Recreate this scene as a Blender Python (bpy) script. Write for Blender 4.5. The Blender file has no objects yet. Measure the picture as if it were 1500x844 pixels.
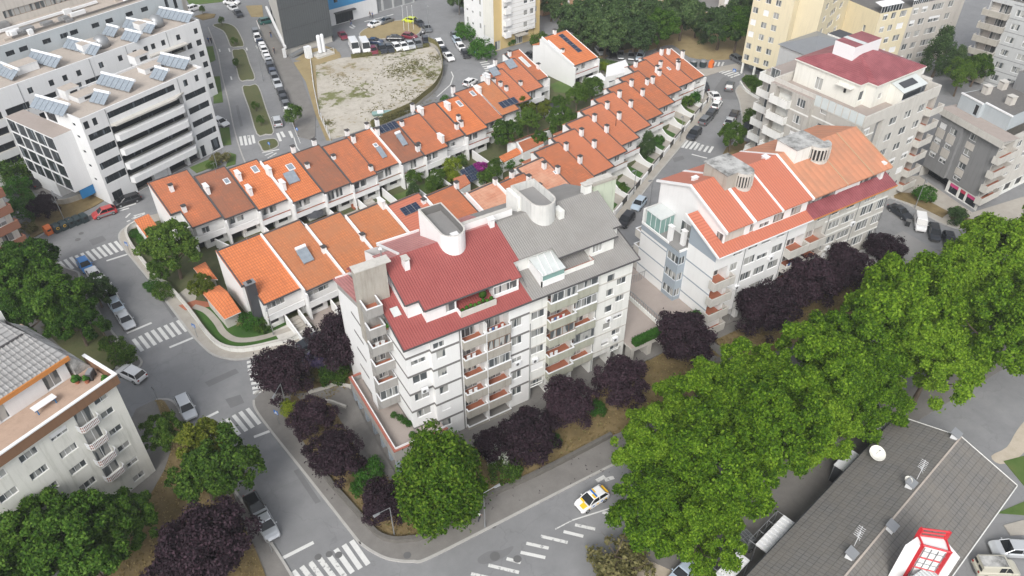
import bpy,bmesh,math,random
import numpy as np
from mathutils import Vector,Matrix
R_=math.radians
rnd=random.Random(7)
scene=bpy.context.scene
COL=scene.collection
F_PX,PITCH,ROLL,AZ,CAM_H=1133.88,0.682856,-0.003927,1.034943,74.0
def _axes():
 cp,sp=math.cos(PITCH),math.sin(PITCH)
 fw=Vector((math.cos(AZ)*cp,math.sin(AZ)*cp,-sp))
 r=Vector((math.sin(AZ),-math.cos(AZ),0));u=r.cross(fw)
 r2=r*math.cos(ROLL)+u*math.sin(ROLL);u2=-r*math.sin(ROLL)+u*math.cos(ROLL)
 return r2,u2,fw
AX_R,AX_U,AX_F=_axes()
def G(px,py,z=0.0):
 """map survey: the spot at height z that the survey photo shows at (px, py)"""
 d=AX_R*(px-750)-AX_U*(py-422)+AX_F*F_PX
 t=(z-CAM_H)/d.z
 return(d.x*t,d.y*t)
cam_d=bpy.data.cameras.new('camera');cam=bpy.data.objects.new('camera',cam_d);COL.objects.link(cam)
cam_d.sensor_width=36;cam_d.lens=36*F_PX/1500;cam_d.clip_start=1;cam_d.clip_end=5000
m=Matrix((AX_R,AX_U,-AX_F)).transposed().to_4x4();m.translation=(0,0,CAM_H)
cam.matrix_world=m
scene.camera=cam
SUN_EL,SUN_AZ=43,226
w=bpy.data.worlds.new('World');scene.world=w;w.use_nodes=True
nt=w.node_tree;nt.nodes.clear()
out=nt.nodes.new('ShaderNodeOutputWorld');bg=nt.nodes.new('ShaderNodeBackground')
sky=nt.nodes.new('ShaderNodeTexSky');sky.sky_type='NISHITA';sky.sun_disc=False
sky.sun_elevation=R_(SUN_EL);sky.sun_rotation=R_(90-SUN_AZ);sky.air_density=1.0;sky.dust_density=3.0;sky.ozone_density=1.0
hs=nt.nodes.new('ShaderNodeHueSaturation');hs.inputs['Saturation'].default_value=0.28
nt.links.new(sky.outputs[0],hs.inputs['Color']);nt.links.new(hs.outputs[0],bg.inputs[0]);nt.links.new(bg.outputs[0],out.inputs[0])
bg.inputs[1].default_value=0.15
sd=bpy.data.lights.new('sun','SUN');sd.energy=1.55;sd.angle=R_(24);sd.color=(1,.97,.92)
so=bpy.data.objects.new('sun',sd);COL.objects.link(so)
dv=Vector((math.cos(R_(SUN_AZ))*math.cos(R_(SUN_EL)),math.sin(R_(SUN_AZ))*math.cos(R_(SUN_EL)),math.sin(R_(SUN_EL))))
so.rotation_euler=dv.to_track_quat('Z','Y').to_euler()
so.location=(0,0,150)
vs=scene.view_settings;vs.view_transform='Standard';vs.look='None';vs.gamma=1;vs.exposure=0.57
scene.render.engine='CYCLES'
scene.cycles.use_denoising=True
scene.cycles.max_bounces=6;scene.cycles.transparent_max_bounces=4;scene.cycles.volume_bounces=0
MATS={}
class NT:
 def __init__(s,name):
  s.m=bpy.data.materials.new(name);s.m.use_nodes=True;s.t=s.m.node_tree
  s.b=s.t.nodes['Principled BSDF'];s.out=s.t.nodes['Material Output']
 def n(s,typ,**kw):
  nd=s.t.nodes.new(typ)
  for k,v in kw.items():
   if k in nd.inputs.keys():nd.inputs[k].default_value=v
   else:setattr(nd,k,v)
  return nd
 def l(s,a,b):s.t.links.new(a,b)
 def coord(s,kind='Object'):return s.n('ShaderNodeTexCoord').outputs[kind]
 def world(s):return s.n('ShaderNodeNewGeometry').outputs['Position']
 def noise(s,vec,scale,detail=4,rough=.55):
  nd=s.n('ShaderNodeTexNoise',Scale=scale,Detail=detail,Roughness=rough);s.l(vec,nd.inputs['Vector']);return nd.outputs['Fac']
 def ramp(s,fac,stops):
  nd=s.n('ShaderNodeValToRGB');cr=nd.color_ramp
  while len(cr.elements)>len(stops):cr.elements.remove(cr.elements[-1])
  while len(cr.elements)<len(stops):cr.elements.new(.5)
  for e,(p,c)in zip(cr.elements,stops):e.position=p;e.color=(*c,1)if len(c)==3 else c
  s.l(fac,nd.inputs[0]);return nd.outputs[0]
 def mix(s,fac,a,b,mode='MIX'):
  nd=s.n('ShaderNodeMix',data_type='RGBA',blend_type=mode)
  for sock,v in((nd.inputs[0],fac),(nd.inputs[6],a),(nd.inputs[7],b)):
   if hasattr(v,'is_linked'):s.l(v,sock)
   elif isinstance(v,(int,float)):sock.default_value=v
   else:sock.default_value=(*v,1)
  return nd.outputs[2]
 def math(s,op,a,b=0.0):
  nd=s.n('ShaderNodeMath',operation=op)
  for sock,v in zip(nd.inputs,(a,b)):
   if hasattr(v,'is_linked'):s.l(v,sock)
   else:sock.default_value=v
  return nd.outputs[0]
 def bump(s,h,strength=.3,dist=.05):
  nd=s.n('ShaderNodeBump',Strength=strength,Distance=dist);s.l(h,nd.inputs['Height']);s.l(nd.outputs[0],s.b.inputs['Normal'])
 def color(s,c):
  if hasattr(c,'is_linked'):s.l(c,s.b.inputs['Base Color'])
  else:s.b.inputs['Base Color'].default_value=(*c,1)
def mul(c,k):return tuple(min(1,x*k)for x in c)
def plain(name,c,rough=.6,var=.18,scale=.6,metal=0,fine=0.0,dirt=None):
 """painted or rendered surface: soft tonal variation, rain streaks in 'dirt' colour"""
 if name in MATS:return MATS[name]
 s=NT(name);v=s.world()
 f=s.noise(v,scale,5,.6)
 col=s.mix(f,mul(c,1-var),mul(c,1+var*.6))
 if fine:
  g=s.noise(v,9,3);col=s.mix(s.math('MULTIPLY',g,fine),col,mul(c,.55))
 if dirt:
  mp=s.n('ShaderNodeMapping');mp.inputs['Scale'].default_value=(1.3,1.3,.12);s.l(v,mp.inputs[0])
  st=s.noise(mp.outputs[0],1.6,5,.65)
  st=s.ramp(st,[(.5,(0,0,0)),(.78,(1,1,1))])
  col=s.mix(s.math('MULTIPLY',st,dirt[3]),col,dirt[:3])
 s.color(col);s.b.inputs['Roughness'].default_value=rough;s.b.inputs['Metallic'].default_value=metal
 MATS[name]=s.m;return s.m
def tile(name,c1,c2,stain,amount,sc=1.0):
 s=NT(name);v=s.coord();wv=s.world()
 br=s.n('ShaderNodeTexBrick',offset=0.0,squash=1.0)
 br.inputs['Scale'].default_value=1;br.inputs['Brick Width'].default_value=.36*sc;br.inputs['Row Height'].default_value=.52*sc
 br.inputs['Mortar Size'].default_value=.04*sc;br.inputs['Mortar Smooth'].default_value=.6;br.inputs['Bias'].default_value=-.1
 br.inputs['Color1'].default_value=(*c1,1);br.inputs['Color2'].default_value=(*c2,1);br.inputs['Mortar'].default_value=(*mul(c2,.45),1)
 s.l(v,br.inputs['Vector'])
 n1=s.noise(wv,.45,6,.65);n2=s.noise(wv,2.6,5,.7)
 k=s.ramp(s.math('ADD',s.math('MULTIPLY',n1,.6),s.math('MULTIPLY',n2,.4)),[(.5-amount*.28,(0,0,0)),(.72-amount*.2,(1,1,1))])
 col=s.mix(s.math('MULTIPLY',k,min(1,.25+amount)),br.outputs['Color'],stain)
 col=s.mix(s.math('MULTIPLY',s.noise(wv,6,3,.7),.3),col,mul(c1,1.35))
 mp=s.n('ShaderNodeMapping');mp.inputs['Scale'].default_value=(2.2,.22,.22);s.l(v,mp.inputs[0]);sk=s.noise(mp.outputs[0],1.0,5,.7)
 col=s.mix(s.math('MULTIPLY',s.ramp(sk,[(.52,(0,0,0)),(.74,(1,1,1))]),.38),col,mul(stain,.7))
 s.color(col);s.b.inputs['Roughness'].default_value=.85
 s.bump(br.outputs['Fac'],.5,-.05);MATS[name]=s.m
tile('tiles_bright',(.62,.195,.07),(.52,.15,.05),(.38,.125,.06),.3)
tile('tiles_orange',(.56,.175,.072),(.44,.13,.052),(.26,.105,.06),.6)
tile('tiles_worn',(.43,.145,.07),(.32,.105,.052),(.19,.09,.058),.9)
tile('tiles_salmon',(.56,.185,.085),(.46,.145,.066),(.34,.13,.075),.55)
tile('tiles_patchy',(.55,.25,.16),(.44,.15,.08),(.58,.36,.25),.5)
tile('tiles_tan',(.55,.19,.07),(.42,.135,.05),(.33,.145,.075),.65)
tile('tiles_dark',(.158,.154,.148),(.130,.127,.122),(.185,.165,.135),.4,1.3)
def corrug(name,c,pitch,axis=0,dark=.55,stain=None,amt=.5,rough=.5):
 """sheet roof: ribs across the slope, in the surface's own coordinates"""
 s=NT(name);v=s.coord();wv=s.world()
 wn=s.n('ShaderNodeTexWave',wave_type='BANDS',bands_direction='X' if axis==0 else 'Y',Scale=1/pitch*.3142*1.0,Distortion=0.0)
 s.l(v,wn.inputs['Vector'])
 n1=s.noise(wv,.5,6,.65)
 col=s.mix(s.ramp(wn.outputs['Fac'],[(.0,(1,1,1)),(.35,(0,0,0))]),c,mul(c,dark))
 if stain:col=s.mix(s.math('MULTIPLY',s.ramp(n1,[(.42,(0,0,0)),(.68,(1,1,1))]),amt),col,stain)
 col=s.mix(s.math('MULTIPLY',s.noise(wv,3,4),.35),col,mul(c,.75))
 s.color(col);s.b.inputs['Roughness'].default_value=rough
 s.bump(wn.outputs['Fac'],.6,.06);MATS[name]=s.m
corrug('sheet_red',(.30,.072,.066),.29,0,.72,(.34,.09,.08),.5)
corrug('sheet_pink',(.46,.18,.17),.36,0,.7,(.58,.27,.24),.5)
corrug('sheet_maroon',(.25,.065,.075),.4,0,.7,(.42,.14,.15),.6)
corrug('sheet_grey',(.285,.275,.262),.29,0,.7,(.20,.19,.18),.6,.9)
corrug('sheet_fibre',(.35,.345,.34),.9,1,.5,(.22,.215,.21),.6,.9)
corrug('sheet_orange',(.52,.17,.105),.42,0,.7,(.52,.15,.08),.4)
corrug('sheet_orange_side',(.52,.17,.105),.42,1,.7,(.52,.15,.08),.4)
corrug('sheet_peach',(.52,.228,.13),1.1,0,.85,(.36,.19,.12),.8,.8)
corrug('panel_white',(.55,.6,.6),.35,0,.6,(.4,.45,.45),.4)
DW=(.42,.42,.40,.35)
white=plain('white_render',(.75,.75,.745),.7,.06,.5,dirt=(.56,.55,.53,.2))
plain('white_aged',(.72,.72,.69),.75,.08,.5,dirt=(.40,.41,.37,.4))
plain('white_clean',(.76,.76,.76),.5,.06,dirt=(.55,.54,.52,.2))
plain('white_office',(.68,.685,.69),.6,.08,.2,dirt=(.46,.46,.46,.3))
plain('render_grey',(.32,.31,.295),.8,.16,.6,dirt=(.13,.13,.12,.5))
plain('concrete',(.40,.375,.33),.85,.2,.8,fine=.3,dirt=(.17,.15,.12,.6))
plain('concrete_olive',(.40,.40,.33),.85,.2,.8,fine=.3,dirt=(.19,.20,.14,.7))
plain('concrete_pale',(.55,.53,.49),.85,.15,.7,fine=.25,dirt=(.30,.28,.25,.5))
plain('concrete_white',(.60,.60,.58),.85,.14,.7,fine=.2,dirt=(.28,.28,.27,.6))
plain('band_grey',(.17,.165,.16),.8,.12,.7)
plain('band_blue',(.30,.345,.39),.7,.08,.5)
plain('render_green',(.50,.55,.44),.8,.1,.6,dirt=(.2,.22,.17,.7))
plain('render_yellow',(.66,.585,.415),.8,.06,.4,dirt=(.42,.38,.3,.4))
plain('render_cream',(.70,.69,.635),.8,.06,.4,dirt=(.42,.40,.36,.4))
plain('render_ochre',(.55,.42,.20),.8,.1,.4)
plain('render_beige',(.50,.47,.43),.85,.08,.4,dirt=(.25,.23,.2,.5))
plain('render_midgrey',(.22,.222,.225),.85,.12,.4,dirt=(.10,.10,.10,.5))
plain('render_lightgrey',(.44,.45,.45),.85,.08,.4,dirt=(.2,.2,.2,.35))
plain('render_bluegrey',(.41,.445,.465),.7,.07,.3,dirt=(.25,.28,.3,.3))
plain('render_tan',(.42,.27,.17),.85,.1,.5)
plain('pebbledash',(.45,.43,.395),.9,.12,.7,fine=.25,dirt=(.14,.13,.11,.55))
plain('lime_wall',(.70,.695,.645),.85,.10,.6,dirt=(.30,.31,.25,.5))
plain('brown_band',(.21,.115,.065),.8,.15,.5,dirt=(.10,.06,.04,.5))
plain('fascia_orange',(.50,.20,.05),.7,.12,.5)
plain('brick_brown',(.27,.12,.075),.85,.2,2,fine=.3)
plain('terracotta_floor',(.36,.13,.075),.85,.12,2)
plain('terrace_pink',(.47,.34,.26),.9,.25,.8,fine=.3,dirt=(.2,.14,.1,.3))
plain('terrace_tile',(.36,.31,.28),.9,.15,1.2,fine=.3)
plain('coping_red',(.30,.105,.075),.8,.15,1)
plain('coping_dark',(.075,.072,.075),.8,.2,1)
plain('cap_dark',(.06,.055,.055),.8,.2,2)
plain('metal_dark',(.035,.037,.04),.45,.1,1,.3)
plain('metal_grey',(.32,.33,.34),.45,.1,1,.5)
plain('metal_white',(.72,.73,.74),.4,.05)
plain('metal_red',(.52,.02,.03),.4,.1)
plain('clad_dark',(.085,.095,.10),.5,.08,.3)
plain('clad_blue',(.05,.26,.52),.5,.06,.3)
plain('roof_gravel',(.46,.405,.355),.95,.18,.5,fine=.4,dirt=(.24,.2,.17,.5))
plain('roof_felt',(.15,.145,.14),.95,.25,.4,fine=.4,dirt=(.27,.24,.2,.4))
plain('roof_felt_light',(.26,.255,.25),.95,.2,.4,fine=.3)
plain('slate_dark',(.055,.058,.065),.6,.15,1)
plain('sign_blue',(.01,.14,.48),.4,.03)
plain('poster_pink',(.62,.06,.22),.5,.1)
plain('poster_red',(.50,.04,.09),.5,.1)
plain('poster_blue',(.015,.17,.40),.5,.1)
plain('bin_green',(.028,.045,.05),.5,.15)
plain('bin_orange',(.70,.17,.04),.5,.08)
plain('tank_white',(.78,.80,.82),.35,.03)
plain('tyre_black',(.02,.02,.02),.8,.1)
plain('rubber_grey',(.12,.12,.12),.8,.1)
plain('skin',(.45,.26,.18),.6,.04)
plain('cloth_dark',(.03,.035,.05),.9,.1)
plain('cloth_white',(.7,.7,.7),.9,.05)
plain('cloth_red',(.35,.03,.03),.9,.05)
plain('cloth_yellow',(.7,.5,.05),.9,.05)
plain('cloth_blue',(.05,.12,.3),.9,.05)
plain('bark',(.12,.09,.065),.9,.3,2)
plain('wood_floor',(.30,.10,.05),.7,.15,2)
plain('stone_wall',(.16,.15,.135),.9,.5,2.2,fine=.6)
plain('pot_clay',(.36,.13,.07),.8,.1)
plain('soil',(.10,.07,.045),.95,.3,2)
plain('glass_green',(.22,.35,.325),.15,.12,.7)
plain('polycarbonate',(.55,.58,.57),.3,.2,1)
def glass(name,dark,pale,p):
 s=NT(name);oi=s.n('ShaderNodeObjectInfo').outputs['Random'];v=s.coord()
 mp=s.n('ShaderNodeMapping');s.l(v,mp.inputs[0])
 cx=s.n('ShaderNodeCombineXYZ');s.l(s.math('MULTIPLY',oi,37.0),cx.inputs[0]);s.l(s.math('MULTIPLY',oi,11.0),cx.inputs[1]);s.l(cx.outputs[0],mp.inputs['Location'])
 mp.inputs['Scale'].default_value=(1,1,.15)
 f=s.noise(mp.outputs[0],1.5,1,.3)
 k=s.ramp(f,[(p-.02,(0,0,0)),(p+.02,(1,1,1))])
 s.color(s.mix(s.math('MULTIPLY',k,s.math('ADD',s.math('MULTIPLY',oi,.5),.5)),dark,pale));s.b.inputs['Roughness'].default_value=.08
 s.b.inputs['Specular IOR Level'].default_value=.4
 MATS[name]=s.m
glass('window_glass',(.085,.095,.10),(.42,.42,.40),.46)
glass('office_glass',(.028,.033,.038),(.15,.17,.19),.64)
MATS['office_glass'].node_tree.nodes['Principled BSDF'].inputs['Specular IOR Level'].default_value=.2
s=NT('car_glass');s.color((.012,.014,.016));s.b.inputs['Roughness'].default_value=.05;MATS['car_glass']=s.m
s=NT('solar_glass');v=s.coord()
br=s.n('ShaderNodeTexBrick',offset=0.0);br.inputs['Scale'].default_value=1;br.inputs['Brick Width'].default_value=.5;br.inputs['Row Height'].default_value=.5;br.inputs['Mortar Size'].default_value=.02
br.inputs['Color1'].default_value=(.012,.02,.045,1);br.inputs['Color2'].default_value=(.015,.024,.055,1);br.inputs['Mortar'].default_value=(.10,.12,.15,1)
s.l(v,br.inputs['Vector']);s.color(br.outputs['Color']);s.b.inputs['Roughness'].default_value=.12;MATS['solar_glass']=s.m
s=NT('collector_glass');v=s.coord();s.color(s.mix(s.noise(v,2,2),(.17,.20,.235),(.30,.34,.38)));s.b.inputs['Roughness'].default_value=.12;MATS['collector_glass']=s.m
s=NT('lamp_lens');s.color((.7,.72,.75));s.b.inputs['Roughness'].default_value=.15;MATS['lamp_lens']=s.m
s=NT('tail_lens');s.color((.28,.01,.01));s.b.inputs['Roughness'].default_value=.15;MATS['tail_lens']=s.m
CARC={'white':(.78,.78,.78),'silver':(.58,.60,.62),'grey':(.17,.18,.19),'black':(.012,.012,.014),'dark':(.035,.04,.05),'blue':(.03,.19,.50),'navy':(.02,.035,.08),
'red':(.42,.03,.03),'maroon':(.18,.02,.035),'yellow':(.55,.62,.03),'teal':(.02,.10,.09),'paleblue':(.42,.50,.58),'beige':(.48,.46,.38)}
for k,c in CARC.items():
 s=NT('paint_'+k);s.color(s.mix(s.noise(s.coord(),1.2,3),mul(c,.92),c));s.b.inputs['Roughness'].default_value=.28
 s.b.inputs['Coat Weight'].default_value=.5;s.b.inputs['Metallic'].default_value=.35 if k in('silver','grey','dark')else 0;MATS['paint_'+k]=s.m
s=NT('paint_police_yellow');s.color((.85,.50,.02));s.b.inputs['Roughness'].default_value=.35;MATS['police_yellow']=s.m
def ground_mat(name,stops,scale,fine=(9,.25),rough=.95,cracks=0,patches=0,bumpd=0):
 s=NT(name);v=s.world()
 a=s.noise(v,scale,8,.7);col=s.ramp(a,stops)
 if patches:
  b=s.noise(v,scale*.16,3,.5);col=s.mix(s.math('MULTIPLY',s.ramp(b,[(.45,(0,0,0)),(.56,(1,1,1))]),patches),col,mul(stops[0][1],.9))
 f=s.noise(v,fine[0],4,.7);col=s.mix(s.math('MULTIPLY',f,fine[1]),col,mul(stops[0][1],.5))
 if cracks:
  vo=s.n('ShaderNodeTexVoronoi',feature='DISTANCE_TO_EDGE',Scale=.14)
  mv=s.n('ShaderNodeVectorMath',operation='ADD');nz=s.n('ShaderNodeTexNoise',Scale=.5,Detail=4);s.l(v,nz.inputs['Vector'])
  sc_=s.n('ShaderNodeVectorMath',operation='SCALE');sc_.inputs['Scale'].default_value=3;s.l(nz.outputs['Color'],sc_.inputs[0]);s.l(v,mv.inputs[0]);s.l(sc_.outputs[0],mv.inputs[1]);s.l(mv.outputs[0],vo.inputs['Vector'])
  ck=s.ramp(vo.outputs['Distance'],[(0,(1,1,1)),(.012,(0,0,0))]);col=s.mix(s.math('MULTIPLY',ck,cracks),col,mul(stops[0][1],.45))
 s.color(col);s.b.inputs['Roughness'].default_value=rough
 if bumpd:s.bump(f,.6,bumpd)
 MATS[name]=s.m
ground_mat('asphalt',[(.3,(.20,.203,.208)),(.7,(.27,.272,.276))],.35,(14,.30),.9,.22,.35)
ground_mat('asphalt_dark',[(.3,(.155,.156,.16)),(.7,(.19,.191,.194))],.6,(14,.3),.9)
ground_mat('concrete_mould',[(.36,(.10,.10,.095)),(.47,(.34,.34,.33)),(.6,(.56,.56,.545))],.55,(3,.45))
ground_mat('asphalt_light',[(.3,(.235,.23,.22)),(.7,(.30,.292,.28))],.35,(14,.3),.9,.5,.3)
ground_mat('paving',[(.3,(.175,.165,.155)),(.7,(.235,.225,.21))],.5,(7,.4))
ground_mat('paving_pale',[(.3,(.34,.315,.275)),(.7,(.44,.41,.365))],.5,(7,.3))
ground_mat('kerb_stone',[(.3,(.36,.35,.33)),(.7,(.46,.45,.43))],.8,(6,.3))
ground_mat('road_paint',[(.3,(.62,.62,.60)),(.7,(.74,.74,.72))],1.2,(3.2,.35),.7)
s=NT('road_paint_worn');v=s.world();f=s.noise(v,2.2,6,.7)
s.color(s.ramp(f,[(.36,(.2,.2,.205)),(.46,(.60,.60,.58))]));s.b.inputs['Roughness'].default_value=.8;MATS['road_paint_worn']=s.m
ground_mat('dry_grass',[(.25,(.11,.085,.035)),(.45,(.20,.145,.062)),(.62,(.27,.20,.095)),(.8,(.13,.12,.04))],.32,(7,.45),.95,0,0,.08)
ground_mat('straw_grass',[(.25,(.25,.19,.09)),(.55,(.35,.275,.145)),(.8,(.2,.17,.075))],.25,(6,.4),.95,0,0,.08)
ground_mat('median_grass',[(.25,(.085,.098,.035)),(.5,(.12,.125,.05)),(.75,(.07,.10,.03))],.35,(6,.45),.95,0,0,.08)
ground_mat('green_grass',[(.25,(.055,.11,.02)),(.5,(.09,.15,.03)),(.78,(.15,.15,.05))],.3,(7,.4),.95,0,0,.06)
ground_mat('lawn_green',[(.25,(.028,.085,.010)),(.6,(.05,.125,.016)),(.8,(.09,.15,.03))],.35,(8,.45),.95,0,0,.06)
ground_mat('garden_soil',[(.3,(.06,.085,.025)),(.6,(.11,.11,.05)),(.8,(.05,.11,.02))],.5,(6,.4))
s=NT('sand_lot');v=s.world();a=s.noise(v,.11,7,.68);b=s.noise(v,.5,7,.7);c_=s.noise(v,.06,4,.6)
col=s.ramp(b,[(.3,(.34,.31,.26)),(.5,(.47,.44,.385)),(.7,(.55,.52,.465))])
col=s.mix(s.ramp(s.math('ADD',s.math('MULTIPLY',a,.5),s.math('MULTIPLY',b,.5)),[(.52,(0,0,0)),(.60,(1,1,1))]),col,(.27,.22,.13))
col=s.mix(s.ramp(s.math('ADD',s.math('MULTIPLY',c_,.6),s.math('MULTIPLY',b,.4)),[(.53,(0,0,0)),(.57,(1,1,1))]),col,(.14,.155,.05))
s.color(s.mix(s.math('MULTIPLY',s.noise(v,5,4),.25),col,(.24,.2,.15)));s.b.inputs['Roughness'].default_value=.95;MATS['sand_lot']=s.m
ground_mat('sand_path',[(.3,(.40,.34,.26)),(.7,(.55,.49,.40))],.5,(5,.3))
def leafmat(name,dark,mid,light,trans=.25):
 s=NT(name);g=s.n('ShaderNodeNewGeometry');r=g.outputs['Random Per Island']
 oi=s.n('ShaderNodeObjectInfo').outputs['Random']
 cl=s.noise(s.coord(),.55,3,.6)
 f=s.math('ADD',s.math('MULTIPLY',r,.7),s.math('ADD',s.math('MULTIPLY',cl,.75),-.22))
 f=s.math('ADD',f,s.math('MULTIPLY',s.math('SUBTRACT',oi,.5),.34))
 col=s.ramp(f,[(.12,dark),(.5,mid),(.88,light)])
 s.color(col);s.b.inputs['Roughness'].default_value=.65;s.b.inputs['Specular IOR Level'].default_value=.12
 tr=s.n('ShaderNodeBsdfTranslucent');s.l(col,tr.inputs[0]);mx=s.n('ShaderNodeMixShader');mx.inputs[0].default_value=trans
 s.l(s.b.outputs[0],mx.inputs[1]);s.l(tr.outputs[0],mx.inputs[2]);s.l(mx.outputs[0],s.out.inputs[0]);MATS[name]=s.m
leafmat('leaf_plane',(.036,.092,.006),(.110,.218,.012),(.23,.365,.03),.38)
leafmat('leaf_hornbeam',(.026,.07,.004),(.070,.145,.008),(.17,.25,.03),.3)
leafmat('leaf_green',(.022,.056,.008),(.06,.125,.015),(.125,.20,.032),.28)
leafmat('leaf_maple',(.016,.050,.006),(.048,.115,.012),(.11,.20,.028),.28)
leafmat('leaf_olive',(.05,.08,.01),(.11,.145,.014),(.19,.21,.03),.3)
leafmat('leaf_dark',(.026,.052,.018),(.058,.108,.036),(.115,.175,.062),.25)
leafmat('leaf_plum',(.017,.0105,.0145),(.032,.019,.0265),(.056,.032,.043),.14)
leafmat('leaf_lime',(.09,.15,.01),(.20,.27,.015),(.33,.38,.04),.35)
leafmat('leaf_shrub',(.02,.07,.01),(.045,.14,.016),(.09,.21,.03),.3)
leafmat('leaf_weed',(.10,.10,.04),(.17,.165,.065),(.27,.24,.11),.35)
leafmat('petal_magenta',(.18,.01,.14),(.36,.03,.28),(.55,.10,.42),.3)
leafmat('petal_lilac',(.10,.07,.17),(.22,.16,.34),(.42,.34,.55),.3)
leafmat('petal_white',(.05,.10,.02),(.40,.45,.36),(.8,.82,.75),.3)
class MB:
 def __init__(s):s.v=[];s.f=[];s.m=[];s.mats=[]
 def mi(s,mat):
  if mat not in s.mats:s.mats.append(mat)
  return s.mats.index(mat)
 def poly(s,pts,mat):
  i=len(s.v);s.v+=[tuple(p)for p in pts];s.f.append(tuple(range(i,i+len(pts))));s.m.append(s.mi(mat))
 def box(s,x0,x1,y0,y1,z0,z1,mat,top=None,rot=0,c=None):
  p=[(x0,y0),(x1,y0),(x1,y1),(x0,y1)]
  if rot:
   cx,cy=c if c else((x0+x1)/2,(y0+y1)/2);ca,sa=math.cos(rot),math.sin(rot)
   p=[(cx+(a-cx)*ca-(b-cy)*sa,cy+(a-cx)*sa+(b-cy)*ca)for a,b in p]
  s.prism(p,z0,z1,mat,top)
 def prism(s,p,z0,z1,mat,top=None,bottom=True):
  a=sum(p[i][0]*p[(i+1)%len(p)][1]-p[(i+1)%len(p)][0]*p[i][1]for i in range(len(p)))
  if a<0:p=p[::-1]
  i=len(s.v);n=len(p)
  s.v+=[(x,y,z0)for x,y in p]+[(x,y,z1)for x,y in p]
  k=s.mi(mat)
  for j in range(n):s.f.append((i+j,i+(j+1)%n,i+n+(j+1)%n,i+n+j));s.m.append(k)
  s.f.append(tuple(range(i+n,i+2*n)));s.m.append(s.mi(top)if top else k)
  if bottom:s.f.append(tuple(range(i+n-1,i-1,-1)));s.m.append(k)
 def hexa(s,b,t,mat):
  """b, t: four bottom / top points, counter-clockwise seen from above"""
  i=len(s.v);s.v+=[tuple(p)for p in b]+[tuple(p)for p in t];k=s.mi(mat)
  for q in((3,2,1,0),(4,5,6,7),(0,1,5,4),(1,2,6,5),(2,3,7,6),(3,0,4,7)):s.f.append(tuple(i+a for a in q));s.m.append(k)
 def slab(s,q,t,mat,under=None):
  """sheet with corners q (ccw from above) and thickness t downwards"""
  s.hexa([(x,y,z-t)for x,y,z in q],q,mat)
 def tube(s,p0,p1,r0,r1,mat,n=6):
  p0,p1=Vector(p0),Vector(p1);d=(p1-p0).normalized();a=d.orthogonal().normalized();b=d.cross(a);i=len(s.v)
  for p,r in((p0,r0),(p1,r1)):
   for j in range(n):t=2*math.pi*j/n;s.v.append(tuple(p+(a*math.cos(t)+b*math.sin(t))*r))
  k=s.mi(mat)
  for j in range(n):s.f.append((i+j,i+(j+1)%n,i+n+(j+1)%n,i+n+j));s.m.append(k)
  s.f.append(tuple(range(i+n-1,i-1,-1)));s.m.append(k);s.f.append(tuple(range(i+n,i+2*n)));s.m.append(k)
 def lathe(s,prof,mat,n=12,c=(0,0,0)):
  i=len(s.v);k=s.mi(mat);L=len(prof)
  for r,z in prof:
   for j in range(n):t=2*math.pi*j/n;s.v.append((c[0]+r*math.cos(t),c[1]+r*math.sin(t),c[2]+z))
  for a in range(L-1):
   for j in range(n):s.f.append((i+a*n+j,i+a*n+(j+1)%n,i+(a+1)*n+(j+1)%n,i+(a+1)*n+j));s.m.append(k)
  s.f.append(tuple(i+(L-1)*n+j for j in range(n)));s.m.append(k);s.f.append(tuple(i+n-1-j for j in range(n)));s.m.append(k)
 def blob(s,c,r,mat,seg=10,rings=6):
  prof=[(max(.001,r[0]*math.sin(math.pi*j/rings)),-r[2]*math.cos(math.pi*j/rings))for j in range(rings+1)]
  i0=len(s.v);s.lathe(prof,mat,seg,c)
  for q in range(i0,len(s.v)):x,y,z=s.v[q];s.v[q]=(x,c[1]+(y-c[1])*r[1]/r[0],z)
 def face(s,a,b,z0,z1,ops,mat,depth=.17,back='metal_dark',fl=None):
  """wall from a to b, outside on the right; ops = (s0, s1, za, zb, depth, backmat, floormat) are recessed openings"""
  a,b=Vector(a),Vector(b);L=(b-a).length;u=(b-a)/L;n=Vector((u.y,-u.x))
  P=lambda t,z,d=0:(a.x+u.x*t-n.x*d,a.y+u.y*t-n.y*d,z)
  eps=1e-4
  xs=sorted({0,L,*[min(L,max(0,o[i]))for o in ops for i in(0,1)]});zs=sorted({z0,z1,*[min(z1,max(z0,o[i]))for o in ops for i in(2,3)]})
  xs=[x for i,x in enumerate(xs)if i==0 or x-xs[i-1]>eps];zs=[x for i,x in enumerate(zs)if i==0 or x-zs[i-1]>eps]
  for j in range(len(zs)-1):
   run=None
   for i in range(len(xs)-1):
    cx,cz=(xs[i]+xs[i+1])/2,(zs[j]+zs[j+1])/2
    hole=any(o[0]<cx<o[1]and o[2]<cz<o[3]for o in ops)
    if not hole:
     if run is None:run=xs[i]
    if hole and run is not None:s.poly([P(run,zs[j]),P(xs[i],zs[j]),P(xs[i],zs[j+1]),P(run,zs[j+1])],mat);run=None
   if run is not None:s.poly([P(run,zs[j]),P(xs[-1],zs[j]),P(xs[-1],zs[j+1]),P(run,zs[j+1])],mat)
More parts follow.
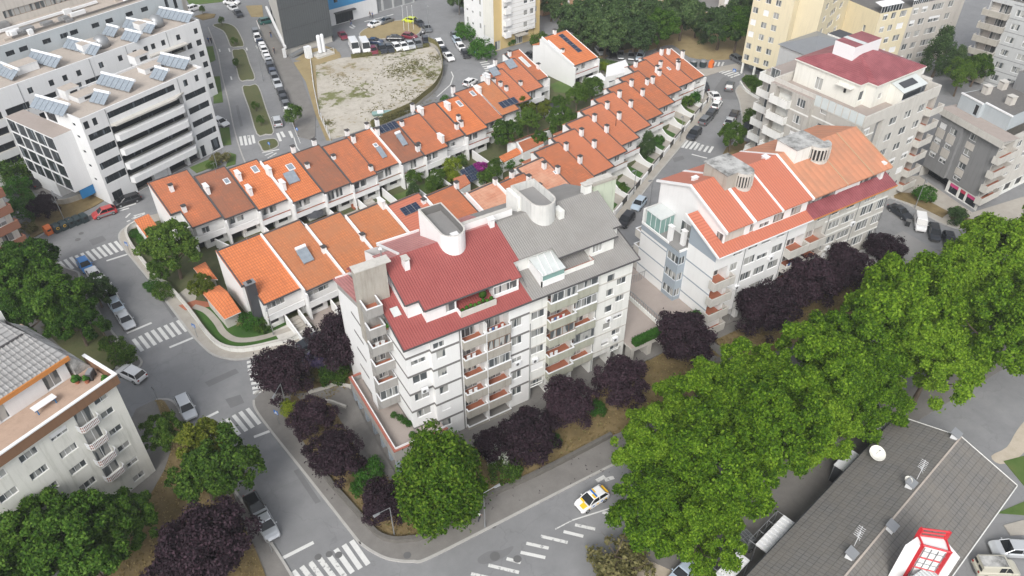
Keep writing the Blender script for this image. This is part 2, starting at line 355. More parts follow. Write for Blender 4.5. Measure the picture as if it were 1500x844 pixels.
  for o in ops:
   s0,s1,za,zb=max(0,o[0]),min(L,o[1]),max(z0,o[2]),min(z1,o[3]);d=o[4]if len(o)>4 else depth;bm_=o[5]if len(o)>5 else back;fm=o[6]if len(o)>6 and o[6]else mat
   s.poly([P(s0,za),P(s1,za),P(s1,za,d),P(s0,za,d)],fm)
   s.poly([P(s1,zb),P(s0,zb),P(s0,zb,d),P(s1,zb,d)],mat)
   s.poly([P(s0,zb),P(s0,za),P(s0,za,d),P(s0,zb,d)],mat)
   s.poly([P(s1,za),P(s1,zb),P(s1,zb,d),P(s1,za,d)],mat)
   s.poly([P(s0,za,d),P(s1,za,d),P(s1,zb,d),P(s0,zb,d)],bm_)
 def build(s,name,parent=None,loc=None,smooth=False,rz=0):
  me=bpy.data.meshes.new(name);me.from_pydata(s.v,[],s.f)
  for k in s.mats:me.materials.append(MATS[k])
  me.polygons.foreach_set('material_index',s.m)
  if smooth:me.polygons.foreach_set('use_smooth',[True]*len(me.polygons))
  me.update()
  o=bpy.data.objects.new(name,me);COL.objects.link(o)
  if parent is not None:o.parent=parent
  if loc is not None:o.location=loc
  if rz:o.rotation_euler.z=rz
  return o
def tag(o,label=None,cat=None,group=None,kind=None):
 if label:o['label']=label
 if cat:o['category']=cat
 if group:o['group']=group
 if kind:o['kind']=kind
 return o
def empty(name,x,y,ang=0,z=0,label=None,cat=None,group=None):
 o=bpy.data.objects.new(name,None);COL.objects.link(o);o.location=(x,y,z);o.rotation_euler.z=R_(ang)
 return tag(o,label,cat,group)
def copy_tree(o,parent=None):
 c=o.copy();COL.objects.link(c)
 if parent is not None:c.parent=parent
 for ch in o.children:copy_tree(ch,c)
 return c
WCACHE={}
def _winmesh(w,h,n,frame,glassm):
 key=(round(w,2),round(h,2),n,frame,glassm)
 if key in WCACHE:return WCACHE[key]
 t=.055
 f=MB()
 f.box(0,w,0,.05,0,t,frame);f.box(0,w,0,.05,h-t,h,frame)
 f.box(0,t,0,.05,t,h-t,frame);f.box(w-t,w,0,.05,t,h-t,frame)
 for i in range(1,n):x=w*i/n;f.box(x-t*.5,x+t*.5,0,.05,t,h-t,frame)
 fo=f.build('window');g=MB();g.box(t,w-t,.03,.042,t,h-t,glassm);go=g.build('pane')
 WCACHE[key]=(fo.data,go.data);bpy.data.objects.remove(fo);bpy.data.objects.remove(go)
 return WCACHE[key]
SCACHE={}
def _shutmesh(w,h,m):
 key=(round(w,2),round(h,2),m)
 if key not in SCACHE:
  f=MB();k=max(2,int(h/.14))
  for i in range(k):z=-h+i*h/k;f.hexa([(0,-.012,z),(w,-.012,z),(w,.02,z),(0,.02,z)],[(0,.002,z+h/k),(w,.002,z+h/k),(w,.02,z+h/k),(0,.02,z+h/k)],m)
  o=f.build('roller_shutter');SCACHE[key]=o.data;bpy.data.objects.remove(o)
 return SCACHE[key]
wr=random.Random(3)
NWIN={}
def window(parent,a,b,s0,s1,z0,z1,inset=.10,frame='metal_white',glassm='window_glass',n=None,shut=None,shutm='white_clean',ps=.25):
 k=NWIN.get(parent.name,0);NWIN[parent.name]=k+1
 a,b=Vector(a),Vector(b);u=(b-a).normalized();nrm=Vector((u.y,-u.x))
 w,h=s1-s0-.004,z1-z0-.004
 if n is None:n=max(1,round(w/.85))
 fm,gm=_winmesh(w,h,n,frame,glassm)
 p=a+u*(s0+.002)-nrm*inset
 o=bpy.data.objects.new('window',fm);COL.objects.link(o);o.parent=parent;o.location=(p.x,p.y,z0+.002);o.rotation_euler.z=math.atan2(u.y,u.x)
 g=bpy.data.objects.new('pane',gm);COL.objects.link(g);g.parent=o
 if shut is None:shut=wr.choice((.3,.45,.6,1))if wr.random()<ps else 0
 if shut:
  sm=bpy.data.objects.new('roller_shutter',_shutmesh(w-.1,(h-.06)*shut,shutm));COL.objects.link(sm);sm.parent=o;sm.location=(.05,-.012,h-.03)
 return o
def split_parts(bd,name,mb,n=8):
 """every n-cornered prism collected in mb becomes a mesh of its own"""
 for i in range(0,len(mb.v),n):
  q=MB();q.v=mb.v[i:i+n];q.mats=mb.mats
  for f,k in zip(mb.f,mb.m):
   if i<=f[0]<i+n:q.f.append(tuple(a-i for a in f));q.m.append(k)
  q.build(name,bd.r)
class Bld:
 """one building: an Empty at its corner, its walls in one mesh, every other part a mesh of its own"""
 def __init__(s,name,x,y,ang,label,cat,group=None,z=0):
  s.r=empty(name,x,y,ang,z,label,cat,group);s.w=MB()
 def face(s,a,b,z0,z1,wins=(),mat='white_render',holes=(),**kw):
  ops=[(q[0],q[1],q[2],q[3])for q in wins]+list(holes)
  s.w.face(a,b,z0,z1,ops,mat)
  for q in wins:window(s.r,a,b,*q[:4],**{**kw,**(q[4]if len(q)>4 else{})})
 def done(s,name='wall'):return s.w.build(name,s.r)
 def part(s,name,mb,loc=None,parent=None,smooth=False):return mb.build(name,parent or s.r,loc,smooth)
def one_box(name,parent,x0,x1,y0,y1,z0,z1,mat,top=None):
 m_=MB();m_.box(x0,x1,y0,y1,z0,z1,mat,top);return m_.build(name,parent)
# ================================================================== the eight-storey pair in the middle
LV=[14.65,11.8,8.95,6.1,3.25]
def bands(mb,a,b,levels,mat,h=.3,out=.03):
 a,b=Vector(a),Vector(b);u=(b-a).normalized();n=Vector((u.y,-u.x));L=(b-a).length
 for z in levels:
  p=[a+n*out,b+n*out,b-n*.01,a-n*.01]
  mb.prism([tuple(q)for q in p],z,z+h,mat)
def balcony(bd,a,b,s0,s1,F,out,wallm='concrete',cop='metal_white',floor='terracotta_floor',hgt=.95,drop=.32,rail=None,left=True,right=True,inside=1.2):
 """parapet balcony on the wall a-b between s0 and s1, floor height F, sticking out by 'out'"""
 a,b=Vector(a),Vector(b);u=(b-a).normalized();n=Vector((u.y,-u.x));ang=math.atan2(u.y,u.x);t=.11
 o=a+u*s0;W=s1-s0
 m_=MB()
 m_.box(0,W,-out,-out+t,F-drop,F+hgt,wallm)
 m_.box(0,t,-out+t,-.004,F-drop,F+hgt,wallm);m_.box(W-t,W,-out+t,-.004,F-drop,F+hgt,wallm)
 m_.box(t,W-t,-out+t,-.004,F-.15,F,wallm,floor)
 k=m_.build('balcony',bd.r,(o.x,o.y,0),rz=ang)
 c=MB();e=.03
 c.box(-e,W+e,-out-e,-out+t+e,F+hgt+.002,F+hgt+.06,cop)
 c.box(-e,t+e,-out+t+e,-.01,F+hgt+.002,F+hgt+.06,cop);c.box(W-t-e,W+e,-out+t+e,-.01,F+hgt+.002,F+hgt+.06,cop)
 c.build('coping',k)
 return k
def clutter(k,W,out,F,kind):
 m_=MB()
 if kind=='plants':
  for i in range(4):
   x=.3+(W-.6)*i/3+wr.uniform(-.1,.1);y=-out+.3
   m_.lathe([(.11,F),(.15,F+.26)],'pot_clay',8,(x,y,0));m_.blob((x,y,F+.5),(.26,.26,.3),'leaf_shrub',7,5)
  m_.build('potted_plants',k)
 elif kind=='chairs':
  for x in(.6,1.3):
   m_.box(x,x+.45,-out+.3,-out+.75,F+.4,F+.45,'white_clean');m_.box(x,x+.45,-out+.72,-out+.77,F+.45,F+.9,'white_clean')
   for dx in(.03,.39):
    for dy in(.33,.7):m_.box(x+dx,x+dx+.04,-out+dy,-out+dy+.04,F,F+.4,'white_clean')
  m_.build('plastic_chairs',k)
 elif kind=='wash':
  m_.tube((.3,-out+.4,F+1.2),(W-.3,-out+.4,F+1.2),.012,.012,'metal_grey',4)
  for i in range(5):m_.box(.4+i*.4,.7+i*.4,-out+.39,-out+.41,F+.65,F+1.2,('cloth_white','cloth_blue','white_clean','cloth_red','cloth_white')[i])
  m_.build('washing',k)
H=Bld('apartment_block',20.9,57.5,0,'white tall apartment block with red sheet roof and red-trimmed terrace podium at the street corner','apartment block')
XE=15.6
zl=lambda y:17.2+(y+.5)*.33 if y<=8 else 17.2+8.5*.33-(y-8)*.33
zt=lambda y:zl(y)-.12
W=H.w
y1=.45
def rows(lst,h=1.25):return[(L-h,L-.04)for L in lst]
wl=[(.55,2.4,a,b)for a,b in rows(LV)]
H.face((0,y1),(2.9,y1),0,zt(y1),wl)
wr_=[(.55,1.75,a,b)for a,b in rows(LV)]+[(.25,1.7,15.05,15.95)]
H.face((2.9,-.05),(6.3,-.05),0,zt(-.05),wr_)
W.poly([(2.9,y1,0),(2.9,-.05,0),(2.9,-.05,zt(-.05)),(2.9,y1,zt(y1))],'white_render')
W.poly([(6.3,-.05,0),(6.3,.25,0),(6.3,.25,zt(.25)),(6.3,-.05,zt(-.05))],'white_render')
for L in LV:
 wx=MB()
FB=[13.85,11.0,8.15,5.3,2.45,-.4]
holes=[];wins=[(13.25-6.3,14.6-6.3,L-1.2,L+.1)for L in LV]
for F in FB:
 for x0,x1 in((6.7,9.5),(9.7,12.8)):
  holes.append((x0-6.3,x1-6.3,max(F,.02),F+2.45,1.3,'white_render','terracotta_floor'))
H.face((6.3,.0),(XE,.0),0,zt(0),wins,holes=holes)
enclosed={(2,1):'metal_white',(1,1):'brown_band'}
for i,F in enumerate(FB):
 for j,(x0,x1)in enumerate(((6.7,9.5),(9.7,12.8))):
  k=balcony(H,(0,0),(XE,0),x0,x1,F,.55)
  window(H.r,(0,0),(XE,0),x0+.35,x1-.5,max(F,.02)+.02,F+2.15,inset=1.19,n=3,ps=.2)
  if(i,j)in enclosed:window(H.r,(0,-.47),(XE,-.47),x0+.05,x1-.05,F+1.02,F+2.4,inset=0,n=4 if j else 3,frame=enclosed[(i,j)],shut=0)
  clutter(k,x1-x0,.55,F,{(1,0):'chairs',(2,0):'plants',(0,1):'wash',(3,0):'chairs',(4,1):None,(0,0):None}.get((i,j)))
dv_=MB()
for F in FB:dv_.box(9.54,9.66,-.5,-.004,max(0,F-.3),F+2.45,'white_render')
H.part('balcony_divider',dv_)
bn=MB()
bands(bn,(0,y1),(2.9,y1),LV,'band_grey');bands(bn,(2.9,-.05),(6.3,-.05),LV,'band_grey');bands(bn,(13.0,0),(XE,0),[L+.1 for L in LV],'band_grey')
bands(bn,(2.9,y1),(2.9,-.05),LV,'band_grey')
bands(bn,(0,5.2),(0,y1),LV,'band_grey')
bands(bn,(-2.1,11),(-2.1,7.1),LV,'band_grey')
split_parts(H,'floor_band',bn)
dp=MB();dp.tube((6.42,-.06,.2),(6.42,-.06,17),.06,.06,'band_grey');H.part('downpipe',dp)
W.poly([(0,5.4,0),(0,y1,0),(0,y1,zt(y1)-.9),(0,5.4,zt(5.4)-.9)],'white_render')
W.poly([(-.01,5.4,zt(5.4)-.9),(-.01,y1,zt(y1)-.9),(-.01,y1,zt(y1)),(-.01,5.4,zt(5.4))],'render_grey')
H.face((-2.4,5.42),(0,5.42),0,zt(5.42),[(.5,1.9,F+.1,F+2.1)for F in(2.4,5.25,8.1,10.95,13.8)],'render_grey',ps=.1)
for F in(5.25,8.1,10.95,13.8,16.5,19.35):
 if F<19:k=balcony(H,(-2.4,5.4),(0,5.4),0,1.85 if F>14 else 2.38,F,1.5,'render_grey')
 else:k=balcony(H,(-2.4,5.9),(0,5.9),0,1.85,F,1.95,'render_grey')
 if F in(10.95,16.5):clutter(k,2.3,1.5,F,'plants')
 if F==13.8:clutter(k,2.3,1.5,F,'chairs')
window(H.r,(-2.4,4.0),(0,4.0),.05,2.3,6.25,7.7,inset=0,n=3,shut=0)
cm=MB();cm.face((-2.4,5.92),(1.1,5.92),14,24,[(.5,1.9,19.4,21.6),(.5,1.9,16.55,18.6)],'concrete')
cm.prism([(-2.4,5.93),(1.1,5.93),(1.1,7.1),(-2.4,7.1)],14,23.99,'concrete','concrete_pale')
cm.box(-2.5,1.7,5.85,7.2,24.0,24.12,'concrete_pale');H.part('stair_column',cm)
for z0,z1 in((19.4,21.6),(16.55,18.6)):window(H.r,(-2.4,5.9),(1.75,5.9),.5,1.9,z0,z1,inset=.05,n=2,shut=0)
vp=MB();vp.tube((1.3,7.6,20),(1.3,7.6,24.6),.07,.07,'metal_grey');vp.lathe([(.05,24.6),(.24,24.75),(.05,24.95)],'metal_white',8,(1.3,7.6,0));H.part('vent_pipe',vp)
W.poly([(-2.1,15,0),(-2.1,7.1,0),(-2.1,7.1,18.9),(-2.1,15,16.6)],'white_render')
W.poly([(-2.1,7.1,0),(-2.1,7.1,18.9),(-2.1,5.42,18.9),(-2.1,5.42,0)],'white_render')
W.poly([(-2.12,15,15.6),(-2.12,7.1,17.9),(-2.12,7.1,18.9),(-2.12,15,16.6)],'render_grey')
W.poly([(-2.4,7.1,14),(-2.4,5.42,14),(-2.4,5.42,0),(-2.4,7.1,0)],'white_render')
H.face((XE,15.4),(-2.1,15.4),0,17,[(2+i*2.2,3.4+i*2.2,L-1.3,L-.1)for i in range(6)for L in LV],'white_render')
rf=MB()
rf.slab([(-.45,-.55,zl(-.55)),(XE,-.55,zl(-.55)),(XE,8,zl(8)),(-.45,8,zl(8))],.14,'sheet_red')
rf.slab([(-.45,8,zl(8)),(XE,8,zl(8)),(XE,15.8,zl(15.8)),(-.45,15.8,zl(15.8))],.14,'sheet_red')
rf.slab([(-2.3,7.15,19.05),(-.46,7.15,19.05),(-.46,15.8,16.6),(-2.3,15.8,16.6)],.14,'sheet_pink')
lower=H.part('roof',rf)
gt=MB()
gt.hexa([(-.55,-.62,zl(-.55)-.2),(-.45,-.62,zl(-.55)-.2),(-.45,5.9,zl(5.9)-.16),(-.55,5.9,zl(5.9)-.16)],[(-.55,-.62,zl(-.55)+.05),(-.45,-.62,zl(-.55)+.05),(-.45,5.9,zl(5.9)+.05),(-.55,5.9,zl(5.9)+.05)],'coping_dark')
gt.box(-.55,XE,-.7,-.56,zl(-.55)-.17,zl(-.55)-.02,'coping_dark');H.part('gutter',gt)
sk=MB();sk.slab([(.35,3.4,zl(3.4)+.12),(1.25,3.4,zl(3.4)+.12),(1.25,4.5,zl(4.5)+.12),(.35,4.5,zl(4.5)+.12)],.1,'polycarbonate');H.part('skylight',sk)
zu=lambda y:22.7-(8.2-y)*.41 if y<=8.2 else 22.7-(y-8.2)*.42
up=MB()
def uwall(mb,a,b,wm='white_clean',top=zu,bot=zl,wins=(),root=None,hz=None):
 z0=min(bot(a[1]),bot(b[1]))-.05
 zt0,zt1=top(a[1])-.1,top(b[1])-.1
 if abs(a[1]-b[1])<.01:
  mb.face(a,b,z0,zt0,[w_[:4]for w_ in wins],wm)
  for w_ in wins:window(root,a,b,*w_[:4],shut=0,n=w_[4]if len(w_)>4 else None)
 else:mb.poly([(*a,z0),(*b,z0),(*b,zt1),(*a,zt0)],wm)
uwall(up,(1.7,8.2),(1.7,2.75));uwall(up,(1.7,14.6),(1.7,8.2))
uwall(up,(1.7,2.75),(3.3,2.75));uwall(up,(3.3,2.75),(3.3,1.5))
uwall(up,(3.3,1.5),(7.0,1.5),wins=[(2.4,3.6,18.15,19.4)],root=H.r)
uwall(up,(7.0,1.5),(7.0,3.0));uwall(up,(7.0,3.0),(11.6,3.0),wins=[(.1,1.6,18.5,20.1),(3.0,4.4,18.5,20.1)],root=H.r)
uwall(up,(11.6,3.0),(11.6,1.3));uwall(up,(11.6,1.3),(14.9,1.3),wins=[(.1,3.2,18.2,19.35,3)],root=H.r);uwall(up,(14.9,1.3),(14.9,3.4));uwall(up,(14.9,3.4),(XE,3.4))
uwall(up,(XE,14.6),(1.7,14.6));H.part('attic_wall',up)
ur=MB()
ur.slab([(1.45,2.55,zu(2.55)),(3.05,2.55,zu(2.55)),(3.05,8.2,zu(8.2)),(1.45,8.2,zu(8.2))],.13,'sheet_red')
ur.slab([(3.05,1.25,zu(1.25)),(13.8,1.25,zu(1.25)),(13.8,8.2,zu(8.2)),(3.05,8.2,zu(8.2))],.13,'sheet_red')
ur.slab([(13.8,1.05,zu(1.05)),(15.15,1.05,zu(1.05)),(15.15,8.2,zu(8.2)),(13.8,8.2,zu(8.2))],.13,'sheet_red')
ur.slab([(15.15,3.0,zu(3.0)),(XE+.35,3.0,zu(3.0)),(XE+.35,8.2,zu(8.2)),(15.15,8.2,zu(8.2))],.13,'sheet_red')
ur.slab([(1.45,8.2,zu(8.2)),(3.4,8.2,zu(8.2)),(3.4,11.2,zu(11.2)),(1.45,11.2,zu(11.2))],.13,'sheet_pink')
ur.slab([(3.65,8.2,zu(8.2)),(XE+.35,8.2,zu(8.2)),(XE+.35,15,zu(15)),(3.65,15,zu(15))],.13,'sheet_pink')
u_=H.part('upper_roof',ur)
tr=MB()
for q0,q1 in(((1.45,2.55),(1.45,8.2)),((3.05,1.25),(3.05,2.55)),):tr.hexa([(q0[0]-.1,q0[1],zu(q0[1])-.2),(q0[0],q0[1],zu(q0[1])-.2),(q1[0],q1[1],zu(q1[1])-.2),(q1[0]-.1,q1[1],zu(q1[1])-.2)],[(q0[0]-.1,q0[1],zu(q0[1])+.05),(q0[0],q0[1],zu(q0[1])+.05),(q1[0],q1[1],zu(q1[1])+.05),(q1[0]-.1,q1[1],zu(q1[1])+.05)],'coping_dark')
tr.box(3.05,13.8,1.12,1.24,zu(1.25)-.17,zu(1.25)-.02,'coping_dark');tr.box(1.45,3.05,2.42,2.54,zu(2.55)-.17,zu(2.55)-.02,'coping_dark')
tr.hexa([(3.42,8.3,zu(8.3)),(3.64,8.3,zu(8.3)),(3.64,15,zu(15)),(3.42,15,zu(15))],[(3.42,8.3,zu(8.3)+.25),(3.64,8.3,zu(8.3)+.25),(3.64,15,zu(15)+.25),(3.42,15,zu(15)+.25)],'white_clean')
tr.box(3.42,9,14.9,15.1,zu(15)-.1,zu(15)+.3,'white_clean');H.part('roof_trim',tr)
pt=MB();zf=zl(.6);pt.box(7.05,11.55,.55,.68,zf-.25,zf+.75,'concrete_pale');pt.box(7.0,7.12,.68,1.5,zf-.2,zf+.75,'white_clean');pt.box(7.12,11.55,.68,2.98,zf-.1,zf+.0,'concrete_pale');pt.box(7.15,11.5,.7,1.0,zf+.0,zf+.66,'soil');[pt.blob((7.4+k*.52,.85,zf+.8+.12*(k%3)),(.24,.2,.2+.08*(k%2)),'leaf_shrub',7,5)for k in range(8)];pt.blob((10.3,1.5,zf+1.35),(.5,.4,.55),'leaf_green',8,6);pt.tube((10.3,1.5,zf),(10.3,1.5,zf+1.2),.05,.04,'bark')
H.part('planter',pt)
def tank_tower(bd,x0,x1,y0,y1,z0,z1,wallm,inner='roof_felt_light',panels=None):
 cx,r=(x0+x1)/2,(x1-x0)/2
 out=[(x1,y1),(x0,y1),(x0,y0+r)]+[(cx-r*math.cos(t),y0+r-r*math.sin(t))for t in[math.pi*i/12 for i in range(1,12)]]+[(x1,y0+r)]
 t=.2;inn=[(cx+(x-cx)*(1-t/r),y+(t if y<y0+r else(-t if y>y1-.1 else 0))*1.0 if not(y<y0+r)else(y0+r)+(y-(y0+r))*(1-t/r))for x,y in out]
 m_=MB();n=len(out)
 for i in range(n):
  j=(i+1)%n;a,b,c,d=out[i],out[j],inn[j],inn[i]
  m_.poly([(*b,z0),(*a,z0),(*a,z1),(*b,z1)][::-1],wallm);m_.poly([(*a,z1),(*b,z1),(*c,z1),(*d,z1)],'concrete_pale' if wallm!='white_clean' else wallm)
  m_.poly([(*d,z1-1.0),(*c,z1-1.0),(*c,z1),(*d,z1)],panels or wallm)
 m_.poly([(*p,z1-1.0)for p in inn],inner)
 o=bd.part('tank_tower',m_);return o
tank_tower(H,8.3,11.3,5.9,13,20.5,24.4,'white_render',panels='band_grey')
th=MB();th.box(9.6,10.5,6.6,7.6,23.42,23.8,'white_clean');H.part('roof_hatch',th)
def chimney(bd,x,y,z0,z1,w_=.55,d_=.8,wallm='white_clean',cap='cap_dark',kind='chimney'):
 m_=MB();m_.box(x-w_/2,x+w_/2,y-d_/2,y+d_/2,z0,z1,wallm)
 for dx in(-1,1):m_.box(x+dx*(w_/2-.06)-.05,x+dx*(w_/2-.06)+.05,y-d_/2+.03,y+d_/2-.03,z1,z1+.18,wallm)
 o=bd.part(kind,m_);c=MB();c.box(x-w_/2-.08,x+w_/2+.08,y-d_/2-.08,y+d_/2+.08,z1+.18,z1+.27,cap);c.build('cap',o);return o
chimney(H,3.6,6.6,21,23.1,.6,.9,cap='concrete_pale');chimney(H,15.2,8.0,22,23.4,.6,.6,cap='white_clean')
du=MB();du.box(11.9,18.6,8.9,9.5,21.7,23.3,'white_render','concrete_pale');H.part('ridge_duct',du)
P_=MB()
P_.box(-3.5,-.01,-2.0,11.6,2.6,3.3,'render_grey','terrace_tile');P_.box(-.01,3.2,-2.0,.44,2.6,3.3,'render_grey','terrace_tile')
P_.box(-3.62,-3.45,-2.1,11.6,2.3,4.12,'render_grey');P_.box(-3.45,3.2,-2.1,-1.95,2.3,4.12,'render_grey');P_.box(-3.45,-.1,11.45,11.62,2.3,4.12,'render_grey')
P_.box(-.3,3.1,-1.9,11.4,0.02,2.6,'render_midgrey')if False else None
pod=H.part('podium',P_)
c=MB();c.box(-3.7,-3.38,-2.2,11.7,4.125,4.21,'coping_red');c.box(-3.38,3.2,-2.2,-1.9,4.125,4.21,'coping_red');c.box(-3.3,-.1,11.4,11.75,4.125,4.21,'coping_red');c.build('red_coping',pod)
c=MB();c.box(-3.4,-3.32,-1.85,11.35,4.215,4.5,'metal_white');c.box(-3.32,3.2,-1.93,-1.85,4.215,4.5,'metal_white');c.build('handrail',pod)
for y in(-1.85,.3,2.6,5.0,7.4,9.8,11.4):
 m_=MB();m_.box(-3.55,-3.05,y-.22,y+.22,0,2.6,'band_blue');m_.build('pillar',pod)
m_=MB();m_.box(-1.6,-.02,-.6,11.0,0,2.59,'render_grey');m_.build('shop_wall',pod)
H.done()
Q=Bld('apartment_block',20.9+XE,57.5,0,'white tall apartment block with weathered grey fibre roof joined to the red roofed one','apartment block')
XL=30.6-XE;W=Q.w
qx=lambda s:s-XE
FG=[14.6,11.7,8.85,5.95,3.1]
holes=[]
for F in FG:
 for x0,x1 in((18.1,21.9),(22.0,25.2)):holes.append((qx(x0),qx(x1),F,min(F+2.4,zt(0)),1.3,'white_aged','terracotta_floor'))
wins=[(qx(15.9),qx(17.75),L-1.2,L+.03)for L in LV]
Aw=[15.8,13.5,10.8,7.95,5.1];Bw=[14.75,12.0,9.1,6.3,3.4]
wins+=[(qx(26.8),qx(28.0),z-1.15,z)for z in Aw]+[(qx(28.35),qx(29.8),z-1.2,z)for z in Bw]
wins=[(max(.12,q[0]),)+q[1:]for q in wins]
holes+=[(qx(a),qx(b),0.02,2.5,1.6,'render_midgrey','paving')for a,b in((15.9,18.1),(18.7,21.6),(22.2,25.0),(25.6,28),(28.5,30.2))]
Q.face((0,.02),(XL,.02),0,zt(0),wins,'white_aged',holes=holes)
encl={(0,0):('metal_white',4),(0,1):('metal_white',3),(1,1):('metal_white',4),(2,0):('brown_band',4),(3,1):('metal_grey',4)}
for i,F in enumerate(FG):
 for j,(x0,x1)in enumerate(((18.1,21.9),(22.0,25.2))):
  ob=.75 if j==0 else.4
  k=balcony(Q,(0,.02),(XL,.02),qx(x0),qx(x1),F,ob,'concrete_olive')
  window(Q.r,(0,.02),(XL,.02),qx(x0)+.4,qx(x1)-.8,F+.02,min(F+2.1,zt(0)-.1),inset=1.19,n=3,ps=.2)
  if(i,j)in encl:window(Q.r,(0,.02-ob+.1),(XL,.02-ob+.1),qx(x0)+.05,qx(x1)-.05,F+1.02,min(F+2.35,zt(-.5)-.05),inset=0,n=encl[(i,j)][1],frame=encl[(i,j)][0],shut=0)
  if(i,j)==(3,0):clutter(k,3.5,ob,F,'chairs')
  if(i,j)==(1,0):clutter(k,3.5,ob,F,'wash')
bn=MB();bands(bn,(0,.02),(2.4,.02),[L+.03 for L in LV],'concrete_pale',.2);bands(bn,(9.75,.02),(XL,.02),LV,'concrete_pale',.2);split_parts(Q,'floor_band',bn)
W.poly([(XL,.02,0),(XL,15.4,0),(XL,15.4,17),(XL,8,zt(8)),(XL,.02,zt(0))],'white_aged')
Q.face((XL,15.4),(0,15.4),0,17,[(1.5+i*2.4,3+i*2.4,L-1.3,L-.1)for i in range(5)for L in LV],'white_aged')
rf=MB()
rf.slab([(0,-.55,zl(-.55)),(XL+.4,-.55,zl(-.55)),(XL+.4,8,zl(8)),(0,8,zl(8))],.14,'sheet_grey');rf.slab([(0,8,zl(8)),(XL+.4,8,zl(8)),(XL+.4,15.8,zl(15.8)),(0,15.8,zl(15.8))],.14,'sheet_grey');Q.part('roof',rf)
gt=MB();gt.box(0,XL+.5,-.7,-.56,zl(-.55)-.17,zl(-.55)-.02,'coping_dark')
gt.hexa([(XL+.41,-.6,zl(-.6)-.2),(XL+.52,-.6,zl(-.6)-.2),(XL+.52,8,zl(8)-.2),(XL+.41,8,zl(8)-.2)],[(XL+.41,-.6,zl(-.6)+.06),(XL+.52,-.6,zl(-.6)+.06),(XL+.52,8,zl(8)+.06),(XL+.41,8,zl(8)+.06)],'coping_dark');Q.part('gutter',gt)
up=MB()
uwall(up,(0,3.4),(5.3,3.4),'white_aged');uwall(up,(5.3,3.4),(9.6,3.4),'white_aged',wins=[(1.6,3.3,18.7,20.0,3)],root=Q.r);uwall(up,(9.6,3.4),(9.6,1.9),'white_aged');uwall(up,(9.6,1.9),(13.2,1.9),'white_aged',wins=[(.5,1.9,18.35,19.5,3)],root=Q.r)
uwall(up,(13.2,1.9),(13.2,3.1),'white_aged');uwall(up,(13.2,3.1),(14.5,3.1),'white_aged');uwall(up,(14.5,3.1),(14.5,8.2),'white_aged');uwall(up,(14.5,8.2),(14.5,14.6),'white_aged');uwall(up,(14.5,14.6),(0,14.6),'white_aged')
Q.part('attic_wall',up)
ur=MB()
for x0,x1,y0 in((.36,4.9,3.0),(4.9,13.45,1.6),(13.45,14.8,2.7)):ur.slab([(x0,y0,zu(y0)),(x1,y0,zu(y0)),(x1,8.2,zu(8.2)),(x0,8.2,zu(8.2))],.13,'sheet_grey')
ur.slab([(.36,8.2,zu(8.2)),(14.8,8.2,zu(8.2)),(14.8,15,zu(15)),(.36,15,zu(15))],.13,'sheet_grey');Q.part('upper_roof',ur)
tr=MB();tr.box(4.9,13.45,1.47,1.59,zu(1.6)-.16,zu(1.6)-.02,'coping_dark');tr.box(13.45,14.8,2.57,2.69,zu(2.7)-.16,zu(2.7)-.02,'coping_dark')
tr.hexa([(.3,1.2,zl(1.2)),(.36,1.2,zl(1.2)),(.36,8.2,zu(8.2)),(.3,8.2,zu(8.2))],[(.3,1.2,zl(1.2)+.02),(.36,1.2,zl(1.2)+.02),(.36,8.2,zu(8.2)+.06),(.3,8.2,zu(8.2)+.06)],'coping_dark');Q.part('roof_trim',tr)
gb=MB();z0=zl(.6)
gb.box(1.9,2.05,.5,3.4,z0-.3,z0+1.9,'white_clean');gb.box(1.9,5.1,.5,.62,z0-.3,z0+.8,'white_clean');gb.box(5.1,9.6,.9,1.02,z0-.2,z0+.75,'white_aged','coping_red');gb.box(5.1,5.2,.62,.9,z0-.3,z0+.75,'white_clean')
gb.box(9.5,9.62,1.02,1.9,z0-.1,z0+.75,'white_aged','coping_red');gb.box(2.05,9.5,1.02,3.38,z0+.2,z0+.3,'terracotta_floor');Q.part('roof_terrace',gb)
gl=MB();gl.box(2.1,5.05,.55,.6,z0+.8,z0+1.6,'glass_green');gl.slab([(1.9,.4,z0+1.65),(5.15,.4,z0+1.65),(5.15,3.3,z0+2.35),(1.9,3.3,z0+2.35)],.06,'polycarbonate')
for x in(2.4,3.3,4.2):gl.hexa([(x,.4,z0+1.66),(x+.1,.4,z0+1.66),(x+.1+.5,3.2,z0+2.36),(x+.5,3.2,z0+2.36)],[(x,.4,z0+1.76),(x+.1,.4,z0+1.76),(x+.6,3.2,z0+2.46),(x+.5,3.2,z0+2.46)],'white_clean')
Q.part('conservatory',gl)
tank_tower(Q,4.5,7.8,5.7,11.8,20.5,24.5,'concrete_white')
tb=MB();tb.box(7.75,8.5,5.9,7.2,20.8,22.9,'white_aged');tb.box(4.1,4.6,9.5,12.2,20.8,24.0,'white_aged');Q.part('tower_annex',tb)
chimney(Q,13.3,8.3,21.5,23.6,1.1,.8,'white_aged','concrete_pale')
sc_=MB();sc_.box(14.2,17.6,7.9,9.6,0,23.4,'render_green','concrete_pale');sc_.box(13.9,17.7,7.8,8.2,23.4,23.7,'concrete');Q.part('stair_column',sc_)
Q.done()
T=Bld('terrace_annex',51.6,56.0,0,'raised tiled terrace between the two apartment blocks with arcade below','terrace')
T.face((0,0),(12.3,0),0,2.9,[],'concrete_pale',holes=[(.6+i*3,2.9+i*3,.02,2.2,1.8,'render_midgrey','paving')for i in range(4)])
T.w.box(0,12.3,.02,14,2.6,2.9,'concrete_pale','terrace_tile');T.w.box(6.0,6.2,.5,13,2.9,3.5,'white_aged');T.done()
fr=MB()
for i in range(26):fr.box(6.06,6.12,.5+i*.48,.55+i*.48,3.5,4.4,'metal_grey')
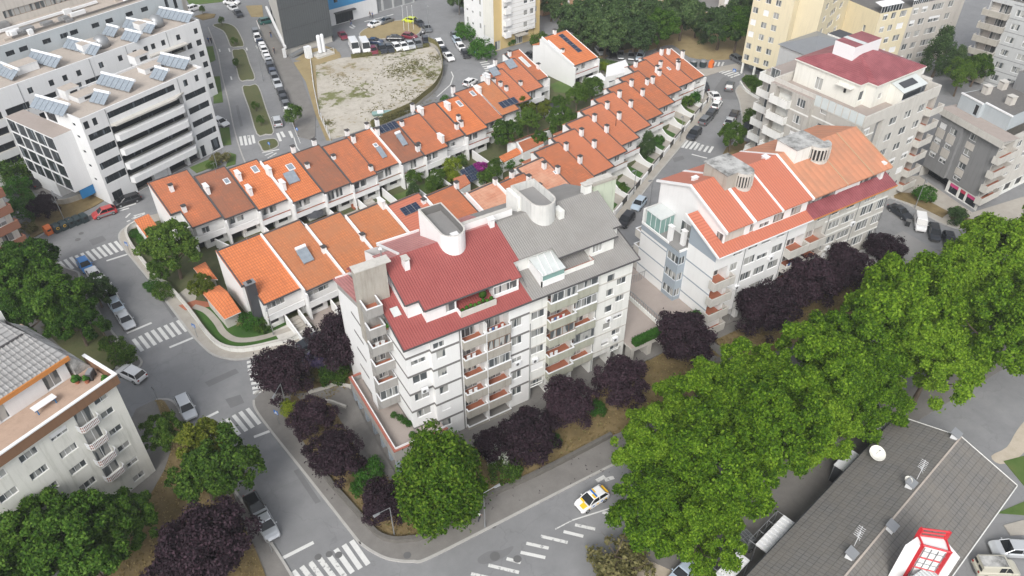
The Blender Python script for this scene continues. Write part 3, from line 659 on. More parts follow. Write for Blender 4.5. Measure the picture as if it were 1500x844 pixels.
fr.box(6.05,6.13,.5,13,4.4,4.46,'metal_grey')
for i in range(13):fr.box(6.2+i*.46,6.26+i*.46,11.0,11.04,2.9,4.3,'metal_grey')
fr.box(6.2,12.2,11.0,11.04,4.3,4.36,'metal_grey');T.part('railing',fr)
# ================================================================== second block: bright tiles / faded tiles
S_=.972
sx,sy=65.8*S_,57.2*S_
SZ=lambda z:74-S_*(74-z)
B=Bld('apartment_block',sx,sy,0,'white apartment block with bright orange ribbed roof and pale blue trim','apartment block')
LS=17.0;EAV=SZ(12.2);W=B.w
zs=lambda y:EAV+(y+.6)*.42
SR=[(SZ(8.0),SZ(9.4)),(SZ(5.2),SZ(6.6)),(SZ(2.3),SZ(3.7))]
wins=[(x0,x1,a,b)for x0,x1 in((3.0,4.4),(5.5,7.6),(8.0,10.1),(10.7,12.8))for a,b in SR]
wins+=[(x0,x1,SZ(10.6),SZ(11.1),dict(n=1,shut=0))for x0,x1 in((3.1,4.8),(5.8,7.6),(8.2,10.0),(11.0,12.7))]
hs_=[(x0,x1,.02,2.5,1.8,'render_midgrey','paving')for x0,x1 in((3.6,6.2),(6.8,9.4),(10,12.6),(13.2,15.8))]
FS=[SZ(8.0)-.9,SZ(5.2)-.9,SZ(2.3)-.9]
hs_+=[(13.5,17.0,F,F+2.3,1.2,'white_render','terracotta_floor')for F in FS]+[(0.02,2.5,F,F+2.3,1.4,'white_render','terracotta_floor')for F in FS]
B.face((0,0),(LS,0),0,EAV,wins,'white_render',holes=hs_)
for i,F in enumerate(FS+[FS[-1]-2.75]):
 k=balcony(B,(0,0),(LS,0),-.5,3.2,F,1.1,'concrete_pale','concrete_pale')
 if i in(0,2):clutter(k,3.5,1.1,F,'plants')
 if i<3:
  k=balcony(B,(0,0),(LS,0),13.4,17.1,F,1.1,'concrete_pale','concrete_pale');window(B.r,(0,0),(LS,0),13.9,16.6,F+.02,F+2.1,inset=1.08,n=3);window(B.r,(0,0),(LS,0),.2,2.3,F+.02,F+2.1,inset=1.28,n=2)
  if i==0:clutter(k,3.5,1.1,F,'plants')
  if i==1:clutter(k,3.5,1.1,F,'wash')
LB=[SZ(8.0),SZ(5.1),SZ(2.3)]
yb=5.3
W.poly([(0,yb,0),(0,0,0),(0,0,SZ(10.9)),(0,yb,SZ(10.9))],'white_render')
W.poly([(-.01,yb,SZ(10.9)),(-.01,0,SZ(10.9)),(-.01,0,EAV),(-.01,yb,zs(yb)-.1)],'band_blue')
B.face((-1.25,8.3),(0,yb),0,SZ(9.4),[(.15,1.65,z-.1,z+1.2,dict(shut=0,n=2))for z in(SZ(7.4),SZ(4.5),SZ(1.6))],'band_blue')if False else None
B.face((-1.3,yb),(0,yb),0,SZ(9.6),[(.1,1.2,z,z+1.35,dict(shut=0,n=2))for z in(SZ(7.3),SZ(4.4),SZ(1.5))],'band_blue')
B.face((-1.3,7.8),(-1.3,yb),0,SZ(9.6),[(.1,2.4,z,z+1.35,dict(shut=0,n=3))for z in(SZ(7.3),SZ(4.4),SZ(1.5))],'band_blue')
B.face((-1.25,13.6),(-1.25,7.8),0,SZ(8.6),[(1.8,3.0,.3,2.4,dict(shut=0))],'white_render')
W.poly([(-1.26,13.6,SZ(8.6)),(-1.26,7.8,SZ(8.6)),(-1.26,7.8,SZ(9.6)),(-1.26,13.6,SZ(9.6))],'band_blue')
W.poly([(-1.25,13.6,SZ(9.6)),(-1.25,yb,SZ(9.6)),(2.2,yb,SZ(9.6)),(2.2,13.6,SZ(9.6))],'roof_felt_light')
W.box(-1.31,-1.1,7.8,13.6,SZ(9.6),SZ(9.6)+.3,'white_render');W.box(-1.31,0,yb-.01,yb+.2,SZ(9.6),SZ(9.6)+.3,'white_render')
bn=MB();bands(bn,(0,yb),(0,0),LB,'band_blue',.2);bands(bn,(-1.25,13.6),(-1.25,7.85),LB,'band_blue',.2);split_parts(B,'floor_band',bn)
B.face((LS,13.6),(-1.25,13.6),0,EAV,[],'white_render')
for F in(SZ(7),SZ(4.2),SZ(1.4)):balcony(B,(0,13.6),(-1.3,13.6),-1.5,1.25,F,1.2,'concrete_pale','metal_white')
rf=MB();rf.slab([(-.3,-.65,zs(-.65)),(LS,-.65,zs(-.65)),(LS,1.6,zs(1.6)),(-.3,1.6,zs(1.6))],.13,'sheet_orange');rf.slab([(-.3,1.6,zs(1.6)),(1.6,1.6,zs(1.6)),(1.6,6.2,zs(6.2)),(-.3,6.2,zs(6.2))],.13,'sheet_orange_side');B.part('roof',rf)
tr=MB()
tr.hexa([(-.42,-.7,zs(-.7)-.25),(-.28,-.7,zs(-.7)-.25),(-.28,6.3,zs(6.3)-.25),(-.42,6.3,zs(6.3)-.25)],[(-.42,-.7,zs(-.7)+.12),(-.28,-.7,zs(-.7)+.12),(-.28,6.3,zs(6.3)+.12),(-.42,6.3,zs(6.3)+.12)],'white_clean');tr.box(-.42,LS,-.8,-.66,zs(-.65)-.16,zs(-.65)-.02,'metal_white')
zg=lambda y:SZ(15.1)+(y-.3)*.40 if y<8 else SZ(15.1)+7.7*.40-(y-8)*.40
at=MB();x0=1.7
at.poly([(x0,14.0,SZ(9.6)),(x0,1.6,SZ(9.6)),(x0,1.6,zg(1.6)-.1),(x0,8,zg(8)-.1),(x0,14,zg(14)-.1)],'white_clean')
at.face((x0,.9),(LS,.9),EAV+.3,zg(.9)-.1,[(.2,3.7,14.35,16.0),(4.6,5.4,14.5,15.9),(6.4,8.3,14.6,15.9),(8.9,10.9,14.6,15.9),(12.2,14.2,14.6,15.9)],'white_clean')
at.poly([(x0,1.6,13.9),(x0,.9,13.9),(x0,.9,zg(.9)-.1),(x0,1.6,zg(1.6)-.1)],'white_clean')
B.part('attic_wall',at)
for s0,s1 in((4.6,5.4),(6.4,8.3),(8.9,10.9),(12.2,14.2)):window(B.r,(x0,.9),(LS,.9),s0,s1,14.6,15.9,shut=.5 if s0==6.4 else 0,frame='brown_band' if s0>8 else 'metal_white')
window(B.r,(x0,.9),(LS,.9),.2,3.7,14.35,16.0,shut=1,n=4,shutm='render_beige');
window(B.r,(x0-.06,2.4),(x0-.06,.9),.15,1.4,14.2,15.9,inset=0,shut=0);window(B.r,(x0-.06,9),(x0-.06,6.6),.2,2.2,SZ(9.6)+.3,SZ(9.6)+2.4,inset=0,shut=0,n=2);window(B.r,(x0-.06,5.2),(x0-.06,4.6),.02,.5,SZ(9.6)+3,SZ(9.6)+4.2,inset=0,shut=0,n=1)
ur=MB()
for xa,xb in((x0-.2,6.0),(6.5,11.2),(11.5,17.0)):ur.slab([(xa,.3,zg(.3)),(xb,.3,zg(.3)),(xb,8,zg(8)),(xa,8,zg(8))],.13,'sheet_orange')
ur.slab([(x0-.2,8,zg(8)),(17,8,zg(8)),(17,14.4,zg(14.4)),(x0-.2,14.4,zg(14.4))],.13,'sheet_orange');B.part('upper_roof',ur)
for xa,xb in((x0-.45,x0-.2),(6.0,6.5),(11.2,11.5),(16.95,17.3)):
 for ya,yb_ in((.2,8),(8,14.5)):
  tr.hexa([(xa,ya,zg(ya)-.25),(xb,ya,zg(ya)-.25),(xb,yb_,zg(yb_)-.25),(xa,yb_,zg(yb_)-.25)],[(xa,ya,zg(ya)+.1),(xb,ya,zg(ya)+.1),(xb,yb_,zg(yb_)+.1),(xa,yb_,zg(yb_)+.1)],'white_clean')
B.part('roof_trim',tr)
def louvre_tower(bd,x0,x1,y0,y1,z0,z1,wallm,nx):
 m_=MB();m_.box(x0,x1,y0+1.2,y1,z0,z1,wallm,'concrete_mould');r=(nx[1]-nx[0])/2;cx=(nx[0]+nx[1])/2
 o=[(cx+r*math.cos(t),y0+1.2+r*.95*math.sin(t))for t in[math.pi+math.pi*i/10 for i in range(11)]]
 m_.prism(o,z0,z1-2.2,'concrete_pale');m_.prism(o,z1-.45,z1,'concrete_pale','concrete_mould');m_.prism([(cx+(x-cx)*.8,y0+1.2+(y-y0-1.2)*.8)for x,y in o],z1-2.2,z1-.45,'metal_dark')
 for i in range(11):
  x,y=o[i];m_.box(x-.07,x+.07,y-.07,y+.07,z1-2.2,z1-.45,'concrete_pale')
 m_.box(x0-.15,x1+.15,y0+1.1,y1+.15,z1,z1+.12,'concrete_mould');return bd.part('tank_tower',m_)
tw=[q*S_ for q in(71.2,76.6)]
louvre_tower(B,71.4*S_-sx,75.6*S_-sx,61.8*S_-sy,67.5*S_-sy,17.4,SZ(19.6),'concrete',(73.3*S_-sx,75.9*S_-sx))
gh=MB();gh.box(-.9,1.6,10.2,13.2,SZ(9.6)+.02,SZ(9.6)+2.3,'glass_green');gh.slab([(-1.0,10.1,SZ(9.6)+2.42),(1.65,10.1,SZ(9.6)+2.6),(1.65,13.3,SZ(9.6)+2.6),(-1.0,13.3,SZ(9.6)+2.42)],.08,'polycarbonate')
for x in(-.9,0,.8,1.55):gh.box(x-.03,x+.03,10.16,10.2,SZ(9.6)+.02,SZ(9.6)+2.3,'metal_white')
for y in(10.2,11.2,12.2,13.2):gh.box(-.94,-.9,y-.03,y+.03,SZ(9.6)+.02,SZ(9.6)+2.3,'metal_white')
B.part('glass_room',gh)
for x,y in((.3,6.6),(-.5,8.4)):chimney(B,x,y,SZ(9.6),SZ(9.6)+2.1,.5,.7,'white_clean','white_clean')
chimney(B,15.2,8.2,18,19.8,.7,.8,'white_clean','white_clean');chimney(B,3.4,9.4,18,19.5,.8,.5,'white_clean','white_clean')
B.done()
C=Bld('apartment_block',sx+LS,sy,0,'grey white apartment block with faded peach roof and maroon skirt roof','apartment block')
LC=17.2;W=C.w
q=lambda s:s*S_-LS
wins=[(q(a),q(b),z0,z1)for a,b in((22.6,25.0),(25.4,28.2))for z0,z1 in SR]+[(q(29.6),q(32.3),z0,z1+.3,dict(n=4,shut=0))for z0,z1 in[(SZ(10.4),SZ(11.4))]+SR]+[(q(33.1),q(35.2),z0,z1+.3,dict(n=4,shut=0))for z0,z1 in SR]
wins+=[(q(a),q(b),SZ(10.6),SZ(11.1),dict(n=1,shut=0))for a,b in((19.5,21.5),(22.4,24.2),(25.6,27.6))]
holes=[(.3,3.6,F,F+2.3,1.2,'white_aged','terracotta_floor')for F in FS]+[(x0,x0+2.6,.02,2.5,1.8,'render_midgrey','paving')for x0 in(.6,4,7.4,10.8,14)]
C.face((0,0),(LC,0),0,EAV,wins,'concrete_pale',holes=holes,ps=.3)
for i,F in enumerate(FS):
 k=balcony(C,(0,0),(LC,0),.2,3.7,F,1.1,'concrete_pale','concrete_pale');window(C.r,(0,0),(LC,0),.7,3.2,F+.02,F+2.1,inset=1.08,n=3)
 k=balcony(C,(0,0),(LC,0),q(28.9),q(32.6),F+.0,.5,'white_aged','white_aged')if i<0 else None
C.face((LC,0),(LC,13.6),0,EAV,[],'white_aged');C.face((LC,13.6),(0,13.6),0,EAV,[],'white_aged')
bn=MB();bands(bn,(3.8,0),(LC,0),[SZ(9.8),SZ(7),SZ(4.1)],'white_aged',.25,.05);split_parts(C,'floor_band',bn)
rf=MB();rf.slab([(0,-.65,zs(-.65)),(LC+.3,-.65,zs(-.65)),(LC+.3,3,zs(3)),(0,3,zs(3))],.13,'sheet_maroon');C.part('roof',rf)
tr=MB();tr.box(0,LC+.3,-.78,-.66,zs(-.65)-.16,zs(-.65)-.02,'fascia_orange')
at=MB();at.face((0,1.4),(LC-1.4,1.4),EAV+.3,zg(1.4)-.1,[(.4,6.3,14.6,16.1),(6.8,11.0,14.7,16.0),(11.4,15.4,14.6,16.1)],'white_clean');at.poly([(LC-1.4,1.4,13.5),(LC-1.4,14,13.5),(LC-1.4,14,zg(14)),(LC-1.4,8,zg(8)-.1),(LC-1.4,1.4,zg(1.4)-.1)],'white_aged');C.part('attic_wall',at)
for s0,s1,n in((.4,6.3,7),(11.4,15.4,3)):window(C.r,(0,1.4),(LC,1.4),s0,s1,14.6,16.1,n=n,shut=0,frame='metal_dark')
window(C.r,(0,1.4),(LC,1.4),6.8,11,14.7,16,n=5,shut=1)
ur=MB()
for xa,xb in((.3,6.9),(7.1,12.2),(12.4,LC-.9)):ur.slab([(xa,.3,zg(.3)),(xb,.3,zg(.3)),(xb,8,zg(8)),(xa,8,zg(8))],.2,'sheet_peach')
ur.slab([(.3,8,zg(8)),(LC-.9,8,zg(8)),(LC-.9,14.4,zg(14.4)),(.3,14.4,zg(14.4))],.2,'sheet_peach');C.part('upper_roof',ur)
for xa,xb in((6.9,7.1),(12.2,12.4),(LC-.9,LC-.75)):tr.hexa([(xa,.3,zg(.3)-.1),(xb,.3,zg(.3)-.1),(xb,8,zg(8)-.1),(xa,8,zg(8)-.1)],[(xa,.3,zg(.3)+.1),(xb,.3,zg(.3)+.1),(xb,8,zg(8)+.1),(xa,8,zg(8)+.1)],'render_tan')
C.part('roof_trim',tr)
louvre_tower(C,84.9*S_-sx-LS,90*S_-sx-LS,62*S_-sy,67*S_-sy,17.4,SZ(19.5),'white_aged',(87.8*S_-sx-LS,91.2*S_-sx-LS))
vn=MB();vn.box(15.3,15.9,1.0,1.9,14.2,17.3,'white_clean');C.part('chimney',vn)
an=MB();an.box(12.5,24,-9,-.6,0,3.3,'concrete_pale','roof_felt_light');an.box(16.5,17.6,-4.2,-3.2,3.31,3.7,'metal_dark');an.box(12.5,24,-9.05,-8.85,3.31,3.6,'concrete_pale');C.part('garage_annex',an)
C.done()
ac_r=random.Random(9)
def air_units(bd,spots,y=0.0):
 for x,z in spots:
  m_=MB();m_.box(x,x+.8,y-.36,y-.02,z,z+.6,'metal_white');o=bd.part('air_conditioner',m_);m_=MB();m_.tube((x+.3,y-.365,z+.3),(x+.3,y-.375,z+.3),.22,.22,'rubber_grey',12);m_.build('fan_grille',o)
air_units(H,((1.2,9.4),(13.5,7.4)),-.05 if False else 0);air_units(Q,((.4,6.6),(11.4,8.3),(12.9,4.2)),.02);air_units(B,((4.6,6.3),(10.3,9.2),(7.7,3.4)));air_units(C,((5.6,6.2),(9.9,9.0)))
for bd,x in((Q,.1),(Q,9.7),(B,5.2),(B,13.1),(C,4.4),(C,10.6)):
 m_=MB();m_.tube((x,-.08,.2),(x,-.08,13.2),.05,.05,'metal_grey',6);bd.part('downpipe',m_)
# ================================================================== three terraces of houses
ZE,ZR=5.2,8.3
ANG=9
def fit(RL,RR,EL,ER):
 """corner (eave, left), width, depth from surveyed roof corners"""
 t=R_(ANG);u=Vector((math.cos(t),math.sin(t)));v=Vector((-u.y,u.x))
 q=[Vector(G(*p,z))if p else None for p,z in((RL,ZR),(RR,ZR),(EL,ZE),(ER,ZE))]
 us0=[p.dot(u)for p in(q[0],q[2])if p];us1=[p.dot(u)for p in(q[1],q[3])if p]
 u0,u1=sum(us0)/len(us0),sum(us1)/len(us1);vr=(q[0].dot(v)+q[1].dot(v))/2
 ve=sum(p.dot(v)for p in q[2:]if p)/len([p for p in q[2:]if p])if q[2]else vr-10.3
 return u0,u1,ve,vr,u,v
def solar(bd,x0,y0,nx,ny,zf,pw=1.0,ph=1.65):
 m_=MB()
 for i in range(nx):
  for j in range(ny):
   xa,ya=x0+i*(pw+.04),y0+j*(ph+.04);q=[(xa,ya),(xa+pw,ya),(xa+pw,ya+ph),(xa,ya+ph)]
   m_.slab([(x,y,zf(y)+.14)for x,y in q],.04,'metal_grey');q=[(xa+.03,ya+.03),(xa+pw-.03,ya+.03),(xa+pw-.03,ya+ph-.03),(xa+.03,ya+ph-.03)]
   m_.slab([(x,y,zf(y)+.147)for x,y in q],.003,'solar_glass')
 return bd.part('solar_panel',m_)
def heater(bd,x,y,zf,w_=2.0,d_=2.0,tank=True,tilt=.35):
 m_=MB();z=zf(y)
 m_.slab([(x,y,z+.3),(x+w_,y,z+.3),(x+w_,y+d_,z+.3+d_*(tilt+.25)),(x,y+d_,z+.3+d_*(tilt+.25))],.1,'collector_glass')
 for dx in(.1,w_-.15):
  m_.box(x+dx,x+dx+.06,y+d_-.1,y+d_-.04,z,z+.25+d_*(tilt+.25),'metal_grey');m_.box(x+dx,x+dx+.06,y,y+.06,z,z+.25,'metal_grey')
 o=bd.part('solar_collector',m_)
 if tank:
  t=MB();zz=z+.45+d_*(tilt+.25);t.tube((x+.05,y+d_+.1,zz),(x+w_-.05,y+d_+.1,zz),.27,.27,'tank_white',10);t.build('water_tank',o)
 return o
def roof_window(bd,x,y,zf,w_=.9,d_=1.2,m='collector_glass'):
 a=MB();a.slab([(x,y,zf(y)+.14),(x+w_,y,zf(y)+.14),(x+w_,y+d_,zf(y+d_)+.14),(x,y+d_,zf(y+d_)+.14)],.12,'metal_white');o=bd.part('skylight',a)
 b=MB();t=.12;b.slab([(x+t,y+t,zf(y+t)+.15),(x+w_-t,y+t,zf(y+t)+.15),(x+w_-t,y+d_-t,zf(y+d_-t)+.15),(x+t,y+d_-t,zf(y+d_-t)+.15)],.01,m);b.build('pane',o)
HN=0
def house(u0,u1,ve,vr,u,v,roof,label,group,feats=(),left_gap=0,front='band',ze=ZE,zr=ZR,step=None,parapet='white_clean',right_par=False,name='terraced_house',seed=0):
 global HN;HN+=1;rr=random.Random(HN*13+seed)
 w_,d=u1-u0,vr-ve;P=u*u0+v*ve
 b=Bld(name,P.x,P.y,ANG,label,'house',group);sl=(zr-ze)/d;zf=lambda y:ze+y*sl;fy=.5
 st=step or(0,0)
 wins=[];H_=zf(fy)-.12
 if front=='band':
  n=rr.choice((2,2,3));xs=sorted(rr.sample([.5,1.6,2.7,3.5],2))
  k=rr.random()
  if k<.6:wins=[(st[0]+w_*.12,st[0]+w_*.12+1.1,3.35,4.75),(st[0]+w_*.38,st[0]+w_*.38+1.2,3.35,4.75)]
  else:wins=[(w_*.15,w_*.15+1.2,2.95,5.0),(w_*.45,w_*.45+1.3,2.95,5.0)]
  wins=[q for q in wins if q[1]<w_-.2]
  gnd=[(.5,w_*.45,.05,2.2,.9,'metal_dark'),(w_*.58,w_-.5,.9,2.0,.2,'metal_dark')]
 elif front=='strip':
  wins=[(st[0]+.5,w_*.62,3.5,4.6,dict(n=4))];gnd=[(w_*.5,w_-.4,.05,2.2,1.2,'metal_dark'),(.5,w_*.4,.7,1.9,.3,'metal_dark')]
 else:
  wins=[(w_*.55,w_*.55+1.3,3.4,4.7)];gnd=[(.4,w_*.5,.05,2.2,1.4,'metal_dark')]
 if st[0]:
  b.face((0,st[1]),(st[0],st[1]),0,zf(st[1])-.12,[(st[0]*.4,st[0]*.4+.7,3.0,3.7)],'white_render');b.w.poly([(st[0],st[1],0),(st[0],fy,0),(st[0],fy,H_),(st[0],st[1],zf(st[1])-.12)],'white_render')
  b.face((st[0],fy),(w_,fy),0,H_,[(q[0]-st[0],)+(q[1]-st[0],)+q[2:]for q in wins],'white_render',holes=[(max(.2,g[0]-st[0]),max(1,g[1]-st[0]))+g[2:]for g in gnd])
 else:b.face((0,fy),(w_,fy),0,H_,wins,'white_render',holes=gnd,ps=.15)
 yl=st[1]if st[0]else fy
 b.w.poly([(0,d+.9,0),(0,yl,0),(0,yl,zf(yl)-.12),(0,d,zr-.12),(0,d+.9,zr-.5)],'white_render')
 b.w.poly([(w_,fy,0),(w_,d+.9,0),(w_,d+.9,zr-.5),(w_,d,zr-.12),(w_,fy,H_)],'white_render')
 b.face((w_,d+.9),(0,d+.9),0,zr-.5,[(w_*.15,w_*.15+1.2,3.3,4.6),(w_*.55,w_*.55+1.4,3.3,4.6),(w_*.3,w_*.3+1.2,.9,2.1)],'white_render',ps=.5)
 for x0,x1 in((-.12,.12),)if not right_par else((-.12,.12),(w_-.12,w_+.12)):
  if not(st[0]and x0<.1):b.w.prism([(x0,-.55),(x1,-.55),(x1,fy),(x0,fy)],0,ze-.3,'white_render')
 done=b.done()
 bx0=st[0]+.13
 m_=MB();m_.box(bx0,w_-.13,-.5,-.38,2.3,3.25,'white_clean');m_.box(bx0,w_-.13,-.38,fy-.01,2.3,2.45,'white_render','terrace_tile');bal=b.part('balcony',m_)
 c=MB();c.box(bx0,w_-.13,-.53,-.35,3.255,3.33,rr.choice(('brown_band','coping_red','white_clean','wood_floor')));c.build('coping',bal)
 if rr.random()<.45:
  p_=MB();p_.box(bx0+.3,w_-.6,-.55,-.3,3.0,3.45,rr.choice(('leaf_shrub','leaf_olive')))if False else None
 r=MB();x0=st[0]
 if x0:
  r.slab([(x0,0,ze),(w_-.1,0,ze),(w_-.1,st[1],zf(st[1])),(x0,st[1],zf(st[1]))],.14,roof);r.slab([(-.2,st[1]-.2,zf(st[1]-.2)),(w_-.1,st[1]-.2,zf(st[1]-.2)+.004),(w_-.1,d,zr+.004),(-.2,d,zr+.004)],.14,roof)
 else:r.slab([(-.0,0,ze),(w_-.1,0,ze),(w_-.1,d,zr),(-.0,d,zr)],.14,roof)
 r.slab([(0,d,zr),(w_-.1,d,zr),(w_-.1,d+1.1,zr-.55),(0,d+1.1,zr-.55)],.14,roof)
 b.part('roof',r)
 t=MB();t.box(x0,w_,-.16,-.02,ze-.2,ze-.03,'coping_dark');t.hexa([(0,d-.1,zr-.05),(w_-.1,d-.1,zr-.05),(w_-.1,d+.2,zr-.1),(0,d+.2,zr-.1)],[(0,d-.1,zr+.07),(w_-.1,d-.1,zr+.07),(w_-.1,d+.2,zr+.05),(0,d+.2,zr+.05)],'coping_dark')
 ys=st[1]-.2 if x0 else-.05;pr_=.28 if parapet else.09;wd=.26 if parapet else.2
 pm=parapet or 'coping_dark'
 t.hexa([(-wd+.05,ys,zf(ys)-.3),(.05,ys,zf(ys)-.3),(.05,d+.1,zr-.3),(-wd+.05,d+.1,zr-.3)],[(-wd+.05,ys,zf(ys)+pr_),(.05,ys,zf(ys)+pr_),(.05,d+.1,zr+pr_),(-wd+.05,d+.1,zr+pr_)],pm)
 if parapet:t.hexa([(.055,ys,zf(ys)),(.19,ys,zf(ys)),(.19,d+.1,zr),(.055,d+.1,zr)],[(.055,ys,zf(ys)+pr_*.6),(.19,ys,zf(ys)+.05),(.19,d+.1,zr+.05),(.055,d+.1,zr+pr_*.6)],'coping_dark')
 t.hexa([(w_-.18,-.05,ze-.05),(w_-.02,-.05,ze-.05),(w_-.02,d,zr-.05),(w_-.18,d,zr-.05)],[(w_-.18,-.05,ze+.07),(w_-.02,-.05,ze+.07),(w_-.02,d,zr+.07),(w_-.18,d,zr+.07)],'coping_dark' if not right_par else 'white_clean')
 if x0:
  t.hexa([(x0-.12,-.05,ze-.2),(x0-.005,-.05,ze-.2),(x0-.005,st[1]-.2,zf(st[1])-.2),(x0-.12,st[1]-.2,zf(st[1])-.2)],[(x0-.12,-.05,ze+.08),(x0-.005,-.05,ze+.08),(x0-.005,st[1]-.2,zf(st[1])+.06),(x0-.12,st[1]-.2,zf(st[1])+.06)],'coping_dark');t.box(-.2,x0-.12,st[1]-.32,st[1]-.21,zf(st[1])-.25,zf(st[1])+.04,'coping_dark')
 b.part('flashing',t)
 if rr.random()<.3:
  ax_,ay_=w_*rr.uniform(.3,.7),d*.93;m_=MB();z=zf(ay_);m_.tube((ax_,ay_,z-.1),(ax_,ay_,z+1.9),.025,.02,'metal_grey',5);m_.tube((ax_-.5,ay_,z+1.8),(ax_+.5,ay_,z+1.85),.015,.015,'metal_grey',4);[m_.tube((ax_-.4+q*.2,ay_-.22,z+1.82),(ax_-.4+q*.2,ay_+.22,z+1.82),.012,.012,'metal_grey',4)for q in range(5)];b.part('aerial',m_)
 for f in feats:
  k,fx,fy_=f[:3];x,y=fx*w_,fy_*d
  if k=='C':chimney(b,x,y,zf(y)-.3,zf(y)+(f[3]if len(f)>3 else 1.15),.62,.62)
  elif k=='L':chimney(b,x,y,zf(y)-.3,zf(y)+1.0,.55,1.5,cap='white_clean')
  elif k=='S':solar(b,x,y,f[3],f[4],zf,*(f[5:]if len(f)>5 else()))
  elif k=='H':heater(b,x,y,zf,*(f[3:]if len(f)>3 else()))
  elif k=='K':roof_window(b,x,y,zf,*(f[3:]if len(f)>3 else()))
  elif k=='P':pp=MB();pp.tube((x,y,zf(y)-.1),(x,y,zf(y)+1.9),.06,.05,'metal_dark');b.part('flue',pp)
 return b,w_,d,zf
T1=[((204.2,273.8),(274.4,247.1),(281.5,332.4),(323.3,318.2)),((285.1,256.9),(331.3,244.4),(328.6,319.1),(373.9,304.9)),((334.8,247.1),(376.6,233.8),(378.4,306.6),(419.1,292.6)),((385.3,236.6),(426.2,223.3),(428.9,296.2),(470.6,281)),
((432.4,223.3),(468.9,212.7),(474.2,282),(514.2,267.7)),((471.5,215.3),(505.3,203.8),(516,268.6),(552.4,253.5)),((507,201.1),(540,188.7),(553.3,249.1),(585.3,238.4)),((545.3,187.8),(576.9,178.6),(588,239.3),(622.2,226.6)),
((579.5,177.8),(611.5,167.1),(623.1,226.6),(656,214.2)),((608,160),(637.3,150.2),(652.4,208),(680.8,197.3)),((640.9,151.1),(666.6,141.3),(682.6,198.2),(713.7,186.6)),((668.4,136),(693.3,126.2),(711,181.3),(735,172.4)),
((693.3,124.9),(712,118.6),(736,170.2),(758.2,158.6)),((712.9,109.8),(730,101),(756.4,152.4),(780.4,143.5)),((728,96.4),(749.3,84.9),(772.4,136.4),(792,126.6)),((743.1,78.7),(758.2,71.6),(785.7,118.6),(803.5,111.5))]
T2=[((310.5,372),(382,341.5),(385.5,446),(437,423)),((388,343),(443,320),(446,427),(499,403)),((450.4,328.9),(499.3,311.1),(505.5,404.4),(552,386)),((510.9,315.5),(556.2,297.8),None,None),((567.7,299.5),(613.9,284.4),None,None),((624.9,288),(663,271),None,None),((683.5,281.7),(724.4,269.3),None,None),((732.4,268.4),(768,253.3),None,None)]
T3=[((759.1,247.1),(793.8,230.2),None,None),((783.1,223.1),(816.9,208.9),(835.5,276.4),(873.7,263.1)),((808,202.7),(840.8,189.3),(873.7,259.5),(899.5,246.2)),((831.1,181.3),(862.2,168),(895,236.4),(919,224)),((850.3,162.3),(881.8,151.3),(913.7,215.1),(936.8,203.5)),
((870.2,146),(898.6,134.4),(932.4,194.8),(953.7,184.2)),((888.9,130),(916.4,119.3),(950.2,178),(969.7,167.3)),((908.4,114),(934.2,104.2),(967,161),(987.5,151.3)),((920.9,96.2),(946.6,88.2),(982.2,143.3),(999,135.3)),((946.6,83.8),(968,73.1),(995.5,128.2),(1009.7,121.1)),((968,73.1),(985.7,67.8),(1010.6,118.4),(1025.7,111.3))]
def row(T,fixed_w=None):
 f=[list(fit(*h))for h in T]
 for i in range(len(f)-1):
  mid=(f[i][1]+f[i+1][0])/2;f[i][1]=mid;f[i+1][0]=mid
 return f
g1='houses in the long rear terrace'
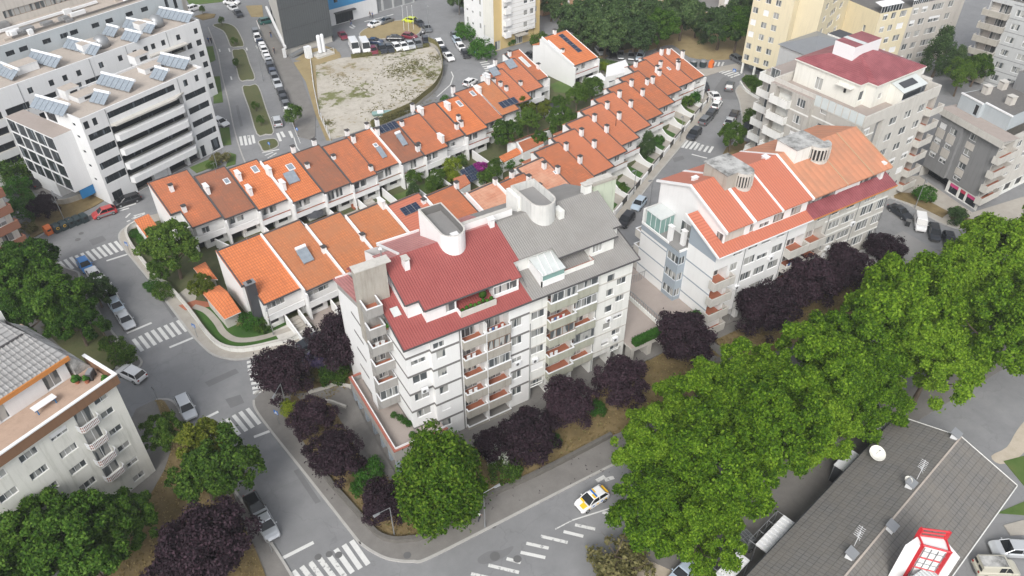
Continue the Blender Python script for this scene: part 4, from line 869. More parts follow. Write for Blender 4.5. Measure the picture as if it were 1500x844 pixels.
L1=[('tiles_orange','corner house of the rear terrace, wide mottled orange roof notched beside a green garden tree',[('C',.36,.72,1.0),('C',.32,.30,.9)]),
('tiles_worn','brown weathered roof house beside the notched corner house, one square skylight',[('L',.05,.62),('K',.66,.62)]),
('tiles_bright','clean bright orange roof house between the brown roof and the tilted blue panel',[('L',.1,.74),('L',.1,.38),('K',.62,.72,1.0,1.5)]),
('tiles_bright','bright orange roof house carrying a tilted blue solar panel and white roof window',[('L',-.02,.72),('L',.06,.35),('K',.55,.62,1.2,1.4),('H',.26,.34,2.0,1.9,False)]),
('tiles_worn','dark brown roof house without panels, between tilted blue panel house and plain orange house',[('C',.1,.62,.6),('C',.85,1.03,.9),('C',.05,1.03,1.0)]),
('tiles_orange','plain orange roof house with low vents only, next to the dark brown roof',[('C',.06,.66,.5),('C',.9,.12,.7)]),
('tiles_orange','reddish roof house with a small skylight and one narrow water heater panel',[('C',.1,.82),('K',.62,.52,.8,.8),('H',.55,.2,1.0,2.0,False),('C',.08,1.03,.8),('C',.9,1.03,.8)]),
('tiles_worn','brownish roof house with four dark panels at the ridge and a tank water heater',[('S',.18,.80,4,1),('H',.52,.34,1.1,2.2,True),('C',.04,.82),('C',.9,.14,.9),('C',.3,1.04,1.1)]),
('tiles_orange','orange roof house between the panel roofed one and the double rounded chimney house',[('C',.1,.86,.7),('L',.9,.18),('C',.0,.2,.8)]),
('tiles_orange','orange roof house with round white chimneys, front balcony edged by green planting',[('L',.12,.86),('C',.9,.2,.9),('C',-.05,1.0,1.1)]),
('tiles_bright','bright roof house with grey skylight and three white chimneys, above a red flowered balcony',[('L',.2,.78),('C',.2,.4,.9),('C',.12,.25,.9),('K',.68,.70,.9,1.5)]),
('tiles_orange','orange red roof house with faint roof window beside the solar strip house',[('K',.6,.75,.9,1.3),('C',.0,1.03,1.1)]),
('tiles_tan','orange roof house with a wide black solar strip near its eave',[('S',.34,.14,4,1),('L',-.02,.78),('L',.7,.95)]),
('tiles_salmon','salmon roof house with three white vents in a row and a grey collector',[('H',.3,.84,1.9,1.8,True),('C',.12,.72,.7),('C',.25,.58,.7),('C',.3,.42,.7),('L',-.02,.85)]),
('tiles_salmon','salmon roof house with one big grey collector next to the pale strip end house',[('H',.35,.72,2.1,1.9,False),('C',.2,.25,.6),('C',.0,1.0,1.0)]),
('tiles_orange','end house of the rear terrace with pale glazed roof strip, by the tall white house',[('K',.45,.42,.9,3.2,'polycarbonate'),('C',.1,.9,.9),('C',.93,.3,.9)])]
for i,(f,(rm,lb,ft))in enumerate(zip(row(T1),L1)):
 kw={}
 if i==0:kw=dict(step=(f[1]-f[0]-4.9,4.2))
 house(*f,rm,lb,g1,ft,parapet='white_clean' if i in(3,7,12,13)else None,right_par=i==15,seed=1,**kw)
g2='houses in the middle terrace'
L2=[('tiles_bright','corner house with tall black chimney and wide bright orange roof over the lawn',[]),
('tiles_tan','orange tan roof house with a tank water heater, beside the black chimney corner house',[('H',.36,.34,1.7,2.0,True),('C',.96,.4,.8)]),
('tiles_tan','plain dotted orange tan roof house partly hidden behind the concrete stair column',[('C',.98,.42,.9)]),
('tiles_tan','tan orange roof house with one white ridge chimney, before the dark panel roof',[('L',.93,.93)]),
('sheet_orange_side','ribbed salmon roof house with three dark panels near the ridge',[('S',.22,.70,3,1),('C',.9,.8,.5)]),
('tiles_orange','orange roof house with a plain roof right behind the red roof stair tower',[('C',1.0,.93,.9)]),
('tiles_patchy','pale patchy roof house behind the long white ridge duct',[('C',.96,.96,.9)]),
('tiles_orange','small orange roof house hidden behind the grey roof water tower',[('C',.55,1.02,.9),('C',.86,.8,1.2),('C',.96,.6,.9)])]
fr2=row(T2)
for i,(f,(rm,lb,ft))in enumerate(zip(fr2,L2)):
 kw={}
 if i==0:kw=dict(step=(f[1]-f[0]-5.7,4.4))
 b,w_,d,zf=house(*f,rm,lb,g2,ft,front='strip',parapet='white_clean' if i else None,seed=2,**kw)
 if i==0:
  st0=f[1]-f[0]-5.7
  m_=MB();m_.box(st0-1.15,st0+.15,1.7,2.6,0,7.9,'slate_dark');o=b.part('chimney',m_);c=MB();c.box(st0-1.25,st0+.25,1.6,2.7,7.9,8.0,'metal_grey');c.box(st0-.8,st0-.2,1.9,2.4,8.0,8.22,'metal_dark');c.build('cap',o)
  for q,ap,za_ in((((294.7,427.7),(329,468),(353,457),(321,417.6)),(333,427),4.3),(((283,392.5),(295,407.6),(319,409.6),(300.7,383.4)),(306,394),3.4)):
   p_=MB();Q_=[(Vector((*G(x,y,2.6),0))-b.r.location)for x,y in q];ca_,sa_=math.cos(-R_(ANG)),math.sin(-R_(ANG));Q_=[(v_.x*ca_-v_.y*sa_,v_.x*sa_+v_.y*ca_)for v_ in Q_]
   a_=Vector((*G(*ap,za_),0))-b.r.location;A_=(a_.x*ca_-a_.y*sa_,a_.x*sa_+a_.y*ca_,za_);c_=tuple(sum(p[k]for p in Q_)/4 for k in(0,1))
   for k in range(4):p_.poly([(*Q_[k],2.6),(*Q_[(k+1)%4],2.6),A_],'tiles_bright')
   p_.prism(Q_,2.48,2.595,'white_render');p_.prism([(c_[0]+(x-c_[0])*.78,c_[1]+(y-c_[1])*.78)for x,y in Q_],0,2.48,'concrete_pale');b.part('porch',p_)
g3='houses in the staggered street terrace'
L3=[('tiles_patchy','first house of the staggered terrace with patchy brown tiles behind the grey roof',[('C',.72,.8,1.0),('C',.97,.62,1.0),('K',.86,.6,.7,.7)]),
('tiles_orange','staggered terrace house whose eave ends at the green stair column',[('C',.97,.80),('C',.98,.46)]),
('tiles_salmon','staggered terrace house third from the stair column end, dark window under its eave',[('C',.97,.82),('C',.98,.5)]),
('tiles_salmon','staggered terrace house fourth from the stair column end, just before the dark flue roof',[('C',.97,.83),('C',.98,.52)]),
('tiles_salmon','staggered terrace house with a thin dark flue in mid roof',[('C',.97,.84),('C',.98,.53),('P',.62,.42)]),
('tiles_salmon','staggered terrace house next beyond the dark flue roof, beside the bushy garden conifer',[('C',.97,.84),('C',.98,.54)]),
('tiles_orange','staggered terrace house in the middle stretch, its garden walled by white curving walls',[('C',.97,.85),('C',.98,.55)]),
('tiles_orange','staggered terrace house before the flat white rear annexes',[('C',.97,.6,1.2),('C',.72,.62,1.0)]),
('tiles_orange','staggered terrace house with white rear annex and two close chimneys',[('C',.25,.93,1.0),('C',.8,.6,1.3),('C',.78,.52,.9)]),
('tiles_salmon','redder staggered terrace house with two skylights before the end house',[('C',.3,.62,1.1),('C',.9,.4,1.5),('K',.5,.45,.6,.9),('C',.95,.9,1.2)]),
('tiles_orange','end house of the staggered terrace near the recycling drums and dry grass',[('C',.4,.84,1.2),('C',.2,.5,1.0),('C',.95,.62,1.4)])]
fr3=row(T3)
for i,(f,(rm,lb,ft))in enumerate(zip(fr3,L3)):
 f[2]=f[3]-10.2
 b,w_,d,zf=house(*f,rm,lb,g3,ft,front='plain',parapet=None,right_par=i==10,seed=3)
 m_=MB();m_.slab([(-.1,d+1.15,5.6),(w_*.7,d+1.15,5.6),(w_*.7,d+3.4,4.9),(-.1,d+3.4,4.9)],.12,'tiles_salmon' if i<7 else 'white_aged');m_.box(0,w_*.68,d+1.2,d+3.3,0,4.7,'white_render');b.part('rear_annex',m_)
f=fit((798.2,54.2),(836.4,41.8),(840.8,96),(869.3,86.2));f=list(f);f[0]-=.4
b,w_,d,zf=house(*f,'tiles_bright','tall detached white house with blank side wall and diagonal row of dark panels',None,[('S',.55,.28,1,5,1.3,1.3),('C',.5,1.0,.8),('C',.12,.45,.5)],front='band',parapet='white_clean',right_par=True,name='detached_house',seed=4)
m_=MB();m_.box(.3,w_-.5,d+.95,d+3.2,0,5.6,'white_clean');m_.slab([(-.1,d+.95,6.5),(w_-.5,d+.95,6.5),(w_-.5,d+3.4,5.7),(-.1,d+3.4,5.7)],.12,'tiles_bright');m_.poly([(0,d+3.2,0),(0,d+.9,0),(0,d+.9,6.4),(0,d+3.2,5.6)],'white_clean');b.part('rear_annex',m_)
m_=MB();m_.hexa([(.25,4.5,zf(4.5)+.02),(.6,4.5,zf(4.5)+.02),(.6,9,zf(9)+.02),(.25,9,zf(9)+.02)],[(.25,4.5,zf(4.5)+.25),(.6,4.5,zf(4.5)+.25),(.6,9,zf(9)+.25),(.25,9,zf(9)+.25)],'metal_white');b.part('roof_gutter',m_)
def shed(name,pxs,z,h_roof,roof,label,cat='outbuilding',wallm='white_render',pitch=.5,par=None):
 q=[G(x,y,z)for x,y in pxs];cx,cy=q[0];e=empty(name,cx,cy,0,0,label,cat)
 loc=[(x-cx,y-cy)for x,y in q]
 m_=MB();m_.prism(loc,0,z-.15,wallm);m_.build('wall',e)
 r=MB();zz=[z,z,z+pitch,z+pitch];r.slab([(x,y,zz[i])for i,(x,y)in enumerate(loc)],.14,roof);r.build('roof',e)
 if par:
  t=MB();a,b_=loc[0],loc[3];t.hexa([(a[0]-.3,a[1],z-.3),(a[0],a[1],z-.3),(b_[0],b_[1],z+pitch-.3),(b_[0]-.3,b_[1],z+pitch-.3)],[(a[0]-.3,a[1],z+.3),(a[0],a[1],z+.3),(b_[0],b_[1],z+pitch+.3),(b_[0]-.3,b_[1],z+pitch+.3)],'white_clean');t.build('parapet',e)
 return e
shed('garden_shed',[(766,223),(797,209),(786,202),(758,213)],2.6,0,'tiles_orange','garden shed with orange lean-to roof and white side wall among the shrubs',par=True)
shed('garden_shed',[(743,209),(790,193),(809,189),(756,209)],3.2,0,'tiles_worn','long garden shed with worn brown roof behind the smaller orange shed')
shed('garden_shed',[(737,238),(765,224),(757,220),(731,233)],2.3,0,'tiles_bright','low strip of orange roof over a garden wall')
shed('garden_shed',[(672,278),(689,268),(681,259),(664,265)],2.6,0,'tiles_salmon','small square tiled garden pavilion beside the tilted panels')
e=shed('garden_garage',[(806,164),(826,157),(816,147),(797,154)],2.6,0,'slate_dark','dark flat roofed garden garage between green trees',pitch=.1)
shed('garden_garage',[(887,113),(925,104),(916,88),(889,97)],4.0,0,'white_clean','white flat roofed annex behind the staggered terrace',pitch=.1)
shed('garden_garage',[(873,122),(890,117),(880,107),(862,113)],3.0,0,'white_clean','small white flat roofed outbuilding near the yellow green shrub',pitch=.1)
shed('garden_garage',[(893,120),(904,116),(899,107),(880,113)],2.8,0,'slate_dark','dark grey flat roofed outbuilding wedged between white annexes',pitch=.1)
e=shed('garden_shed',[(216,349),(233,335),(220,320),(199,329)],2.5,0,'tiles_bright','hipped orange garden porch at the street corner under a green tree',pitch=.9)
px,py=G(690,258,2.2);e=tag(empty('solar_rack',px,py,14,2.0),'tilted rack of six blue panels standing in the green garden','solar panels')
m_=MB()
for i in range(3):
 for j in range(2):m_.slab([(i*1.05-1.6,j*1.3-1.3,j*.75),(i*1.05-.6,j*1.3-1.3,j*.75),(i*1.05-.6,j*1.3-.06,j*.75+.7),(i*1.05-1.6,j*1.3-.06,j*.75+.7)],.04,'solar_glass')
m_.build('panel',e);m_=MB()
for x in(-1.5,1.3):m_.box(x,x+.08,-1.2,-1.1,-2.0,-.05,'metal_grey');m_.box(x,x+.08,1.0,1.1,-2.0,1.2,'metal_grey')
m_.build('frame',e)
# ================================================================== white office block, upper left of the photo
def cells(ss,zs,**kw):return[(s0,s1,z0,z1)+((kw,)if kw else())for s0,s1 in ss for z0,z1 in zs]
OG=dict(glassm='office_glass',frame='metal_dark',shut=0)
A=Bld('office_block',-1.6,134.0,26,'white office wing with long dark window bands and stacked projecting balcony decks','office block')
ZT=16.4;LW=24.6;DW_=11
RW=[(12.25,13.4),(9.45,10.75),(6.75,8.0),(4.0,5.35)]
RR=[(11.75,12.9),(9.0,10.2),(6.35,7.5),(3.7,4.9)]
wins=[(.3,1.2,14.4,15.7),(1.9,2.7,14.4,15.7),(20.0,20.9,14.3,15.5),(22.5,23.3,14.3,15.5),(4.7,18.1,14.5,15.6,dict(n=12))]+[(.4,4.4,a,b,dict(n=5))for a,b in RW]+[(19.5,24.1,a,b,dict(n=5))for a,b in RR]
wins+=[(.6,2.5,.2,2.2),(19.6,20.6,.1,2.4),(22.2,24.0,.2,2.6)]
holes=[(4.55,19.0,z,z+1.7,1.2,'office_glass','concrete_pale')for z in(11.3,8.5,5.75,3.0)]+[(5.2,9,.05,2.2,1.0,'office_glass','paving'),(10,12,.05,2.2,.3,'white_office','paving'),(12.4,16.2,.05,2.2,1.0,'office_glass','paving'),(16.8,19.1,.05,2.2,1.0,'office_glass','paving')]
A.face((0,0),(LW,0),0,ZT,[(q[0],q[1],q[2],q[3],{**OG,**(q[4]if len(q)>4 else{})})for q in wins],'white_office',holes=holes)
for i,z in enumerate((11.3,8.5,5.75,3.0,.3)):
 m_=MB();w0,w1,o=4.6,19.1,1.5
 if z>1:
  P=[(w0,-.01),(w0+.25,-1.0),(w1-1.2,-1.3),(w1,-.01)]
  m_.prism(P,z-.75,z+.35,'white_office','white_office');A.part('balcony',m_)
cn=MB();cn.prism([(4.5,-.01),(5,-1.0),(17,-1.2),(19.5,-.01)],13.3,13.6,'concrete_pale');A.part('canopy',cn)
for s0 in(4.45,18.9):
 d_=MB();d_.box(s0,s0+.08,-.06,-.003,2.5,16.3,'metal_grey');A.part('downpipe',d_)
A.face((0,4.0),(0,0),0,ZT,[(1.2,2.0,z,z+.5,OG)for z in(4.2,6.9,9.6,12.4,14.6)],'white_office')
A.face((0,DW_),(0,4.0),13.4,ZT,[(.6,3.4,13.6,15.6,OG)],'white_office')
A.face((LW,0),(LW,DW_),0,ZT,[(1.5,2.6,z,z+1.3,OG)for z in(14,11.5,8.8,6.2,3.5)]+[(5.5,6.6,z,z+1.3,OG)for z in(14,11.5,8.8,6.2,3.5)],'white_office');A.face((LW,DW_),(0,DW_),0,ZT,[(1+i*2,2+i*2,14.4,15.5,OG)for i in range(11)],'white_office')
gx=-3.4
A.face((gx,4.0),(0,4.0),3.0,13.4,[],'white_office');A.face((-.01,4.0),(gx+.4,4.0),0,.01,[],'white_office')
A.face((gx,18),(gx,4.0),3.0,13.4,[],'white_office',holes=[(.2+i*2.78,2.75+i*2.78,z+.12,z+2.42,.1,'office_glass','white_office')for i in range(5)for z in(3.0,5.6,8.2,10.75)])
A.w.poly([(gx,4,13.4),(0,4,13.4),(0,18,13.4),(gx,18,13.4)],'terrace_tile');A.w.poly([(gx,18,3.0),(0,18,3.0),(0,4,3.0),(gx,4,3.0)],'white_office')
A.face((0,18),(0,4.02),0,3.0,[(3,12,.3,2.6,dict(n=6,**OG))],'white_office');A.w.box(gx+.1,-.02,10,17.5,.01,2.99,'white_office');A.face((0,18),(gx,18),3,13.4,[],'white_office')
st=MB();st.box(-2.6,-.03,4.1,4.2,1.2,2.98,'poster_blue');A.part('blue_panel',st)
A.w.poly([(.25,.25,ZT-.35),(LW-.25,.25,ZT-.35),(LW-.25,DW_-.25,ZT-.35),(.25,DW_-.25,ZT-.35)],'roof_gravel')
for q in((0,LW,0,.25),(0,LW,DW_-.25,DW_),(0,.25,.25,DW_-.25),(LW-.25,LW,.25,DW_-.25)):A.w.box(q[0]+.001,q[1]-.001,q[2]+.001,q[3]-.001,ZT-.4,ZT+.02,'white_office')
A.done()
def collectors(x,y,ang,n,z,label):
 e=tag(empty('collector_row',x,y,ang,z),label,'solar collectors','solar collector rows on the office roofs')
 for i in range(n):
  m_=MB();a=i*1.15;m_.slab([(a,-.9,.35),(a+1.05,-.9,.35),(a+1.05,.8,1.5),(a,.8,1.5)],.09,'collector_glass');m_.box(a+.1,a+.18,.6,.7,0,1.3,'metal_grey');m_.box(a+.1,a+.18,-.85,-.78,0,.3,'metal_grey');m_.build('collector',e)
  t=MB();t.tube((a,.95,1.62),(a+1.05,.95,1.62),.24,.24,'tank_white',8);t.build('water_tank',e)
 return e
def roofbox(parent,pxs,z,h,mat='white_office',top='roof_gravel'):pass
def cpx(px0,px1,z,n,label):
 a,b=Vector(G(*px0,z)),Vector(G(*px1,z));d=b-a;collectors(a.x,a.y,math.degrees(math.atan2(d.y,d.x)),n,z,label)
zr=16.1
cpx((51,156),(111,173),zr,7,'row of collectors at the front corner of the lower office roof')
cpx((147,122),(203,136),zr,7,'row of collectors mid lower office roof behind the long window strip');cpx((137,148),(160,153),zr,3,'short group of collectors beside the stair boxes near the front corner row')
cpx((234,93),(283,103),zr,6,'row of collectors at the street end of the lower office roof');cpx((225,113),(244,118),zr,3,'short group of collectors close to the blue panel row')
cpx((0,107),(34,121),zr,5,'row of collectors on the upper office roof, cut by the photo edge');cpx((45,88),(95,101),zr,7,'row of collectors on the upper office roof, next to the white roof box')
cpx((98,69),(147,82),zr,8,'row of collectors mid upper office roof, left of the first round dome');cpx((155,50),(176,55),zr,3,'short row of collectors between the two silver domes');cpx((182,57),(203,62),zr,4,'short row of collectors in front of the far dome')
cpx((184,40),(230,50),zr,7,'row of collectors beyond the short rows on the upper office roof');cpx((232,24),(279,33),zr,8,'row of collectors at the street end of the upper office roof')
def roofhut(name,p,z,w_,d_,h,ang,label,mat='white_office',win=True):
 x,y=G(*p,z);e=empty(name,x,y,ang,z,label,'roof hut');m_=MB();m_.box(0,w_,0,d_,0,h,mat,'roof_gravel');m_.box(-.06,w_+.06,-.06,d_+.06,h,h+.1,'white_office','roof_gravel');m_.build('wall',e)
 if win:window(e,(0,-.06),(w_,-.06),w_*.3,w_*.8,h*.35,h*.8,inset=0,**OG)
 return e
roofhut('stair_hut',(100,148),zr,2.6,2.2,1.7,26,'white stair hut with a dark slit beside the front corner collectors');roofhut('stair_hut',(117,152),zr,3.6,2.6,.9,26,'low sand topped roof box with a dark strip window on the lower roof');roofhut('stair_hut',(201,97),zr,3.0,2.2,1.6,26,'white stair hut with a small window near the street end collectors');roofhut('stair_hut',(214,110),zr,3.4,2.2,.9,26,'low roof box with a long dark slit near the blue panel row');roofhut('stair_hut',(22,113),zr,4.6,3.0,1.4,23,'big white roof box between collector rows of the upper roof',win=False)
for p,lb in(((150,68),'silver ribbed roof dome nearer the front of the upper office roof'),((230,38),'silver ribbed roof dome toward the street end of the upper office roof')):
 x,y=G(*p,zr);e=tag(empty('roof_dome',x,y,23,zr),lb,'roof dome');m_=MB();m_.lathe([(1.5,0),(1.5,.9),(1.35,1.5),(.9,2.0),(.35,2.25),(.05,2.3)],'metal_grey',16);m_.build('dome',e,smooth=True);m_=MB();m_.box(-4.2,-1.2,-1,1.3,0,1.7,'white_office','roof_gravel');m_.build('hut',e);
A=Bld('office_block',25.8,169.4,23,'long white office wing with small square windows and two silver roof domes','office block')
LR=48;DR=10.5
ts=[-46,-44,-36.5,-32.6,-30,-27.3,-22.8,-18.8,-15.6,-13.2,-11.6,-9.3,-5.8,-1.6]
wins=[(LR+s_-.2,LR+s_+.7,13.9,15.0,OG)for s_ in ts]
for zc in(12.0,9.6):wins+=[(LR-4.2,LR-3.0,zc-.6,zc+.6,OG),(LR-1.9,LR-.7,zc-.6,zc+.6,OG)]
for zc in(7.2,4.8,2.3):wins+=[(LR-1.7,LR-.5,zc-.6,zc+.6,OG)]
holes=[(LR-10.5,LR-4.6,11.4,12.8,1.0,'office_glass','concrete_pale')]+[(1.5+i*5,5.8+i*5,z,z+1.4,.4,'office_glass','concrete_pale')for i in range(5)for z in(3,5.8,8.6,11.4)]
A.w.face((-LR,0),(0,0),0,ZT,[q[:4]for q in wins]+holes,'white_office')
for q in wins:window(A.r,(-LR,0),(0,0),*q[:4],**q[4])
for q in((0,0,0,DR),(0,DR,-LR,DR),(-LR,DR,-LR,0)):A.w.face(q[:2],q[2:],0,ZT,[],'white_office')
A.w.poly([(-LR,.25,ZT-.35),(-.25,.25,ZT-.35),(-.25,DR-.25,ZT-.35),(-LR,DR-.25,ZT-.35)],'roof_gravel')
for q in((-LR,0,0,.25),(-LR,0,DR-.25,DR),(-.25,0,.25,DR-.25)):A.w.box(q[0]+.001,q[1]-.001,q[2]+.001,q[3]-.001,ZT-.4,ZT+.02,'white_office')
d_=MB()
for s_ in(-38,-24.5,-17,-8):d_.box(s_,s_+.08,-.06,-.003,8,16.3,'metal_grey')
A.part('joint_strips',d_);cn=MB();cn.box(-13,-4.5,-1.2,-.01,12.9,13.2,'concrete_pale');A.part('canopy',cn);A.done()
A=Bld('office_block',-10.4,161.1+3.5,23.6,'blue grey flat roofed building crowded with roof ducts and vents','office block')
L=38.5;zt_=19.6
wins=[(x,x+1.6,17.6,18.5,OG)for x in(1,3.5,8,11.5,13.5,18,21,25.5,29)]+[(34.6,35.4,16.2,18.9,OG),(36.6,37.4,16.2,18.9,OG)]
A.face((-20,0),(L,0),0,zt_,[(q[0]+20,q[1]+20)+q[2:]for q in wins],'render_bluegrey');A.face((L,0),(L,12),0,zt_,[(3,4.2,z,z+1.5,OG)for z in(4,8,12,16)],'render_bluegrey');A.face((L,12),(-20,12),0,zt_,[],'render_bluegrey')
A.w.poly([(-20,0,zt_-.2),(L,0,zt_-.2),(L,12,zt_-.2),(-20,12,zt_-.2)],'roof_gravel');A.w.box(-20,L,.01,.3,zt_-.3,zt_+.15,'render_bluegrey','metal_white');A.done()
m_=MB();r4=random.Random(4)
for i in range(26):
 x,y=r4.uniform(-8,37),r4.uniform(1.5,9.5);m_.box(x,x+r4.uniform(.8,3),y,y+r4.uniform(.6,1.4),zt_-.2,zt_+r4.uniform(.2,.9),r4.choice(('metal_grey','render_midgrey','metal_white','roof_gravel')))
m_.box(-10,24,6.6,7.1,zt_+.1,zt_+.5,'metal_white');m_.box(-10,20,10.3,10.9,zt_-.1,zt_+.4,'metal_grey');m_.box(4,30,2.2,2.5,zt_,zt_+.3,'roof_felt');A.part('roof_ducts',m_)
A=Bld('office_block',-9.7,176.2,22,'beige slab building with long ribbon windows at the upper corner of the photo','office block')
A.face((-20,0),(40,0),0,25,[(22+i*15.5,36.5+i*15.5,z,z+1.4,dict(n=14,frame='brown_band',shut=0))for i in range(2)for z in(20.6,16.5)],'render_beige');A.face((40,0),(40,14),0,25,[],'render_beige');A.face((40,14),(-20,14),0,25,[],'render_beige');A.w.poly([(-20,0,24.8),(40,0,24.8),(40,14,24.8),(-20,14,24.8)],'roof_gravel');A.w.box(-20,40,.01,.3,24.7,25.2,'render_beige');A.done()
m_=MB();m_.slab([(-12,3,25.4),(8,3,25.4),(8,9,27),(-12,9,27)],.2,'render_tan');m_.box(-12,8,3.2,8.8,24.8,25.2,'render_tan');A.part('roof',m_)
A=Bld('clinic_hall',45.4,181.9,12,'dark grey clad hall with a blank ribbed front','hall');L=13.2
A.w.face((0,0),(L,0),1.6,22,[],'clad_dark');A.w.face((.4,.35),(L-.2,.35),0,1.65,[],'concrete_pale');A.w.face((11.5,28),(0,0),2.6,22,[],'concrete_pale');A.w.face((11.8,28),(.4,.35),0,2.7,[],'concrete_pale');A.w.face((L,0),(L,30),0,22,[],'clad_dark');A.w.face((L,30),(11.5,28),0,22,[],'clad_dark');A.w.poly([(0,0,22),(L,0,22),(L,30,22),(11.5,28,22)],'roof_felt');A.done()
m_=MB()
for i in range(22):m_.box(.3+i*.6,.36+i*.6,-.05,-.003,1.7,22,'slate_dark')
for z in(6,11,16):m_.box(0,L,-.06,-.052,z,z+.08,'slate_dark')
A.part('cladding',m_);m_=MB();m_.hexa([(-.7,-.8,2.2),(-.1,-.8,2.2),(10.3,27,2.2),(9.7,27,2.2)],[(-.7,-.8,2.8),(-.1,-.8,2.8),(10.3,27,2.8),(9.7,27,2.8)],'white_office');m_.box(-1.1,-.5,-.8,-.2,0,2.2,'white_office');m_.hexa([(.2,-1.9,0),(5.5,-1.9,1.0),(5.5,-.6,1.0),(.2,-.6,0)],[(.2,-1.9,.5),(5.5,-1.9,1.5),(5.5,-.6,1.5),(.2,-.6,.5)],'metal_grey');A.part('ramp',m_)
e=empty('gas_tank',*G(470,81),12,0,'tall white gas tank with railings at the foot of the dark hall','tank');m_=MB()
for x in(0,1.0):m_.lathe([(.05,.5),(.45,.7),(.45,4.6),(.3,4.9),(.05,5)],'tank_white',12,(x,0,0))
m_.build('tank',e,smooth=False);m_=MB();m_.box(-1.8,2.8,-1.8,1.6,0,.5,'concrete_pale');m_.build('base',e);m_=MB()
for x in(-1.7,0.4,2.7):m_.box(x,x+.06,-1.7,-1.64,.5,1.6,'metal_white')
m_.box(-1.7,2.76,-1.7,-1.65,1.55,1.62,'metal_white');m_.build('railing',e)
m_=MB();m_.box(-3.6,-2.2,0,1.2,0,2.8,'tank_white');m_.build('cabinet',e)
A=Bld('clinic_wing',61.8,195.0,10,'bright blue upper wall over a white glazed entrance','entrance wing')
A.face((-5,0),(12,0),0,4.2,[(6.2,11.5,.1,2.9,dict(n=4,**OG))],'white_office',holes=());A.face((-5,-.02),(14,-.02),4.2,16,[(x,x+1.1,z,z+1.8,OG)for x in(6.4,10.5,13.4-.6)for z in(5.6,9.4)],'clad_blue');A.face((14,0),(14,20),0,16,[],'white_office');A.w.poly([(-5,0,16),(14,0,16),(14,20,16),(-5,20,16)],'roof_felt');A.w.face((12,0),(14,0),0,4.2,[],'white_office');A.done();A.part('awning',(lambda m:(m.box(.9,7,-1.2,-.03,3.0,3.2,'metal_dark'),m)[1])(MB()))
A=Bld('storage_garages',*G(545,20.5),10,'row of grey garage doors beside the blue walled entrance','garages');A.w.face((0,0),(14,0),0,5,[(.5+i*3.4,3.3+i*3.4,.05,3.6,.2,'metal_grey')for i in range(4)],'render_lightgrey');A.w.box(0,14,.25,8,0,5,'render_lightgrey','roof_felt');A.done()
# ================================================================== tower with yellow ground floor
A=Bld('apartment_tower',89.4,158.6,6,'white apartment tower with ochre corner piers and yellow ground floor','apartment tower')
L,D=14.0,12.5
zs_=[(3.2+i*2.85+.9,3.2+i*2.85+2.2)for i in range(7)]
A.face((0,0),(2.4,0),0,24,[(.3,1.9,.1,2.3,dict(shut=0))],'render_ochre');A.face((2.4,-.5),(12.2,-.5),3.2,24,cells(((.3,1.5),(6.2,7.4),(8.1,9.3)),zs_),'white_render');A.face((2.4,.1),(12.2,.1),0,3.2,[(1.3,2.8,2.2,2.9),(4.0,6.4,.1,2.4,dict(n=4)),(7.0,8.2,2.2,3.0)],'render_ochre');A.face((12.2,0),(L,0),0,24,cells(((.1,.8),),zs_),'render_ochre')
A.w.poly([(2.4,.1,3.2),(12.2,.1,3.2),(12.2,-.5,3.2),(2.4,-.5,3.2)],'white_render');A.w.poly([(2.4,0,3.2),(2.4,-.5,3.2),(2.4,-.5,24),(2.4,0,24)],'white_render');A.w.poly([(12.2,-.5,3.2),(12.2,0,3.2),(12.2,0,24),(12.2,-.5,24)],'white_render')
A.face((0,D),(0,0),0,24,[],'white_render',holes=());A.w.face((-.05,4.2),(-.05,0),3,24,[],'render_cream')
for s0 in(5,8.2,10.5):
 for a,b in zs_:window(A.r,(-.1,D),(-.1,0),D-s0-.8,D-s0,a,b,inset=0)
A.face((L,0),(L,D),0,24,[],'render_ochre');A.face((L,D),(0,D),0,24,[],'white_render');A.w.poly([(0,0,24),(L,0,24),(L,D,24),(0,D,24)],'roof_felt')
for a,b in zs_:
 balcony(A,(2.4,-.5),(12.2,-.5),.2,1.9,a-.85,.8,'white_render');balcony(A,(L,2.0),(L,8),.2,3.2,a-.85,1.0,'white_render')
m_=MB()
for i in range(20):m_.box(2.4,12.2,-.53,-.503,3.5+i*1.0,3.56+i*1.0,'render_beige')
split_parts(A,'floor_band',m_);m_=MB();m_.box(6.0,9.2,-1.7,.05,2.6,2.85,'concrete');A.part('porch',m_);A.done()
for(p,ang,L,lb,mt)in(((795,24),6,20,'tan brick flats at the upper edge beside the white tower','render_tan'),((868,22),-8,44,'long tan brick flats half hidden behind the dark wood','render_tan'),((1052,10),-62,22,'pale flats end wall above the dark wood by the yellow tower','render_beige')):
 x,y=G(*p);A=Bld('brick_flats',x,y,ang,lb,'apartment block');A.face((0,0),(L,0),0,14,cells([(1.5+i*3.2,2.9+i*3.2)for i in range(int(L/3.2))],[(1+i*2.8,2.4+i*2.8)for i in range(4)]),mt);A.face((L,0),(L,12),0,14,[],mt);A.face((L,12),(0,12),0,14,[],mt);A.face((0,12),(0,0),0,14,cells(((3,4.3),(7,8.3)),[(1+i*2.8,2.4+i*2.8)for i in range(4)]),mt);A.w.poly([(0,0,14),(L,0,14),(L,12,14),(0,12,14)],'roof_felt');A.done()
